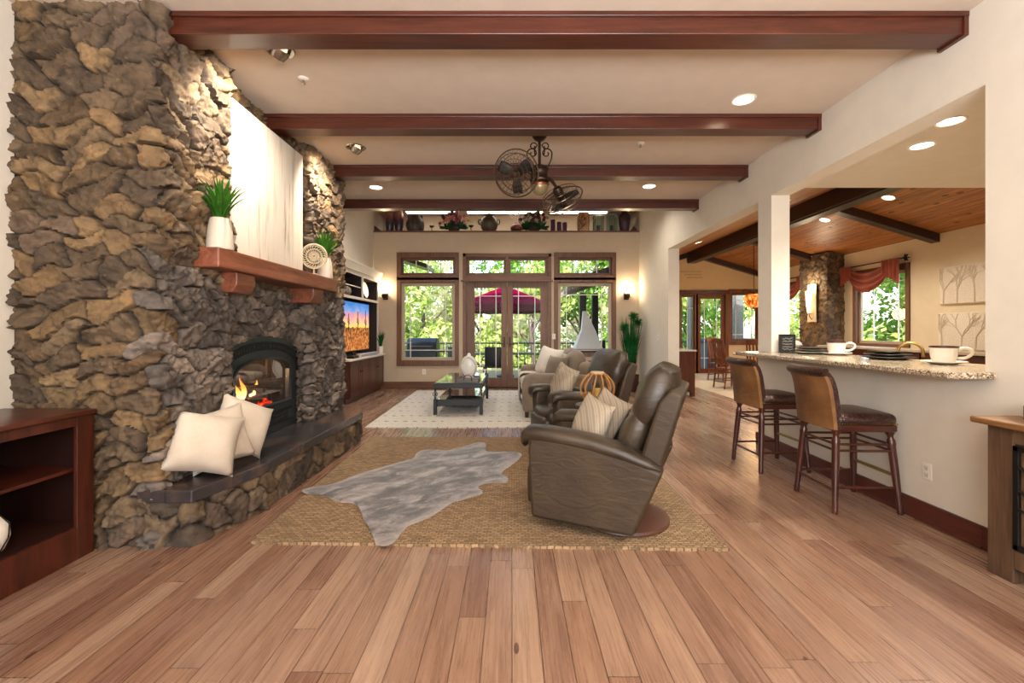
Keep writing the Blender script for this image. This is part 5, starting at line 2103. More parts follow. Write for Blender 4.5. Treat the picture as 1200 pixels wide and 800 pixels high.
def cup(loc, rz, where):
    s = MB()
    s.lathe([(0, 0), (0.06, 0), (0.075, 0.005), (0.13, 0.02), (0.13, 0.025), (0.075, 0.011), (0, 0.009)], 36)
    so = s.build('saucer', M_CUP, None, smooth=40)
    so.location = loc
    tag(so, 'cream saucer under the oversized cup ' + where, 'saucer', 'saucers on the bar counter')
    t = thing('coffee_cup', 'oversized cream cup with brown rim ' + where, 'cup', (loc[0], loc[1], loc[2] + 0.011), rz, 'cups on the bar counter')
    m = MB()
    m.lathe([(0, 0.0), (0.06, 0.0), (0.064, 0.01), (0.074, 0.05), (0.079, 0.09), (0.081, 0.118), (0.076, 0.118), (0.074, 0.09), (0.068, 0.045), (0.06, 0.012), (0, 0.012)], 36)
    m.build('body', M_CUP, t, smooth=50)
    m = MB()
    m.lathe([(0.0795, 0.108), (0.0825, 0.112), (0.082, 0.122), (0.0755, 0.122), (0.0745, 0.110)], 36)
    m.build('rim', M_CUPRIM, t, smooth=50)
    m = MB()
    m.tube(smooth_path([(0.074, 0, 0.095), (0.105, 0, 0.11), (0.142, 0, 0.098), (0.146, 0, 0.068), (0.115, 0, 0.04), (0.068, 0, 0.035)], 5), 0.0105, 10)
    m.build('handle', M_CUP, t, smooth=True)


cup((3.13, 3.30, 1.073), R(-35), 'nearest on the counter')
cup((3.22, 4.52, 1.073), R(-35), 'beyond the tall plate stack')
sg = thing('chalkboard_sign', 'small black framed chalkboard sign leaning on the column at the counter end', 'sign', (2.99, 4.94, 1.073))
m = MB()
m.box((-0.075, 0.0, 0), (0.075, 0.015, 0.19))
m.build('board', plain('chalkboard', '22221F', 0.7, var=0.1), sg)
m = MB()
m.box((-0.085, -0.006, 0), (-0.07, 0.02, 0.2))
m.box((0.07, -0.006, 0), (0.085, 0.02, 0.2))
m.box((-0.07, -0.006, 0), (0.07, 0.02, 0.015))
m.box((-0.07, -0.006, 0.185), (0.07, 0.02, 0.2))
m.build('frame', M_BLACK, sg, bevel=0.002)
m = MB()
rnd = random.Random(4)
for z in (0.155, 0.125, 0.095, 0.065, 0.038):
    x = -0.055
    pts = []
    while x < 0.055:
        pts.append((x, -0.001, z + rnd.uniform(-0.008, 0.008)))
        x += 0.006
    m.tube(pts, 0.0014, 4)
m.build('chalk_writing', plain('chalk', 'C8C4BC', 0.9, var=0), sg)

# kitchen work counter behind the bar with a faucet
kc = thing('kitchen_sink_counter', 'kitchen base counter with stone top behind the bar', 'counter', (3.6, 4.0, 0))
m = MB()
m.box((3.06, 2.9, 0.0), (3.85, 5.2, 0.88))
m.build('base', M_CHERRY, kc, world=True)
m = MB()
m.box((3.06, 2.88, 0.882), (3.88, 5.22, 0.92))
m.build('worktop', M_GRANITE, kc, world=True, bevel=0.006)
fa = thing('faucet', 'tall brushed gooseneck faucet rising behind the plates on the bar', 'faucet', (3.66, 4.32, 0.921), R(-40))
m = MB()
m.lathe([(0, 0), (0.03, 0), (0.03, 0.02), (0.016, 0.03), (0.016, 0.1), (0, 0.1)], 20)
m.build('base', M_NICKEL, fa, smooth=40)
m = MB()
m.tube([(0, 0, 0.05), (0, 0, 0.19)] + arc((0.09, 0, 0.19), 0.09, math.pi, 0, 16, 'xz') + [(0.18, 0, 0.15)], 0.014, 12)
m.build('spout', M_BRASS, fa, smooth=True)
m = MB()
m.tube([(0, 0.014, 0.07), (0, 0.05, 0.085), (0, 0.09, 0.12)], 0.008, 8)
m.build('lever', M_NICKEL, fa, smooth=True)

# far kitchen counter with red drawers
fk = thing('kitchen_drawer_counter', 'long cherry drawer counter with pale stone top along the kitchen window wall', 'counter', (7.3, 8.0, 0))
m = MB()
m.box((7.02, 5.9, 0.0), (XN - 0.005, 10.38, 0.93))
m.build('carcass', M_CHERRY, fk, world=True)
m = MB()
m.box((6.97, 5.87, 0.932), (XN - 0.005, 10.40, 0.975))
m.build('worktop', plain('pale_stone_top', 'B8A690', 0.3, var=0.2, vs=30), fk, world=True, bevel=0.006)
for k in range(7):
    y0 = 5.93 + 0.63 * k
    m = MB()
    m.rbox((7.0, y0, 0.66), (7.025, y0 + 0.60, 0.91), 0.006, 2)
    d = m.build('drawer', M_CHERRYY, fk, world=True, smooth=40)
    m = MB()
    m.ball((6.985, y0 + 0.30, 0.78), 0.02, 12, 8)
    m.build('knob', M_BRONZE, d, world=True, smooth=True)
    m = MB()
    m.rbox((7.0, y0, 0.10), (7.025, y0 + 0.60, 0.64), 0.006, 2)
    m.build('door', M_CHERRY, fk, world=True, smooth=40)
bf = thing('buffet_cabinet', 'plain dark cherry cabinet end standing just beyond the doorway jamb', 'cabinet', (3.42, 9.2, 0))
m = MB()
m.box((3.27, 9.0, 0.09), (3.62, 10.3, 0.89))
m.build('carcass', M_CHERRY, bf, world=True, bevel=0.004)
m = MB()
m.box((3.25, 8.97, 0.89), (3.65, 10.33, 0.92))
m.build('top', plain('pale_stone_slab', 'B8B0A0', 0.2, var=0.1), bf, world=True, bevel=0.004)
for (x, y) in ((3.27, 9.0), (3.54, 9.0), (3.27, 10.22), (3.54, 10.22)):
    m = MB()
    m.box((x, y, 0), (x + 0.08, y + 0.08, 0.09))
    m.build('foot', M_CHERRY, bf, world=True, bevel=0.004)

# ------------------------------------------------------------------ ceiling fan with two caged heads
fan = thing('ceiling_fan', 'bronze ceiling fan with scrolled stem and two tilted caged heads', 'ceiling fan', (0.275, 4.55, CZ))
m = MB()
m.lathe([(0.0, 0), (0.078, 0), (0.08, -0.03), (0.072, -0.06), (0.055, -0.085), (0.03, -0.10), (0, -0.105)][::-1], 32)
m.build('canopy', M_BRONZE, fan, smooth=50)
m = MB()
m.tube([(0, 0, -0.08), (0, 0, -0.36)], 0.014, 12)
m.build('downrod', M_BRONZE, fan, smooth=True)
for s in (-1, 1):
    pts = []
    for k in range(15):                       # small upper curl
        a = R(-200 + 26 * k)
        r = 0.012 + 0.0020 * k
        pts.append((s * (0.062 + r * math.cos(a)), 0, -0.155 + r * math.sin(a)))
    low = []
    for k in range(18):                       # larger lower curl
        a = R(408 - 24 * k)
        r = 0.014 + 0.0024 * k
        low.append((s * (0.07 + r * math.cos(a)), 0, -0.225 + r * math.sin(a)))
    low += [(s * 0.122, 0, -0.245), (s * 0.118, 0, -0.28), (s * 0.098, 0, -0.33), (s * 0.085, 0, -0.365)]
    m = MB()
    m.tube(smooth_path(pts, 2), 0.006, 8)
    m.tube(smooth_path(low, 2), 0.0065, 8)
    m.tube(smooth_path([pts[-1], (s * 0.05, 0, -0.19), low[8]], 5), 0.006, 8)
    m.build('scroll', M_BRONZE, fan, smooth=True)
m = MB()
m.lathe([(0.0, -0.35), (0.05, -0.35), (0.055, -0.365), (0.09, -0.375), (0.094, -0.40), (0.082, -0.415), (0.084, -0.47), (0.098, -0.49), (0.094, -0.51), (0.07, -0.52), (0, -0.52)][::-1], 36, flute=0.02, nfl=18)
m.build('motor_housing', M_BRONZE, fan, smooth=40)
m = MB()
m.lathe([(0.0, -0.645), (0.03, -0.64), (0.065, -0.615), (0.084, -0.57), (0.088, -0.535), (0.07, -0.52), (0, -0.52)], 36)
m.build('light_bowl', plain('amber_bowl', '8A7A58', 0.3, 0.2, var=0.2), fan, smooth=60)
m = MB()
m.lathe([(0.088, -0.555), (0.092, -0.548), (0.092, -0.535), (0.088, -0.53)], 36)
m.build('copper_band', M_COPPER, fan, smooth=60)


def fan_head(center, normal, hub_back, arm_from):
    nrm = Vector(normal).normalized()
    rot = nrm.to_track_quat('Z', 'Y').to_matrix().to_4x4()
    T = Matrix.Translation(center) @ rot
    m = MB()
    m.M = T
    Rr = 0.222
    for z, r, w in ((0.0, Rr, 0.007), (0.055, Rr * 0.86, 0.004), (-0.06, Rr * 0.80, 0.004), (0.075, 0.10, 0.003), (0.07, 0.14, 0.0025), (0.078, 0.055, 0.003), (-0.075, 0.09, 0.003)):
        m.tube(arc((0, 0, z), r, 0, 2 * math.pi, 40, 'xy')[:-1], w, 6, True)
    for k in range(28):
        a = 2 * math.pi * k / 28
        for sg in (1, -1):
            pts = []
            for q in range(8):
                t = q / 7
                pts.append(((0.03 + (Rr - 0.03) * t) * math.cos(a + 0.25 * sg * (1 - t)), (0.03 + (Rr - 0.03) * t) * math.sin(a + 0.25 * sg * (1 - t)), sg * 0.08 * (1 - t ** 2.5)))
            m.tube(pts, 0.0016, 4, cap=False)
    c = m.build('cage', plain('cage_bronze', '6A5A4A', 0.3, 0.9, var=0.1), fan, smooth=True)
    for k in range(3):
        m = MB()
        m.M = T @ Matrix.Rotation(2 * math.pi * k / 3 + 0.5, 4, 'Z')

        def bl(u, v):
            r = 0.04 + 0.145 * u
            w = 0.055 * (0.55 + 1.1 * u * (1.25 - u))
            y = (v - 0.5) * 2 * w
            return (r, y, 0.02 * (v - 0.5) * 2 * (1.2 - u) + 0.004)
        m.grid(bl, 8, 6)
        ob = m.build('blade', M_BLACK, c, smooth=True)
        so = ob.modifiers.new('t', 'SOLIDIFY')
        so.thickness = 0.003
    m = MB()
    m.M = T
    m.lathe([(0, -0.14), (0.035, -0.135), (0.048, -0.11), (0.05, -0.04), (0.04, -0.02), (0.03, 0.03), (0.018, 0.04), (0, 0.042)], 24)
    m.build('head_motor', M_BRONZE, c, smooth=50)
    m = MB()
    m.M = T
    m.lathe([(0, 0.074), (0.032, 0.076), (0.03, 0.086), (0, 0.09)], 20)
    m.build('badge_cap', M_BRONZE, c, smooth=50)
    m = MB()
    e = T @ Vector((0, 0, -0.12))
    A = Vector(arm_from)
    mid = (A + e) / 2 + Vector((0, 0, 0.03))
    m.tube(smooth_path([A, mid, e], 6), 0.016, 10)
    m.build('yoke_arm', M_BRONZE, c, smooth=True)


fan_head((-0.235, -0.14, -0.475), (-0.30, -0.86, -0.40), None, (-0.06, 0, -0.44))
fan_head((0.225, 0.06, -0.665), (0.42, 0.60, -0.68), None, (0.06, 0.02, -0.46))

# ------------------------------------------------------------------ recessed lamps, sprinklers


def eyeball(loc, label, aim, watts=CAN_W):
    t = thing('recessed_spotlight', label, 'ceiling light', loc, 0, 'recessed ceiling lights')
    m = MB()
    m.lathe([(0.075, -0.004), (0.10, -0.012), (0.108, -0.004), (0.106, 0.0), (0.075, 0.0)], 36)
    m.build('trim_ring', M_NICKEL, t, smooth=50)
    d = Vector(aim).normalized()
    rot = (-d).to_track_quat('Z', 'Y').to_matrix().to_4x4()
    m = MB()
    m.M = Matrix.Translation((0, 0, -0.008)) @ rot
    m.lathe([(0.045, -0.055), (0.06, -0.05), (0.072, -0.01), (0.074, 0.02), (0.05, 0.02), (0.048, -0.045)], 32)
    m.build('eyeball', M_NICKEL, t, smooth=50)
    m = MB()
    m.M = Matrix.Translation((0, 0, -0.008)) @ rot
    m.lathe([(0, -0.05), (0.045, -0.05), (0.045, -0.045), (0, -0.045)], 24)
    m.build('bulb_face', M_BULB, t)
    l = lamp('spot_beam', 'SPOT', d * 0.075 + Vector((0, 0, -0.008)), watts, (1.0, 0.87, 0.70), t, spot_size=R(110), spot_blend=0.9, shadow_soft_size=0.04)
    l.rotation_euler = d.to_track_quat('-Z', 'Y').to_euler()


def can(loc, label, watts=CAN_W, tilt=0.0, col=(1.0, 0.89, 0.75), ang=130):
    t = thing('recessed_downlight', label, 'ceiling light', loc, 0, 'recessed ceiling lights')
    M0 = Matrix.Rotation(tilt, 4, 'Y')
    m = MB()
    m.M = M0
    m.lathe([(0.078, -0.003), (0.09, -0.01), (0.10, -0.004), (0.10, 0.0), (0.078, 0.0)], 36)
    m.build('trim_ring', M_WHITE, t, smooth=50)
    m = MB()
    m.M = M0
    m.lathe([(0, -0.004), (0.078, -0.004), (0.078, -0.001), (0, -0.001)], 28)
    m.build('lens', M_BULB, t)
    l = lamp('down_beam', 'SPOT', (0, 0, -0.03), watts, col, t, spot_size=R(ang), spot_blend=0.8, shadow_soft_size=0.06)


eyeball((-1.65, 3.22, CZ), 'brushed eyeball spotlight in the ceiling nearest the chimney, between the first two beams', (-0.62, 0.3, -0.7), 110)
eyeball((-1.70, 4.95, CZ), 'brushed eyeball spotlight in the ceiling between the second and third beam', (-0.6, 0.2, -0.75), 110)
can((2.0, 3.93, CZ), 'lit downlight in the living room ceiling near the right wall', 30)
can((0.0, 0.6, CZ), 'added recessed downlight, out of view, in the ceiling over the photographer', 40)  # added lamp out of view, brightens the near end of the room
can((-1.9, 1.3, CZ), 'added recessed downlight, out of view, in the ceiling in front of the bookshelf', 22)  # another added lamp out of view, for the left side
can((1.9, 6.3, CZ), 'recessed downlight hidden behind the third beam at the right', 22)
can((-1.9, 6.35, CZ), 'recessed downlight hidden behind the third beam at the left', 22)
for (x, y, lab) in ((-1.8, 8.2, 'left'), (1.9, 8.2, 'right'), (0.1, 8.8, 'middle')):
    can((x, y, UZ), 'recessed downlight in the raised ceiling over the sofa area, ' + lab, 75)
can((3.62, 4.02, 2.95), 'larger lit downlight in the kitchen soffit above the bar', KIT_W)
can((3.42, 3.55, 2.95), 'lit downlight in the kitchen soffit, half cut by the header', KIT_W)
can((5.4, 3.2, 2.95), 'lit downlight in the kitchen soffit over the middle of the kitchen', KIT_W)
can((5.4, 1.2, 2.95), 'lit downlight in the kitchen soffit near its front wall', 40)
for k, y in enumerate((7.41, 8.92, 11.47)):
    can((6.13, y, slope(6.13)), ('nearest', 'middle', 'farthest')[k] + ' of three lit downlights in the pine ceiling', KIT_W, tilt=-0.2923 * -1)
can((4.3, 7.2, slope(4.3)), 'lit downlight on the left slope of the pine ceiling, near side', KIT_W, tilt=-0.2923)
can((4.3, 10.5, slope(4.3)), 'lit downlight on the left slope of the pine ceiling, far side', KIT_W, tilt=-0.2923)
for (x, y, z, lab) in ((-1.65, 3.60, CZ, 'beside the eyeball spotlight'), (1.37, 4.85, CZ, 'right of the fan')):
    t = thing('fire_sprinkler', 'small white fire sprinkler head in the ceiling ' + lab, 'sprinkler', (x, y, z), 0, 'sprinklers')
    m = MB()
    m.lathe([(0, -0.012), (0.03, -0.012), (0.042, -0.002), (0.042, 0.0), (0, 0.0)], 24)
    m.build('escutcheon', M_WHITE, t, smooth=50)
    m = MB()
    m.tube([(0, 0, -0.01), (0, 0, -0.03)], 0.008, 8)
    m.lathe([(0, -0.046), (0.016, -0.044), (0.016, -0.041), (0, -0.04)], 14)
    m.tube([(0.008, 0, -0.028), (0.012, 0, -0.036), (0.003, 0, -0.042)], 0.002, 5)
    m.tube([(-0.008, 0, -0.028), (-0.012, 0, -0.036), (-0.003, 0, -0.042)], 0.002, 5)
    m.build('deflector', M_NICKEL, t, smooth=50)

# strip lamps over the display ledge
for k, (x0, x1) in enumerate(((-2.45, -1.22), (-1.05, 0.72), (0.85, 2.2))):
    t = thing('strip_light', ('left', 'middle', 'right')[k] + ' fluorescent strip above the display ledge', 'strip light', ((x0 + x1) / 2, 10.42, UZ), 0, 'ledge strip lights')
    m = MB()
    m.box((x0, 10.38, UZ - 0.03), (x1, 10.50, UZ - 0.002))
    m.build('housing', M_WHITE, t, world=True, bevel=0.004)
    m = MB()
    m.rbox((x0 + 0.03, 10.385, UZ - 0.055), (x1 - 0.03, 10.495, UZ - 0.03), 0.012, 2)
    m.build('diffuser', M_STRIPLAMP, t, world=True)

# wall sconces
for (x, lab) in ((-2.83, 'left of the garden windows'), (2.56, 'right of the garden windows')):
    t = thing('wall_sconce', 'small bronze uplight sconce glowing on the tan wall ' + lab, 'sconce', (x, YB, 2.05), 0, 'bronze sconces')
    m = MB()
    m.rbox((-0.055, -0.022, -0.06), (0.055, -0.001, 0.12), 0.006, 2)
    m.build('backplate', M_BRONZE, t, smooth=40)
    m = MB()
    m.M = Matrix.Translation((0, -0.09, 0))
    m.lathe([(0.0, -0.03), (0.045, -0.03), (0.06, 0.0), (0.066, 0.07), (0.06, 0.07), (0.05, 0.01), (0, 0.0)], 20)
    m.tube([(0, 0.075, 0.0), (0, 0.03, -0.01)], 0.012, 8)
    m.build('cup', M_BRONZE, t, smooth=40)
    m = MB()
    m.M = Matrix.Translation((0, -0.09, 0))
    m.lathe([(0, 0.03), (0.042, 0.03), (0.062, 0.12), (0.06, 0.12), (0.03, 0.05), (0, 0.045)], 20)
    m.build('glass_shade', M_SHADEGLOW, t, smooth=40)
    lamp('sconce_bulb', 'POINT', (0, -0.09, 0.19), SCONCE_W, (1.0, 0.78, 0.5), t, shadow_soft_size=0.03)
t = thing('tall_sconce', 'tall cream backed sconce with lit glass cone on the stone pier', 'sconce', (7.19, 10.86, 1.9))
m = MB()
m.rbox((7.145, 10.70, 1.50), (7.165, 11.02, 2.40), 0.006, 2)
m.build('backplate', plain('ivory_plate', 'D8C8A8', 0.5), t, world=True, smooth=40)
m = MB()
m.M = Matrix.Translation((7.08, 10.86, 1.72))
m.lathe([(0, 0.0), (0.03, 0.02), (0.055, 0.2), (0.07, 0.52), (0.06, 0.52), (0.04, 0.2), (0, 0.06)], 20)
m.build('glass_cone', M_SHADEGLOW, t, world=True, smooth=40)
m = MB()
for s in (-1, 1):
    m.tube(smooth_path([(7.145, 10.86, 1.70), (7.08, 10.86 + s * 0.03, 1.69), (7.07, 10.86 + s * 0.06, 1.62), (7.10, 10.86 + s * 0.09, 1.56)], 5), 0.008, 6)
m.build('bracket', M_IRON, t, world=True, smooth=True)
lamp('sconce_bulb', 'POINT', (-0.13, 0, 0.45), 12, (1.0, 0.8, 0.55), t, shadow_soft_size=0.05)

# switches and outlets
for (nm, lo, hi, lab) in (('wall_switch', (XR - 0.006, 8.84, 1.11), (XR - 0.0005, 8.92, 1.23), 'white light switch on the right wall before the tall grass'),
                          ('wall_switch', (0.895, YB - 0.036, 1.11), (0.97, YB - 0.0005, 1.23), 'white light switch between the garden doors and the right window'),
                          ('wall_outlet', (-2.01, YB - 0.006, 0.32), (-1.93, YB - 0.0005, 0.44), 'white outlet under the left garden window')):
    c = [(p + q) / 2 for p, q in zip(lo, hi)]
    t = thing(nm, lab, nm.split('_')[1], c)
    m = MB()
    m.rbox(lo, hi, 0.002, 1)
    m.build('plate', M_WHITE, t, world=True)
    m = MB()
    if lo[0] > 2.8:
        m.box((lo[0] - 0.004, c[1] - 0.016, c[2] - 0.03), (lo[0] + 0.001, c[1] + 0.016, c[2] + 0.03))
    else:
        m.box((c[0] - 0.016, lo[1] - 0.004, c[2] - 0.03), (c[0] + 0.016, lo[1] + 0.001, c[2] + 0.03))
    m.build('rocker', MATS['socket_white'], t, world=True)

# ------------------------------------------------------------------ things on the display ledge
LZ = 3.536
LY = 10.35


def vase(name, label, x, prof, mat, h_scale=1.0, flute=0.0, nfl=0, y=LY, cat='vase', group=None):
    t = thing(name, label, cat, (x, y, LZ), 0, group)
    m = MB()
    m.lathe([(r, z * h_scale) for r, z in prof], 32, flute=flute, nfl=nfl)
    m.build('body', mat, t, smooth=50)
    return t


def glaze_bands(name, stops, height):
    t = NT(name)
    sep = t.n('SeparateXYZ', {0: t.n('TexCoord').outputs['Object']})
    n = t.noise(t.coord((9, 9, 1.2)), 2.0, 4)
    f = t.math('ADD', t.math('DIVIDE', sep.outputs[2], height), t.math('MULTIPLY', t.math('SUBTRACT', n, 0.5), 0.5))
    t.bsdf(t.ramp(f, stops), 0.3)
    return t.mat


M_PURPLEDRIP = glaze_bands('purple_drip_glaze', [(0.2, '33283A'), (0.5, '4A3848'), (0.68, '7A4A50'), (0.9, 'A87A6C')], 0.46)
tall = [(0.0, 0.0), (0.07, 0.0), (0.08, 0.02), (0.10, 0.2), (0.105, 0.33), (0.095, 0.42), (0.075, 0.455), (0.08, 0.47), (0.068, 0.47), (0.07, 0.44), (0.0, 0.40)]
for k, x in enumerate((-2.78, -2.57)):
    t = vase('drip_glaze_vase', ('left', 'right')[k] + ' of two tall purple drip glazed vases at the left end of the ledge', x, tall, M_PURPLEDRIP, group='purple vases on the ledge')
M_DARKPOT = plain('dark_carved_clay', '463C3A', 0.6, var=0.3, vs=14, bump=0.5, bs=24)
t = vase('carved_pot', 'squat dark carved pot with two ears on the ledge', -2.20,
         [(0, 0), (0.14, 0), (0.19, 0.06), (0.205, 0.15), (0.19, 0.25), (0.14, 0.33), (0.13, 0.36), (0.11, 0.36), (0.12, 0.33), (0, 0.3)], M_DARKPOT)
for s in (-1, 1):
    m = MB()
    m.rbox((s * 0.135 - 0.035, -0.03, 0.28), (s * 0.135 + 0.035, 0.03, 0.385), 0.012, 2)
    m.build('ear', M_DARKPOT, t, smooth=50)
m = MB()
for z in (0.10, 0.17, 0.24):
    m.tube(arc((0, 0, z), 0.20 - 0.6 * abs(z - 0.16), 0, 2 * math.pi, 36, 'xy')[:-1], 0.007, 6, True)
for k in range(10):
    a = -math.pi * (k + 0.5) / 10
    m.tube([(0.205 * math.cos(a), 0.205 * math.sin(a), 0.12), (0.202 * math.cos(a + .08), 0.202 * math.sin(a + .08), 0.22)], 0.006, 5)
m.build('carved_bands', M_DARKPOT, t, smooth=True)


def oil_lamp(x, label, s=1.0):
    t = thing('candle_stand', label, 'candle stand', (x, LY - 0.02, LZ), 0, 'small metal stands on the ledge')
    m = MB()
    m.lathe([(0, 0), (0.05 * s, 0), (0.045 * s, 0.012), (0.015 * s, 0.03), (0.012 * s, 0.09 * s), (0.02 * s, 0.1 * s), (0, 0.1 * s)], 20)
    m.build('stem', M_BRASS, t, smooth=50)
    m = MB()
    m.lathe([(0, 0.1 * s), (0.03 * s, 0.105 * s), (0.06 * s, 0.135 * s), (0.056 * s, 0.14 * s), (0, 0.118 * s)], 20)
    m.build('dish', M_BLACK, t, smooth=50)
    m = MB()
    m.lathe([(0, 0.12 * s), (0.014 * s, 0.12 * s), (0.014 * s, 0.19 * s), (0, 0.195 * s)], 12)
    m.build('candle', plain('wax_white', 'D8D0C0', 0.6), t, smooth=50)


oil_lamp(-1.82, 'small dish candle stand between the carved pot and the bouquet')
oil_lamp(-0.93, 'small mushroom like candle stand right of the bouquet', 1.05)


def bouquet(x, label, w, h, cols, seed, n=120, spiky=False):
    t = thing('flower_arrangement', label, 'flowers', (x, LY, LZ))
    m = MB()
    m.lathe([(0, 0), (0.09, 0), (0.13, 0.06), (0.12, 0.11), (0, 0.11)], 20)
    m.build('bowl', plain('dark_basket', '3A3028', 0.8), t, smooth=40)
    rnd = random.Random(seed)
    lm = MB()
    for k in range(n):
        a = rnd.uniform(0, 6.28)
        q = rnd.uniform(0, 1) ** 0.6
        tip = Vector((w * q * math.cos(a), 0.35 * w * q * math.sin(a), 0.06 + h * rnd.uniform(0.1, 1) * (1 - 0.75 * q * q)))
        b = Vector((tip.x * 0.5, tip.y * 0.5, 0.08))
        d = (tip - b)
        s_ = d.cross(Vector((0, 1, 0.3))).normalized() * 0.022
        mid = b.lerp(tip, 0.6)
        lm.add([b, mid - s_, tip, mid + s_], [(0, 1, 2, 3)])
    lm.build('leaves', leaf_material('arrangement_leaf', '16301E', '2E5232', '6A8450', 0.2) , t)
    for ci, col in enumerate(cols):
        fm = MB()
        for k in range(17):
            a = rnd.uniform(0, 6.28)
            q = rnd.uniform(0.1, 0.95)
            z = 0.10 + h * rnd.uniform(0.35, 1.0) * (1 - 0.6 * q * q)
            c = (w * q * math.cos(a), -0.05 + 0.3 * w * q * math.sin(a), z)
            for p in range(6):
                an = p * math.pi / 3
                fm.ball((c[0] + 0.022 * math.cos(an), c[1] - 0.01, c[2] + 0.022 * math.sin(an)), 0.02, 6, 4, (1, 0.5, 1))
            fm.ball(c, 0.018, 6, 4)
        fm.build('blossoms', plain('blossom_%s' % col, col, 0.7, var=0.1), t, smooth=True)


bouquet(-1.32, 'colourful silk flower arrangement, pink and yellow, on the left half of the ledge', 0.36, 0.36, ('8A3A6A', 'C87A92', 'C8B45A', '4A3A72'), 2)
bouquet(0.50, 'green arrangement with dark red blossoms in the middle of the ledge', 0.37, 0.40, ('6A2438', '5A3040', '8AA08A'), 5, 170)
M_OLIVE = plain('dark_olive_glaze', '4A4436', 0.4, var=0.35, vs=9)
t = vase('round_jar', 'round dark olive jar with two side handles near the middle of the ledge', -0.52,
         [(0, 0), (0.12, 0), (0.18, 0.08), (0.205, 0.19), (0.185, 0.29), (0.11, 0.35), (0.10, 0.37), (0.125, 0.40), (0.11, 0.40), (0.085, 0.36), (0, 0.33)], M_OLIVE)
for s in (-1, 1):
    m = MB()
    m.tube(smooth_path([(s * 0.17, 0, 0.29), (s * 0.235, 0, 0.28), (s * 0.235, 0, 0.2), (s * 0.2, 0, 0.17)], 5), 0.014, 8)
    m.build('side_handle', M_OLIVE, t, smooth=True)
t = vase('bulb_vase', 'round red and bronze vase holding pale curling twigs', 0.10,
         [(0, 0), (0.08, 0), (0.13, 0.05), (0.14, 0.10), (0.11, 0.155), (0.05, 0.185), (0.05, 0.20), (0.04, 0.20), (0.04, 0.17), (0, 0.17)],
         glaze_bands('red_bronze_glaze', [(0.2, '4A3A26'), (0.42, '6A4A30'), (0.55, '8E2438'), (0.8, 'C87A88')], 0.2))
m = MB()
rnd = random.Random(6)
for k in range(16):
    a = rnd.uniform(0, 6.28)
    s_ = rnd.uniform(0.08, 0.30)
    pts = [(0.02 * math.cos(a), 0.02 * math.sin(a), 0.18), (s_ * 0.35 * math.cos(a), s_ * 0.2 * math.sin(a), 0.30), (s_ * math.cos(a) * 0.8, s_ * 0.4 * math.sin(a), 0.43), (s_ * math.cos(a + .3), s_ * 0.4 * math.sin(a), 0.52)]
    m.tube(smooth_path(pts, 3), 0.004, 5)
m.build('twigs', plain('pale_twig', 'D8D2C8', 0.7), t, smooth=True)
M_PURPLEWAX = plain('purple_wax', '4E1E46', 0.4, var=0.15)
for (x, h, dy, lab) in ((0.93, 0.28, 0, 'tallest of three purple pillar candles on the ledge'), (1.07, 0.22, -0.03, 'middle one of three purple pillar candles on the ledge'), (1.20, 0.22, 0.02, 'purple pillar candle at the right end of its row of three')):
    t = thing('pillar_candle', lab, 'candle', (x, LY + dy, LZ), 0, 'purple candles on the ledge')
    m = MB()
    m.lathe([(0, 0), (0.052, 0), (0.052, h), (0.045, h + 0.005), (0.03, h - 0.008), (0, h - 0.01)], 24)
    m.build('wax', M_PURPLEWAX, t, smooth=40)
    m = MB()
    m.tube([(0, 0, h - 0.01), (0.004, 0, h + 0.025)], 0.003, 6)
    m.build('wick', M_DARK, t)
t = thing('twig_lantern', 'tall tan square lantern with dark twig frame on the ledge', 'lantern', (1.62, LY, LZ))
m = MB()
m.box((-0.10, -0.08, 0.0), (0.10, 0.08, 0.44))
m.build('paper_body', plain('tan_paper', 'C89A70', 0.7, var=0.2, vs=20), t)
m = MB()
for (x, y) in ((-0.11, -0.09), (0.11, -0.09), (-0.11, 0.09), (0.11, 0.09)):
    m.tube([(x, y, 0), (x * 1.03, y, 0.2), (x, y, 0.48)], 0.011, 6)
rnd = random.Random(9)
for k in range(9):
    m.tube(smooth_path([(rnd.uniform(-0.1, 0.1), -0.086, rnd.uniform(0, 0.15)), (rnd.uniform(-0.1, 0.1), -0.088, 0.22), (rnd.uniform(-0.1, 0.1), -0.086, rnd.uniform(0.3, 0.44))], 3), 0.004, 5)
m.build('twig_frame', M_STOOL, t, smooth=True)
for (x, s, lab) in ((1.96, 0.40, 'dark metal glass lantern left of the green glass one on the ledge'), (2.27, 0.46, 'tall green glass box lantern beside the dark urn')):
    t = thing('glass_lantern', lab, 'lantern', (x, LY, LZ), 0, 'glass lanterns on the ledge')
    w = 0.095
    m = MB()
    m.box((-w, -w, 0), (w, w, 0.02))
    for sx in (-1, 1):
        for sy in (-1, 1):
            m.box((sx * w - 0.008, sy * w - 0.008, 0.02), (sx * w + 0.008, sy * w + 0.008, s - 0.05))
    m.loft([[(-w - .02, -w - .02, s - .05), (w + .02, -w - .02, s - .05), (w + .02, w + .02, s - .05), (-w - .02, w + .02, s - .05)], [(-.03, -.03, s - .01), (.03, -.03, s - .01), (.03, .03, s - .01), (-.03, .03, s - .01)]])
    m.tube(arc((0, 0, s), 0.022, 0, 2 * math.pi, 16, 'xz')[:-1], 0.004, 6, True)
    m.build('metal_frame', M_IRON if s < 0.45 else plain('verdigris', '5E7A74', 0.5, 0.5), t)
    m = MB()
    m.box((-w + .002, -w + .002, 0.021), (w - .002, w - .002, s - 0.051))
    m.build('glass', glass_mat('lantern_glass', 'D4E2DE', 0.1), t)
    m = MB()
    m.lathe([(0, 0.021), (0.04, 0.021), (0.04, 0.15), (0, 0.145)], 18)
    m.build('candle', plain('slate_wax', '4A4A5A', 0.5), t, smooth=40)
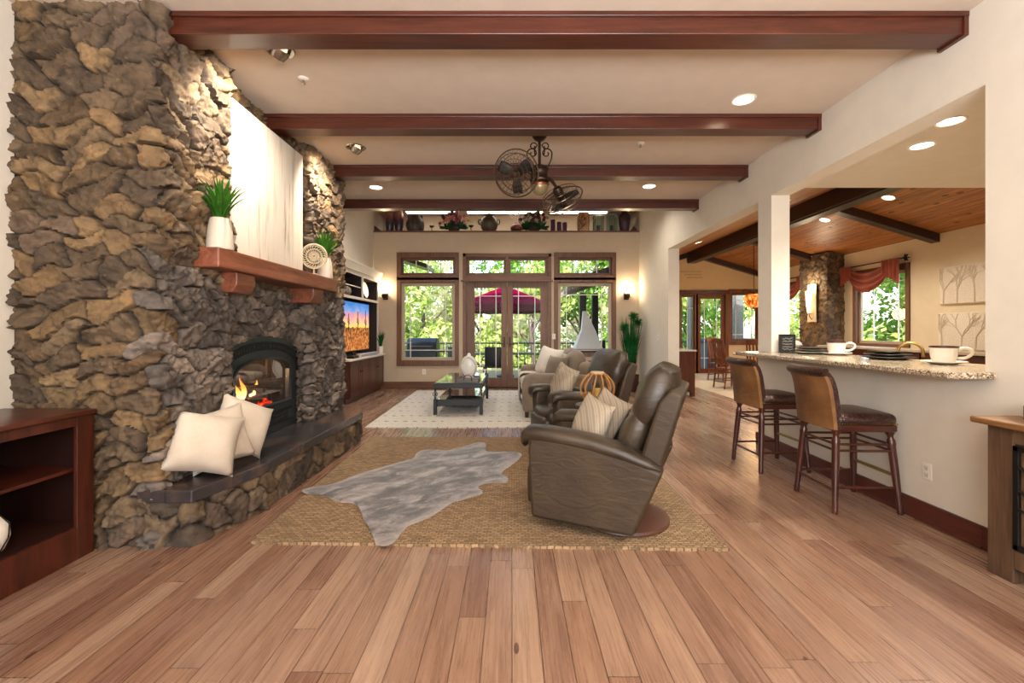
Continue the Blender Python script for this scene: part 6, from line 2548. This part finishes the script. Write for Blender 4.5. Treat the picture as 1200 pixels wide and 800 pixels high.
vase('dark_urn', 'tall dark purple brown urn at the right end of the ledge', 2.56,
     [(0, 0), (0.075, 0), (0.09, 0.02), (0.12, 0.2), (0.128, 0.31), (0.115, 0.39), (0.07, 0.43), (0.065, 0.45), (0.085, 0.475), (0.07, 0.475), (0.05, 0.44), (0, 0.42)],
     plain('plum_stoneware', '432C3C', 0.45, var=0.35, vs=10))
for (x, lab) in ((-3.02, 'left'), (2.76, 'right')):
    m = MB()
    m.prism([(-0.09, 0.0), (0.09, 0.0), (0.0, 0.12)] if x > 0 else [(-0.09, 0), (0.09, 0), (-0.09, 0.14)], 'y', -0.05, 0.05)
    o = m.build('wooden_wedge', M_CHERRY, None, bevel=0.004)
    o.location = (x, LY - 0.05, LZ)
    if x > 0:
        o.location.x = 2.75
    tag(o, 'dark wooden wedge block at the %s corner of the ledge' % lab, 'block')

# ------------------------------------------------------------------ kitchen window dressing and art
M_DRAPE = fabric('terracotta_drape', '7E3A28', 'A4533C', 90, bump=0.2)


def swag(y0, y1, label):
    """y0 near the camera"""
    t = thing('window_valance', label, 'valance', (XN - 0.1, (y0 + y1) / 2, 2.68), 0, 'terracotta valances')
    L = y1 - y0
    m = MB()
    m.tube([(XN - 0.09, y0 - 0.06, 2.70), (XN - 0.09, y1 + 0.02, 2.70)], 0.014, 10)
    for y in (y0 - 0.02, y1 - 0.06):
        m.tube([(XN - 0.001, y, 2.70), (XN - 0.09, y, 2.70)], 0.01, 8)
    rod = m.build('rod', M_BRONZE, t, world=True, smooth=True)
    m = MB()
    for s in range(6):
        a = s * math.pi / 3
        m.tube(smooth_path([(XN - 0.09, y0 - 0.06, 2.70), (XN - 0.09 + 0.03 * math.cos(a), y0 - 0.10, 2.70 + 0.04 * math.sin(a)), (XN - 0.09 + 0.06 * math.cos(a), y0 - 0.12, 2.70 + 0.07 * math.sin(a))], 3), [0.012] * 3 + [0.016] * 2 + [0.01] * 2, 6)
    m.ball((XN - 0.09, y0 - 0.10, 2.70), 0.03, 10, 7)
    m.build('finial', M_IRON, rod, world=True, smooth=True)
    m = MB()

    def sw(u, v):
        # u along the window, v from the rod to the lowest fold
        a = 2 * u - 1
        y = y0 + 0.12 * L + 0.80 * L * u
        dip = (1 - a * a)
        top = 2.69 - 0.16 * dip
        bot = 2.60 - 0.50 * dip ** 0.8
        f = math.sin(v * 6 * math.pi)
        return (XN - 0.10 - 0.035 * f * (0.3 + 0.7 * dip) - 0.06 * dip * v, y, top + (bot - top) * v)
    m.grid(sw, 30, 48)
    m.build('swag', M_DRAPE, t, world=True, smooth=True)
    for (ya, yb, drop, sg) in ((y0 - 0.01, y0 + 0.26 * L, 0.50, 1), (y1 - 0.20 * L, y1, 0.42, -1)):
        m = MB()

        def ta(u, v, ya=ya, yb=yb, drop=drop, sg=sg):
            y = ya + (yb - ya) * u
            d = drop * (1 - 0.45 * (u if sg > 0 else 1 - u))
            return (XN - 0.12 - 0.03 * math.sin(u * 9 * math.pi) - 0.02, y, 2.715 - d * v)
        m.grid(ta, 48, 10)
        m.build('tail', M_DRAPE, t, world=True, smooth=True)


swag(8.78, 10.32, 'terracotta swag valance over the larger kitchen window right of the stone pier')
swag(11.55, 12.95, 'terracotta swag valance over the window seen left of the stone pier')


def relief(label, y0, y1, z0, z1, seed):
    t = thing('wall_art', label, 'wall art', (XN - 0.02, (y0 + y1) / 2, (z0 + z1) / 2), 0, 'white relief panels')
    m = MB()
    m.rbox((XN - 0.04, y0, z0), (XN - 0.001, y1, z1), 0.004, 2)
    m.build('panel', plain('white_relief_panel', 'E2D6C2', 0.8, var=0.12, vs=60, bump=1.0, bs=55), t, world=True, smooth=40)
    rnd = random.Random(seed)
    m = MB()
    H = z1 - z0

    def grow(p, d, r, depth):
        q = (p[0] + d[0] * r, p[1] + d[1] * r)
        q = (min(max(q[0], y0 + 0.01), y1 - 0.01), min(q[1], z1 - 0.01))
        m.tube([(XN - 0.042, p[0], p[1]), (XN - 0.042, q[0], q[1])], 0.003 + 0.0022 * depth, 5)
        if depth > 0:
            for k in range(3 if depth > 2 else 2):
                a = math.atan2(d[1], d[0]) + rnd.uniform(-0.7, 0.7)
                grow(q, (math.cos(a), math.sin(a)), r * rnd.uniform(0.6, 0.85), depth - 1)
    for k in range(4):
        y = y0 + (k + 0.5) * (y1 - y0) / 4 + rnd.uniform(-0.06, 0.06)
        grow((y, z0 + 0.01), (rnd.uniform(-.06, .06), 1), H * 0.34, 4)
    m.build('tree_relief', plain('pale_relief', 'CDBEA6', 0.8, var=0.05), t, world=True)


relief('upper of two white relief panels of bare trees on the kitchen wall', 7.10, 8.05, 1.77, 2.41, 3)
relief('lower of two white relief panels of bare trees, just above the far counter', 7.10, 8.07, 0.985, 1.61, 4)

dc = thing('wall_decal', 'faint dark script lettering on the breakfast room wall above the glazed door', 'wall decal', (5.45, YN, 3.0))
m = MB()
rnd = random.Random(12)
for (z, xa, xb) in ((3.08, 5.10, 5.76), (2.99, 5.22, 5.76), (2.90, 5.30, 5.78)):
    x, pts = xa, []
    k = 0
    while x < xb:
        pts.append((x, YN - 0.004, z + 0.022 * math.sin(k * 1.9) + rnd.uniform(-.008, .008)))
        x += 0.016
        k += 1
    m.tube(pts, 0.0035, 4)
m.build('lettering', M_BRONZE, dc, world=True)

# ------------------------------------------------------------------ breakfast table, chairs, chandelier
dt = thing('dining_table', 'wooden dining table with pale top in the breakfast room', 'table', (6.0, 10.75, 0))
m = MB()
m.lathe([(0, 0.72), (0.70, 0.72), (0.72, 0.735), (0.72, 0.75), (0.70, 0.76), (0, 0.76)], 48)
m.build('tabletop', plain('pale_table_top', 'C8B8A0', 0.2, var=0.15), dt, smooth=40)
m = MB()
m.lathe([(0.0, 0.0), (0.30, 0.0), (0.31, 0.04), (0.12, 0.10), (0.09, 0.2), (0.13, 0.4), (0.10, 0.6), (0.2, 0.72), (0, 0.72)], 28)
m.build('pedestal', M_CHAIR, dt, smooth=40)


def dining_chair(loc, rz, label):
    """chair facing local +x"""
    t = thing('dining_chair', label, 'chair', loc, rz, 'breakfast room chairs')
    m = MB()
    m.rbox((-0.21, -0.22, 0.425), (0.23, 0.22, 0.46), 0.015, 2)
    m.build('seat', M_CHAIR, t, smooth=40)
    for sy in (-1, 1):
        m = MB()
        m.tube([(-0.25, sy * 0.20, 0), (-0.20, sy * 0.195, 0.44), (-0.215, sy * 0.195, 0.75), (-0.29, sy * 0.19, 1.08)], [0.017, 0.021, 0.019, 0.017], 8)
        m.build('leg', M_CHAIR, t, smooth=40)
        m = MB()
        m.tube([(0.20, sy * 0.19, 0), (0.20, sy * 0.19, 0.44)], [0.016, 0.021], 8)
        m.build('leg', M_CHAIR, t, smooth=40)
        m = MB()
        m.tube([(-0.23, sy * 0.198, 0.2), (0.2, sy * 0.19, 0.2)], 0.012, 8)
        m.build('stretcher', M_CHAIR, t, smooth=True)
    m = MB()
    m.tube([(-0.235, -0.2, 0.15), (-0.235, 0.2, 0.15)], 0.012, 8)
    m.tube([(0.2, -0.19, 0.25), (0.2, 0.19, 0.25)], 0.012, 8)
    m.build('cross_stretcher', M_CHAIR, t, smooth=True)
    m = MB()
    pts = [(-0.285 - 0.03 * (1 - v * v), v * 0.21, 1.05 + 0.025 * (1 - v * v)) for v in (-1, -.5, 0, .5, 1)]
    m.loft([[(x - .013, y, z - .055), (x + .013, y, z - .055), (x + .013 - .01, y, z + .05), (x - .013 - .01, y, z + .05)] for x, y, z in pts])
    m.build('top_rail', M_CHAIR, t, bevel=0.006)
    m = MB()
    m.box((-0.225, -0.19, 0.56), (-0.2, 0.19, 0.60))
    m.build('lower_rail', M_CHAIR, t, bevel=0.004)
    for k in range(5):
        y = -0.13 + 0.065 * k
        m = MB()
        m.loft([[(-0.215, y - .017, .59), (-0.203, y - .017, .59), (-0.203, y + .017, .59), (-0.215, y + .017, .59)], [(-0.305, y - .017, 1.02), (-0.293, y - .017, 1.02), (-0.293, y + .017, 1.02), (-0.305, y + .017, 1.02)]])
        m.build('slat', M_CHAIR, t)
    return t


ch0 = dining_chair((4.92, 10.32, 0), R(10), 'slat back dining chair at the left of the breakfast table, back towards the doorway')
dup(ch0, (5.45, 11.85, 0), R(-62), 'slat back dining chair on the far side of the breakfast table, facing us')
dup(ch0, (5.30, 9.72, 0), R(48), 'slat back dining chair at the near left of the breakfast table, beside the far stool')
dup(ch0, (6.62, 9.72, 0), R(112), 'slat back dining chair seen over the bar counter below the stone pier')

td = thing('covered_dish', 'white domed dish on the breakfast table seen over the bar counter', 'dish', (6.52, 10.5, 0.761))
m = MB()
m.lathe([(0, 0), (0.09, 0), (0.06, 0.02), (0.03, 0.16), (0.16, 0.2), (0.17, 0.215), (0, 0.215)], 28)
m.build('stand', M_CUP, td, smooth=40)
m = MB()
m.lathe([(0.15, 0.216), (0.14, 0.26), (0.09, 0.30), (0.02, 0.315), (0.02, 0.335), (0, 0.34)], 28)
m.build('dome', M_CUP, td, smooth=60)
bt = thing('dark_bottle', 'slim dark bottle on the breakfast table', 'bottle', (6.42, 10.38, 0.761))
m = MB()
m.lathe([(0, 0), (0.035, 0), (0.036, 0.18), (0.014, 0.25), (0.013, 0.31), (0, 0.31)], 20)
m.build('glass_body', M_BLACK, bt, smooth=50)
m = MB()
m.lathe([(0.0145, 0.29), (0.0155, 0.292), (0.0155, 0.318), (0, 0.32)], 14)
m.build('stopper', M_IRON, bt, smooth=50)

cl = thing('chandelier', 'amber glass chandelier hanging over the breakfast table', 'chandelier', (5.90, 11.1, 1.75))
m = MB()
ta_ = NT('amber_glass_glow')
te_ = ta_.n('Emission', {'Color': ta_.ramp(ta_.noise(ta_.coord((1, 1, 0.6)), 16, 4, 0.7), [(0.35, '6A1E08'), (0.5, 'E0641C'), (0.65, 'FFC868')]), 'Strength': 0.9})
ta_.t.links.new(te_.outputs[0], ta_.out.inputs[0])
M_AMBER = ta_.mat
m.lathe([(0.0, 0.10), (0.10, 0.12), (0.19, 0.20), (0.22, 0.30), (0.20, 0.40), (0.12, 0.44), (0, 0.45)], 28, flute=0.05, nfl=8)
m.build('glass_bowl', M_AMBER, cl, smooth=50)
m = MB()
m.tube([(0, 0, 0.45), (0, 0, slope(5.9) - 1.75)], 0.008, 8)
m.lathe([(0, 0.44), (0.05, 0.45), (0.03, 0.5), (0, 0.52)], 16)
m.build('stem', M_BRONZE, cl, smooth=40)
for k in range(6):
    a = 2 * math.pi * k / 6
    m = MB()
    m.tube(smooth_path([(0.02 * math.cos(a), 0.02 * math.sin(a), 0.47), (0.2 * math.cos(a), 0.2 * math.sin(a), 0.56), (0.30 * math.cos(a), 0.3 * math.sin(a), 0.5)], 5), 0.008, 6)
    m.build('arm', M_BRONZE, cl, smooth=True)
    m = MB()
    m.lathe([(0, 0), (0.025, 0.01), (0.015, 0.06), (0, 0.085)], 10, (0.19 * math.cos(a), 0.19 * math.sin(a), 0.05))
    m.build('drop_finial', M_BRONZE, cl, smooth=50)
lamp('chandelier_bulb', 'POINT', (0, 0, -0.05), 22, (1.0, 0.6, 0.28), cl, shadow_soft_size=0.15)

# ------------------------------------------------------------------ outside: deck, railing, furniture, trees
m = MB()
m.box((-6.5, 10.38, -0.16), (3.0, 15.3, -0.04))
m.box((3.0, 13.98, -0.16), (10.0, 17.5, -0.04))
struct(m.build('deck_floor', wood('deck_boards', '5A4A3E', '7E6C5E', '9A8878', 0)))
gr_ = MB()
gr_.grid(lambda u, v: (-45 + 100 * u, -10 + 85 * v, -2.4 + 0.5 * math.sin(u * 21) * math.cos(v * 17)), 40, 40)
struct(gr_.build('ground_slope', leaf_material('undergrowth', '4A5A2A', '7E8A46', 'A89A62', 0.0), smooth=True))


def railing(label, p0, p1, posts):
    t = thing('deck_railing', label, 'railing', ((p0[0] + p1[0]) / 2, (p0[1] + p1[1]) / 2, -0.04))
    A, B = Vector((p0[0], p0[1], -0.04)), Vector((p1[0], p1[1], -0.04))
    for z in (0.92, 0.14):
        m = MB()
        m.tube([A + Vector((0, 0, z)), B + Vector((0, 0, z))], 0.024 if z > .5 else 0.016, 4)
        m.build('rail', M_BLACK, t, world=True)
    for f in posts:
        m = MB()
        c = A.lerp(B, f)
        m.box((c.x - .045, c.y - .045, -0.04), (c.x + .045, c.y + .045, 0.98))
        m.build('post', M_BLACK, t, world=True, bevel=0.006)
    n = int((B - A).length / 0.115)
    for k in range(min(n, 98)):
        c = A.lerp(B, (k + 0.5) / min(n, 98))
        m = MB()
        m.box((c.x - .009, c.y - .009, 0.10), (c.x + .009, c.y + .009, 0.88))
        m.build('baluster', M_BLACK, t, world=True)


railing('black metal railing along the garden edge of the deck', (-6.0, 14.9), (3.0, 14.9), (0, 0.25, 0.505, 0.665, 0.83, 1.0))
railing('black metal railing outside the breakfast room', (3.0, 17.2), (9.5, 17.2), (0.0, 0.3, 0.6, 0.9))

um = thing('patio_umbrella', 'crimson patio umbrella open over the deck table', 'umbrella', (-0.20, 13.2, -0.04))
m = MB()
nr = 8
apex, rim_r, z_top, z_rim = 0, 1.42, 2.62, 2.05
rings = []
for i in range(7):
    u = i / 6
    ring = []
    for k in range(48):
        a = 2 * math.pi * k / 48
        w = abs(math.sin(a * nr / 2))
        r = rim_r * u * (1 - 0.05 * w * u)
        ring.append((r * math.cos(a), r * math.sin(a), z_top - (z_top - z_rim) * u ** 1.15 - 0.03 * w * u))
    rings.append(ring)
val = [(p[0], p[1], p[2] - 0.17) for p in rings[-1]]
m.loft(rings + [val], cap=False)
cn = m.build('canopy', plain('crimson_canvas', '560524', 1.0, var=0.05, Specular_IOR_Level=0.0), um, smooth=30)
m = MB()
m.tube([(0, 0, 0), (0, 0, 2.66)], 0.02, 10)
m.ball((0, 0, 2.68), 0.04, 10, 7)
m.build('pole', M_IRON, um, smooth=True)
m = MB()
m.lathe([(0, 0), (0.26, 0), (0.26, 0.04), (0.05, 0.09), (0, 0.09)], 24)
m.build('base', M_IRON, um, smooth=40)
for k in range(nr):
    a = 2 * math.pi * (k) / nr
    m = MB()
    m.tube([(0.03 * math.cos(a), 0.03 * math.sin(a), z_top - 0.05), (1.36 * math.cos(a), 1.36 * math.sin(a), z_rim + 0.01)], 0.009, 6)
    m.build('rib', M_IRON, um)
pt_ = thing('patio_table', 'dark metal patio table under the crimson umbrella', 'table', (-0.2, 12.6, -0.04))
m = MB()
m.box((-1.25, -0.42, 0.69), (1.35, 0.42, 0.72))
m.build('tabletop', M_BLACK, pt_, bevel=0.006)
for (x, y) in ((-1.0, -0.3), (1.1, -0.3), (-1.0, 0.3), (1.1, 0.3)):
    m = MB()
    m.tube([(x, y, 0), (x * 0.93, y, 0.69)], 0.03, 8)
    m.build('leg', M_BLACK, pt_, smooth=True)


def patio_chair(loc, rz, label):
    t = thing('patio_chair', label, 'patio chair', loc, rz, 'patio chairs')
    m = MB()
    m.rbox((-0.25, -0.25, 0.38), (0.25, 0.25, 0.46), 0.03, 2, 2)
    m.build('seat', plain('plum_cushion', '5A4A58', 0.9), t, smooth=50)
    m = MB()
    m.rbox((-0.30, -0.21, 0.42), (-0.25, 0.21, 0.92), 0.02, 2, 2)
    m.build('backrest', M_BLACK, t, smooth=50)
    for sy in (-1, 1):
        m = MB()
        m.tube(smooth_path([(-0.27, sy * 0.27, 0.62), (0.0, sy * 0.28, 0.66), (0.24, sy * 0.27, 0.62), (0.26, sy * 0.26, 0.4)], 4), 0.016, 8)
        m.build('armrest', M_BLACK, t, smooth=True)
        for x in (-0.24, 0.24):
            m = MB()
            m.tube([(x * 1.1, sy * 0.26, 0), (x, sy * 0.24, 0.40)], 0.018, 8)
            m.build('leg', M_BLACK, t, smooth=True)
    return t


pc = patio_chair((-0.46, 11.85, -0.04), R(85), 'black patio chair with its back to the left garden door')
dup(pc, (-1.35, 12.0, -0.04), R(60), 'black patio chair angled at the left end of the patio table')

gl = thing('gas_grill', 'dark covered gas grill on the deck outside the left window', 'grill', (-2.42, 12.4, -0.04))
m = MB()
m.rbox((-0.42, -0.28, 0.10), (0.42, 0.28, 0.80), 0.03, 2)
m.build('cabinet', plain('grill_grey', '2E3234', 0.4, 0.4, var=0.2), gl, smooth=40)
m = MB()
m.prism([(-0.28, 0.80), (0.28, 0.80), (0.28, 0.98), (0.18, 1.12), (-0.10, 1.14), (-0.26, 1.02)], 'x', -0.40, 0.40)
m.build('lid', MATS['grill_grey'], gl, bevel=0.03, smooth=40)
m = MB()
m.tube([(-0.3, -0.31, 0.92), (0.3, -0.31, 0.92)], 0.014, 8)
m.build('lid_handle', M_NICKEL, gl, smooth=True)
for s in (-1, 1):
    m = MB()
    m.box((s * 0.42 if s > 0 else -0.72, -0.22, 0.76), (0.72 if s > 0 else -0.42, 0.22, 0.80))
    m.build('side_shelf', MATS['grill_grey'], gl, bevel=0.004)
    m = MB()
    m.tube([(s * 0.36 - .02, -0.2, 0.06), (s * 0.36 + .02, -0.2, 0.06)], 0.06, 14)
    m.tube([(s * 0.36 - .02, 0.2, 0.06), (s * 0.36 + .02, 0.2, 0.06)], 0.06, 14)
    m.build('wheels', M_BLACK, gl, smooth=40)

fp = thing('outdoor_fireplace', 'outdoor stone fireplace with white pointed hood beyond the right window', 'outdoor fireplace', (1.99, 12.05, -0.04))
m = MB()
m.box((-0.32, -0.3, 0), (0.32, 0.3, 0.78))
m.build('stone_base', plain('pink_stone', 'A08070', 0.8, var=0.35, vs=9, bump=0.6), fp, bevel=0.02)
m = MB()
m.box((-0.42, -0.38, 0.78), (0.42, 0.38, 0.86))
m.build('cap_slab', M_RUSTIC, fp, bevel=0.008)
m = MB()
m.loft([[(-0.36, -0.3, 0.86), (0.36, -0.3, 0.86), (0.36, 0.3, 0.86), (-0.36, 0.3, 0.86)], [(-0.16, -0.12, 1.35), (0.2, -0.12, 1.35), (0.2, 0.12, 1.35), (-0.16, 0.12, 1.35)], [(-0.12, -0.03, 1.85), (-0.04, -0.03, 1.85), (-0.04, 0.03, 1.85), (-0.12, 0.03, 1.85)]])
m.build('hood', M_WHITE, fp, bevel=0.01)
# covered corner of the deck: two posts and a pitched roof
pr = thing('porch_roof', 'timber porch roof on two dark posts over the right side of the deck', 'porch roof', (2.6, 12.6, -0.04))
for (x, y) in ((2.02, 13.0), (2.42, 13.3)):
    m = MB()
    m.box((x - 0.09, y - 0.09, -0.04), (x + 0.09, y + 0.09, 2.36))
    m.build('post', M_BLACK, pr, world=True, bevel=0.01)
m = MB()
m.prism([(1.5, 2.42), (3.0, 2.90), (3.0, 3.02), (1.5, 2.54)], 'y', 10.5, 14.2)
m.build('roof_deck', M_DARKBEAM, pr, world=True)
for k in range(8):
    y = 10.7 + 0.45 * k
    m = MB()
    m.prism([(1.42, 2.28), (3.0, 2.78), (3.0, 2.90), (1.42, 2.40)], 'y', y, y + 0.06)
    m.build('rafter', wood('grey_rafter', '6A625A', '8A8278', 'A09890', 0), pr, world=True)
ev = thing('porch_eave', 'dark roof eave beyond the top left of the left garden window', 'roof eave', (-2.8, 12.0, 2.9))
m = MB()
m.prism([(-3.6, 3.35), (-2.15, 2.88), (-2.15, 2.98), (-3.6, 3.5)], 'y', 11.5, 12.6)
m.build('roof_slab', M_DARKBEAM, ev, world=True)
m = MB()
m.box((-3.62, 12.3, -0.04), (-3.42, 12.5, 3.4))
m.build('eave_post', M_DARKBEAM, ev, world=True)
ht = thing('hot_tub', 'dark grey square hot tub outside the breakfast room window', 'hot tub', (7.4, 16.1, -0.04))
m = MB()
m.rbox((-0.8, -0.7, 0), (0.9, 0.7, 0.92), 0.04, 2)
m.build('cabinet', plain('tub_grey', '4A4E50', 0.6, var=0.2), ht, smooth=40)
m = MB()
m.rbox((-0.84, -0.74, 0.92), (0.94, 0.74, 1.06), 0.04, 2)
m.build('cover', plain('tub_cover', '3A3C40', 0.6, var=0.1), ht, smooth=40)
for (x, lab) in ((5.98, 'glazed door'), (7.42, 'window')):
    m = MB()
    m.box((-0.14, -0.14, 0), (0.14, 0.14, 3.0))
    m.box((-0.18, -0.18, 0), (0.18, 0.18, 0.1))
    o = m.build('porch_post', plain('grey_porch_paint', '6E706C', 0.6), None, bevel=0.01)
    o.location = (x, 15.0, -0.04)
    tag(o, 'square grey porch post outside the breakfast room ' + lab, 'post', 'grey porch posts')

LEAFM = [leaf_material('leaf_bright', '6E8A34', 'A2B45E', 'DCDCA4'), leaf_material('leaf_deep', '38601E', '66903A', 'A8BC68'), leaf_material('leaf_pale', '90985A', 'C8C49A', 'EAE0C8')]
M_BARK = plain('bark', '4A4038', 0.9, var=0.3, vs=12, bump=0.6, bs=20)


def crown_mesh(seed, n, blobs, leaf):
    rnd = random.Random(seed)
    m = MB()
    for k in range(n):
        bx_, by_, bz_, br_ = rnd.choice(blobs)
        v = Vector((rnd.gauss(0, 1), rnd.gauss(0, 1), rnd.gauss(0, 1))).normalized()
        p = Vector((bx_, by_, bz_)) + v * br_ * rnd.uniform(0.35, 1.0) ** 0.6
        nrm = (v + Vector((rnd.uniform(-1, 1), rnd.uniform(-1, 1), rnd.uniform(-.4, 1))) * 0.9).normalized()
        a = nrm.orthogonal().normalized()
        a = Matrix.Rotation(rnd.uniform(0, 6.28), 3, nrm) @ a
        b = nrm.cross(a)
        s = leaf * rnd.uniform(0.6, 1.3)
        m.add([p - a * s, p - b * s * 0.55, p + a * s, p + b * s * 0.55], [(0, 1, 2, 3)])
    return m


def tree(label, loc, seed, height, spread, mat, n=2600, leaf=0.11):
    rnd = random.Random(seed)
    t = thing('deciduous_tree', label, 'tree', loc, 0, 'garden trees')
    blobs = []
    for k in range(16):
        a = rnd.uniform(0, 6.28)
        q = rnd.uniform(0.15, 1)
        blobs.append((spread * q * math.cos(a), spread * q * math.sin(a), height * rnd.uniform(0.22, 0.95), spread * rnd.uniform(0.28, 0.5)))
    m = MB()
    m.tube(smooth_path([(0, 0, -0.2), (0.1, 0.05, height * 0.35), (-0.05, 0.1, height * 0.65), (0.05, 0, height * 0.85)], 4), [0.15 - 0.009 * k for k in range(13)], 8)
    for (x, y, z, r) in blobs[:9]:
        z0 = min(z * 0.7, height * 0.7)
        m.tube(smooth_path([(0.02, 0.05, z0), (x * 0.5, y * 0.5, (z0 + z) / 2 + 0.2), (x, y, z)], 3), [0.06, 0.055, 0.05, 0.04, 0.035, 0.03, 0.02], 6)
    m.build('trunk', M_BARK, t, smooth=True)
    crown_mesh(seed + 50, n, blobs, leaf).build('crown', mat, t)
    return t


spots = [(-6.2, 19.5, 5.2, 2.4, 1), (-3.6, 18.5, 4.6, 2.0, 0), (-1.4, 21.0, 4.8, 2.3, 2), (0.8, 19.0, 4.4, 2.1, 0), (3.2, 20.5, 5.0, 2.2, 1), (5.6, 20.0, 5.5, 2.3, 0),
         (8.2, 21.0, 6.0, 2.5, 1), (-4.8, 25.0, 7.0, 3.0, 0), (-0.4, 26.5, 7.4, 3.2, 1), (3.8, 26.0, 6.6, 3.0, 2), (10.6, 24.0, 6.5, 3.0, 0)]
where = ['farthest left beyond the deck railing', 'beyond the grill, seen through the left garden window', 'pale leaved, behind the left edge of the umbrella', 'bright green, behind the right half of the umbrella',
         'beyond the outdoor fireplace', 'seen through the sidelight of the breakfast room door', 'behind the hot tub outside the breakfast room', 'tall, in the second row behind the grill tree',
         'tall, in the second row behind the umbrella', 'pale leaved, in the second row behind the outdoor fireplace', 'in the second row at the far right of the garden']
for k, ((x, y, h, s, c), w) in enumerate(zip(spots, where)):
    tree('leafy tree ' + w, (x, y, -2.4), 100 + k, h + 2.4, s, LEAFM[c], n=3600 if k < 7 else 3000, leaf=0.13 if k < 7 else 0.17)
side_spots = [(11.2, 11.2, 6.0, 2.1, 0, 'outside the larger kitchen window, its bright crown filling the pane'), (12.6, 14.6, 6.5, 2.2, 1, 'outside the kitchen window left of the stone pier'),
              (12.8, 17.6, 6.5, 2.4, 0, 'at the corner beyond the breakfast room')]
for k, (x, y, h, s, c, w) in enumerate(side_spots):
    tree('leafy tree ' + w, (x, y, -2.4), 140 + k, h + 2.4, s, LEAFM[c], n=3800, leaf=0.11)
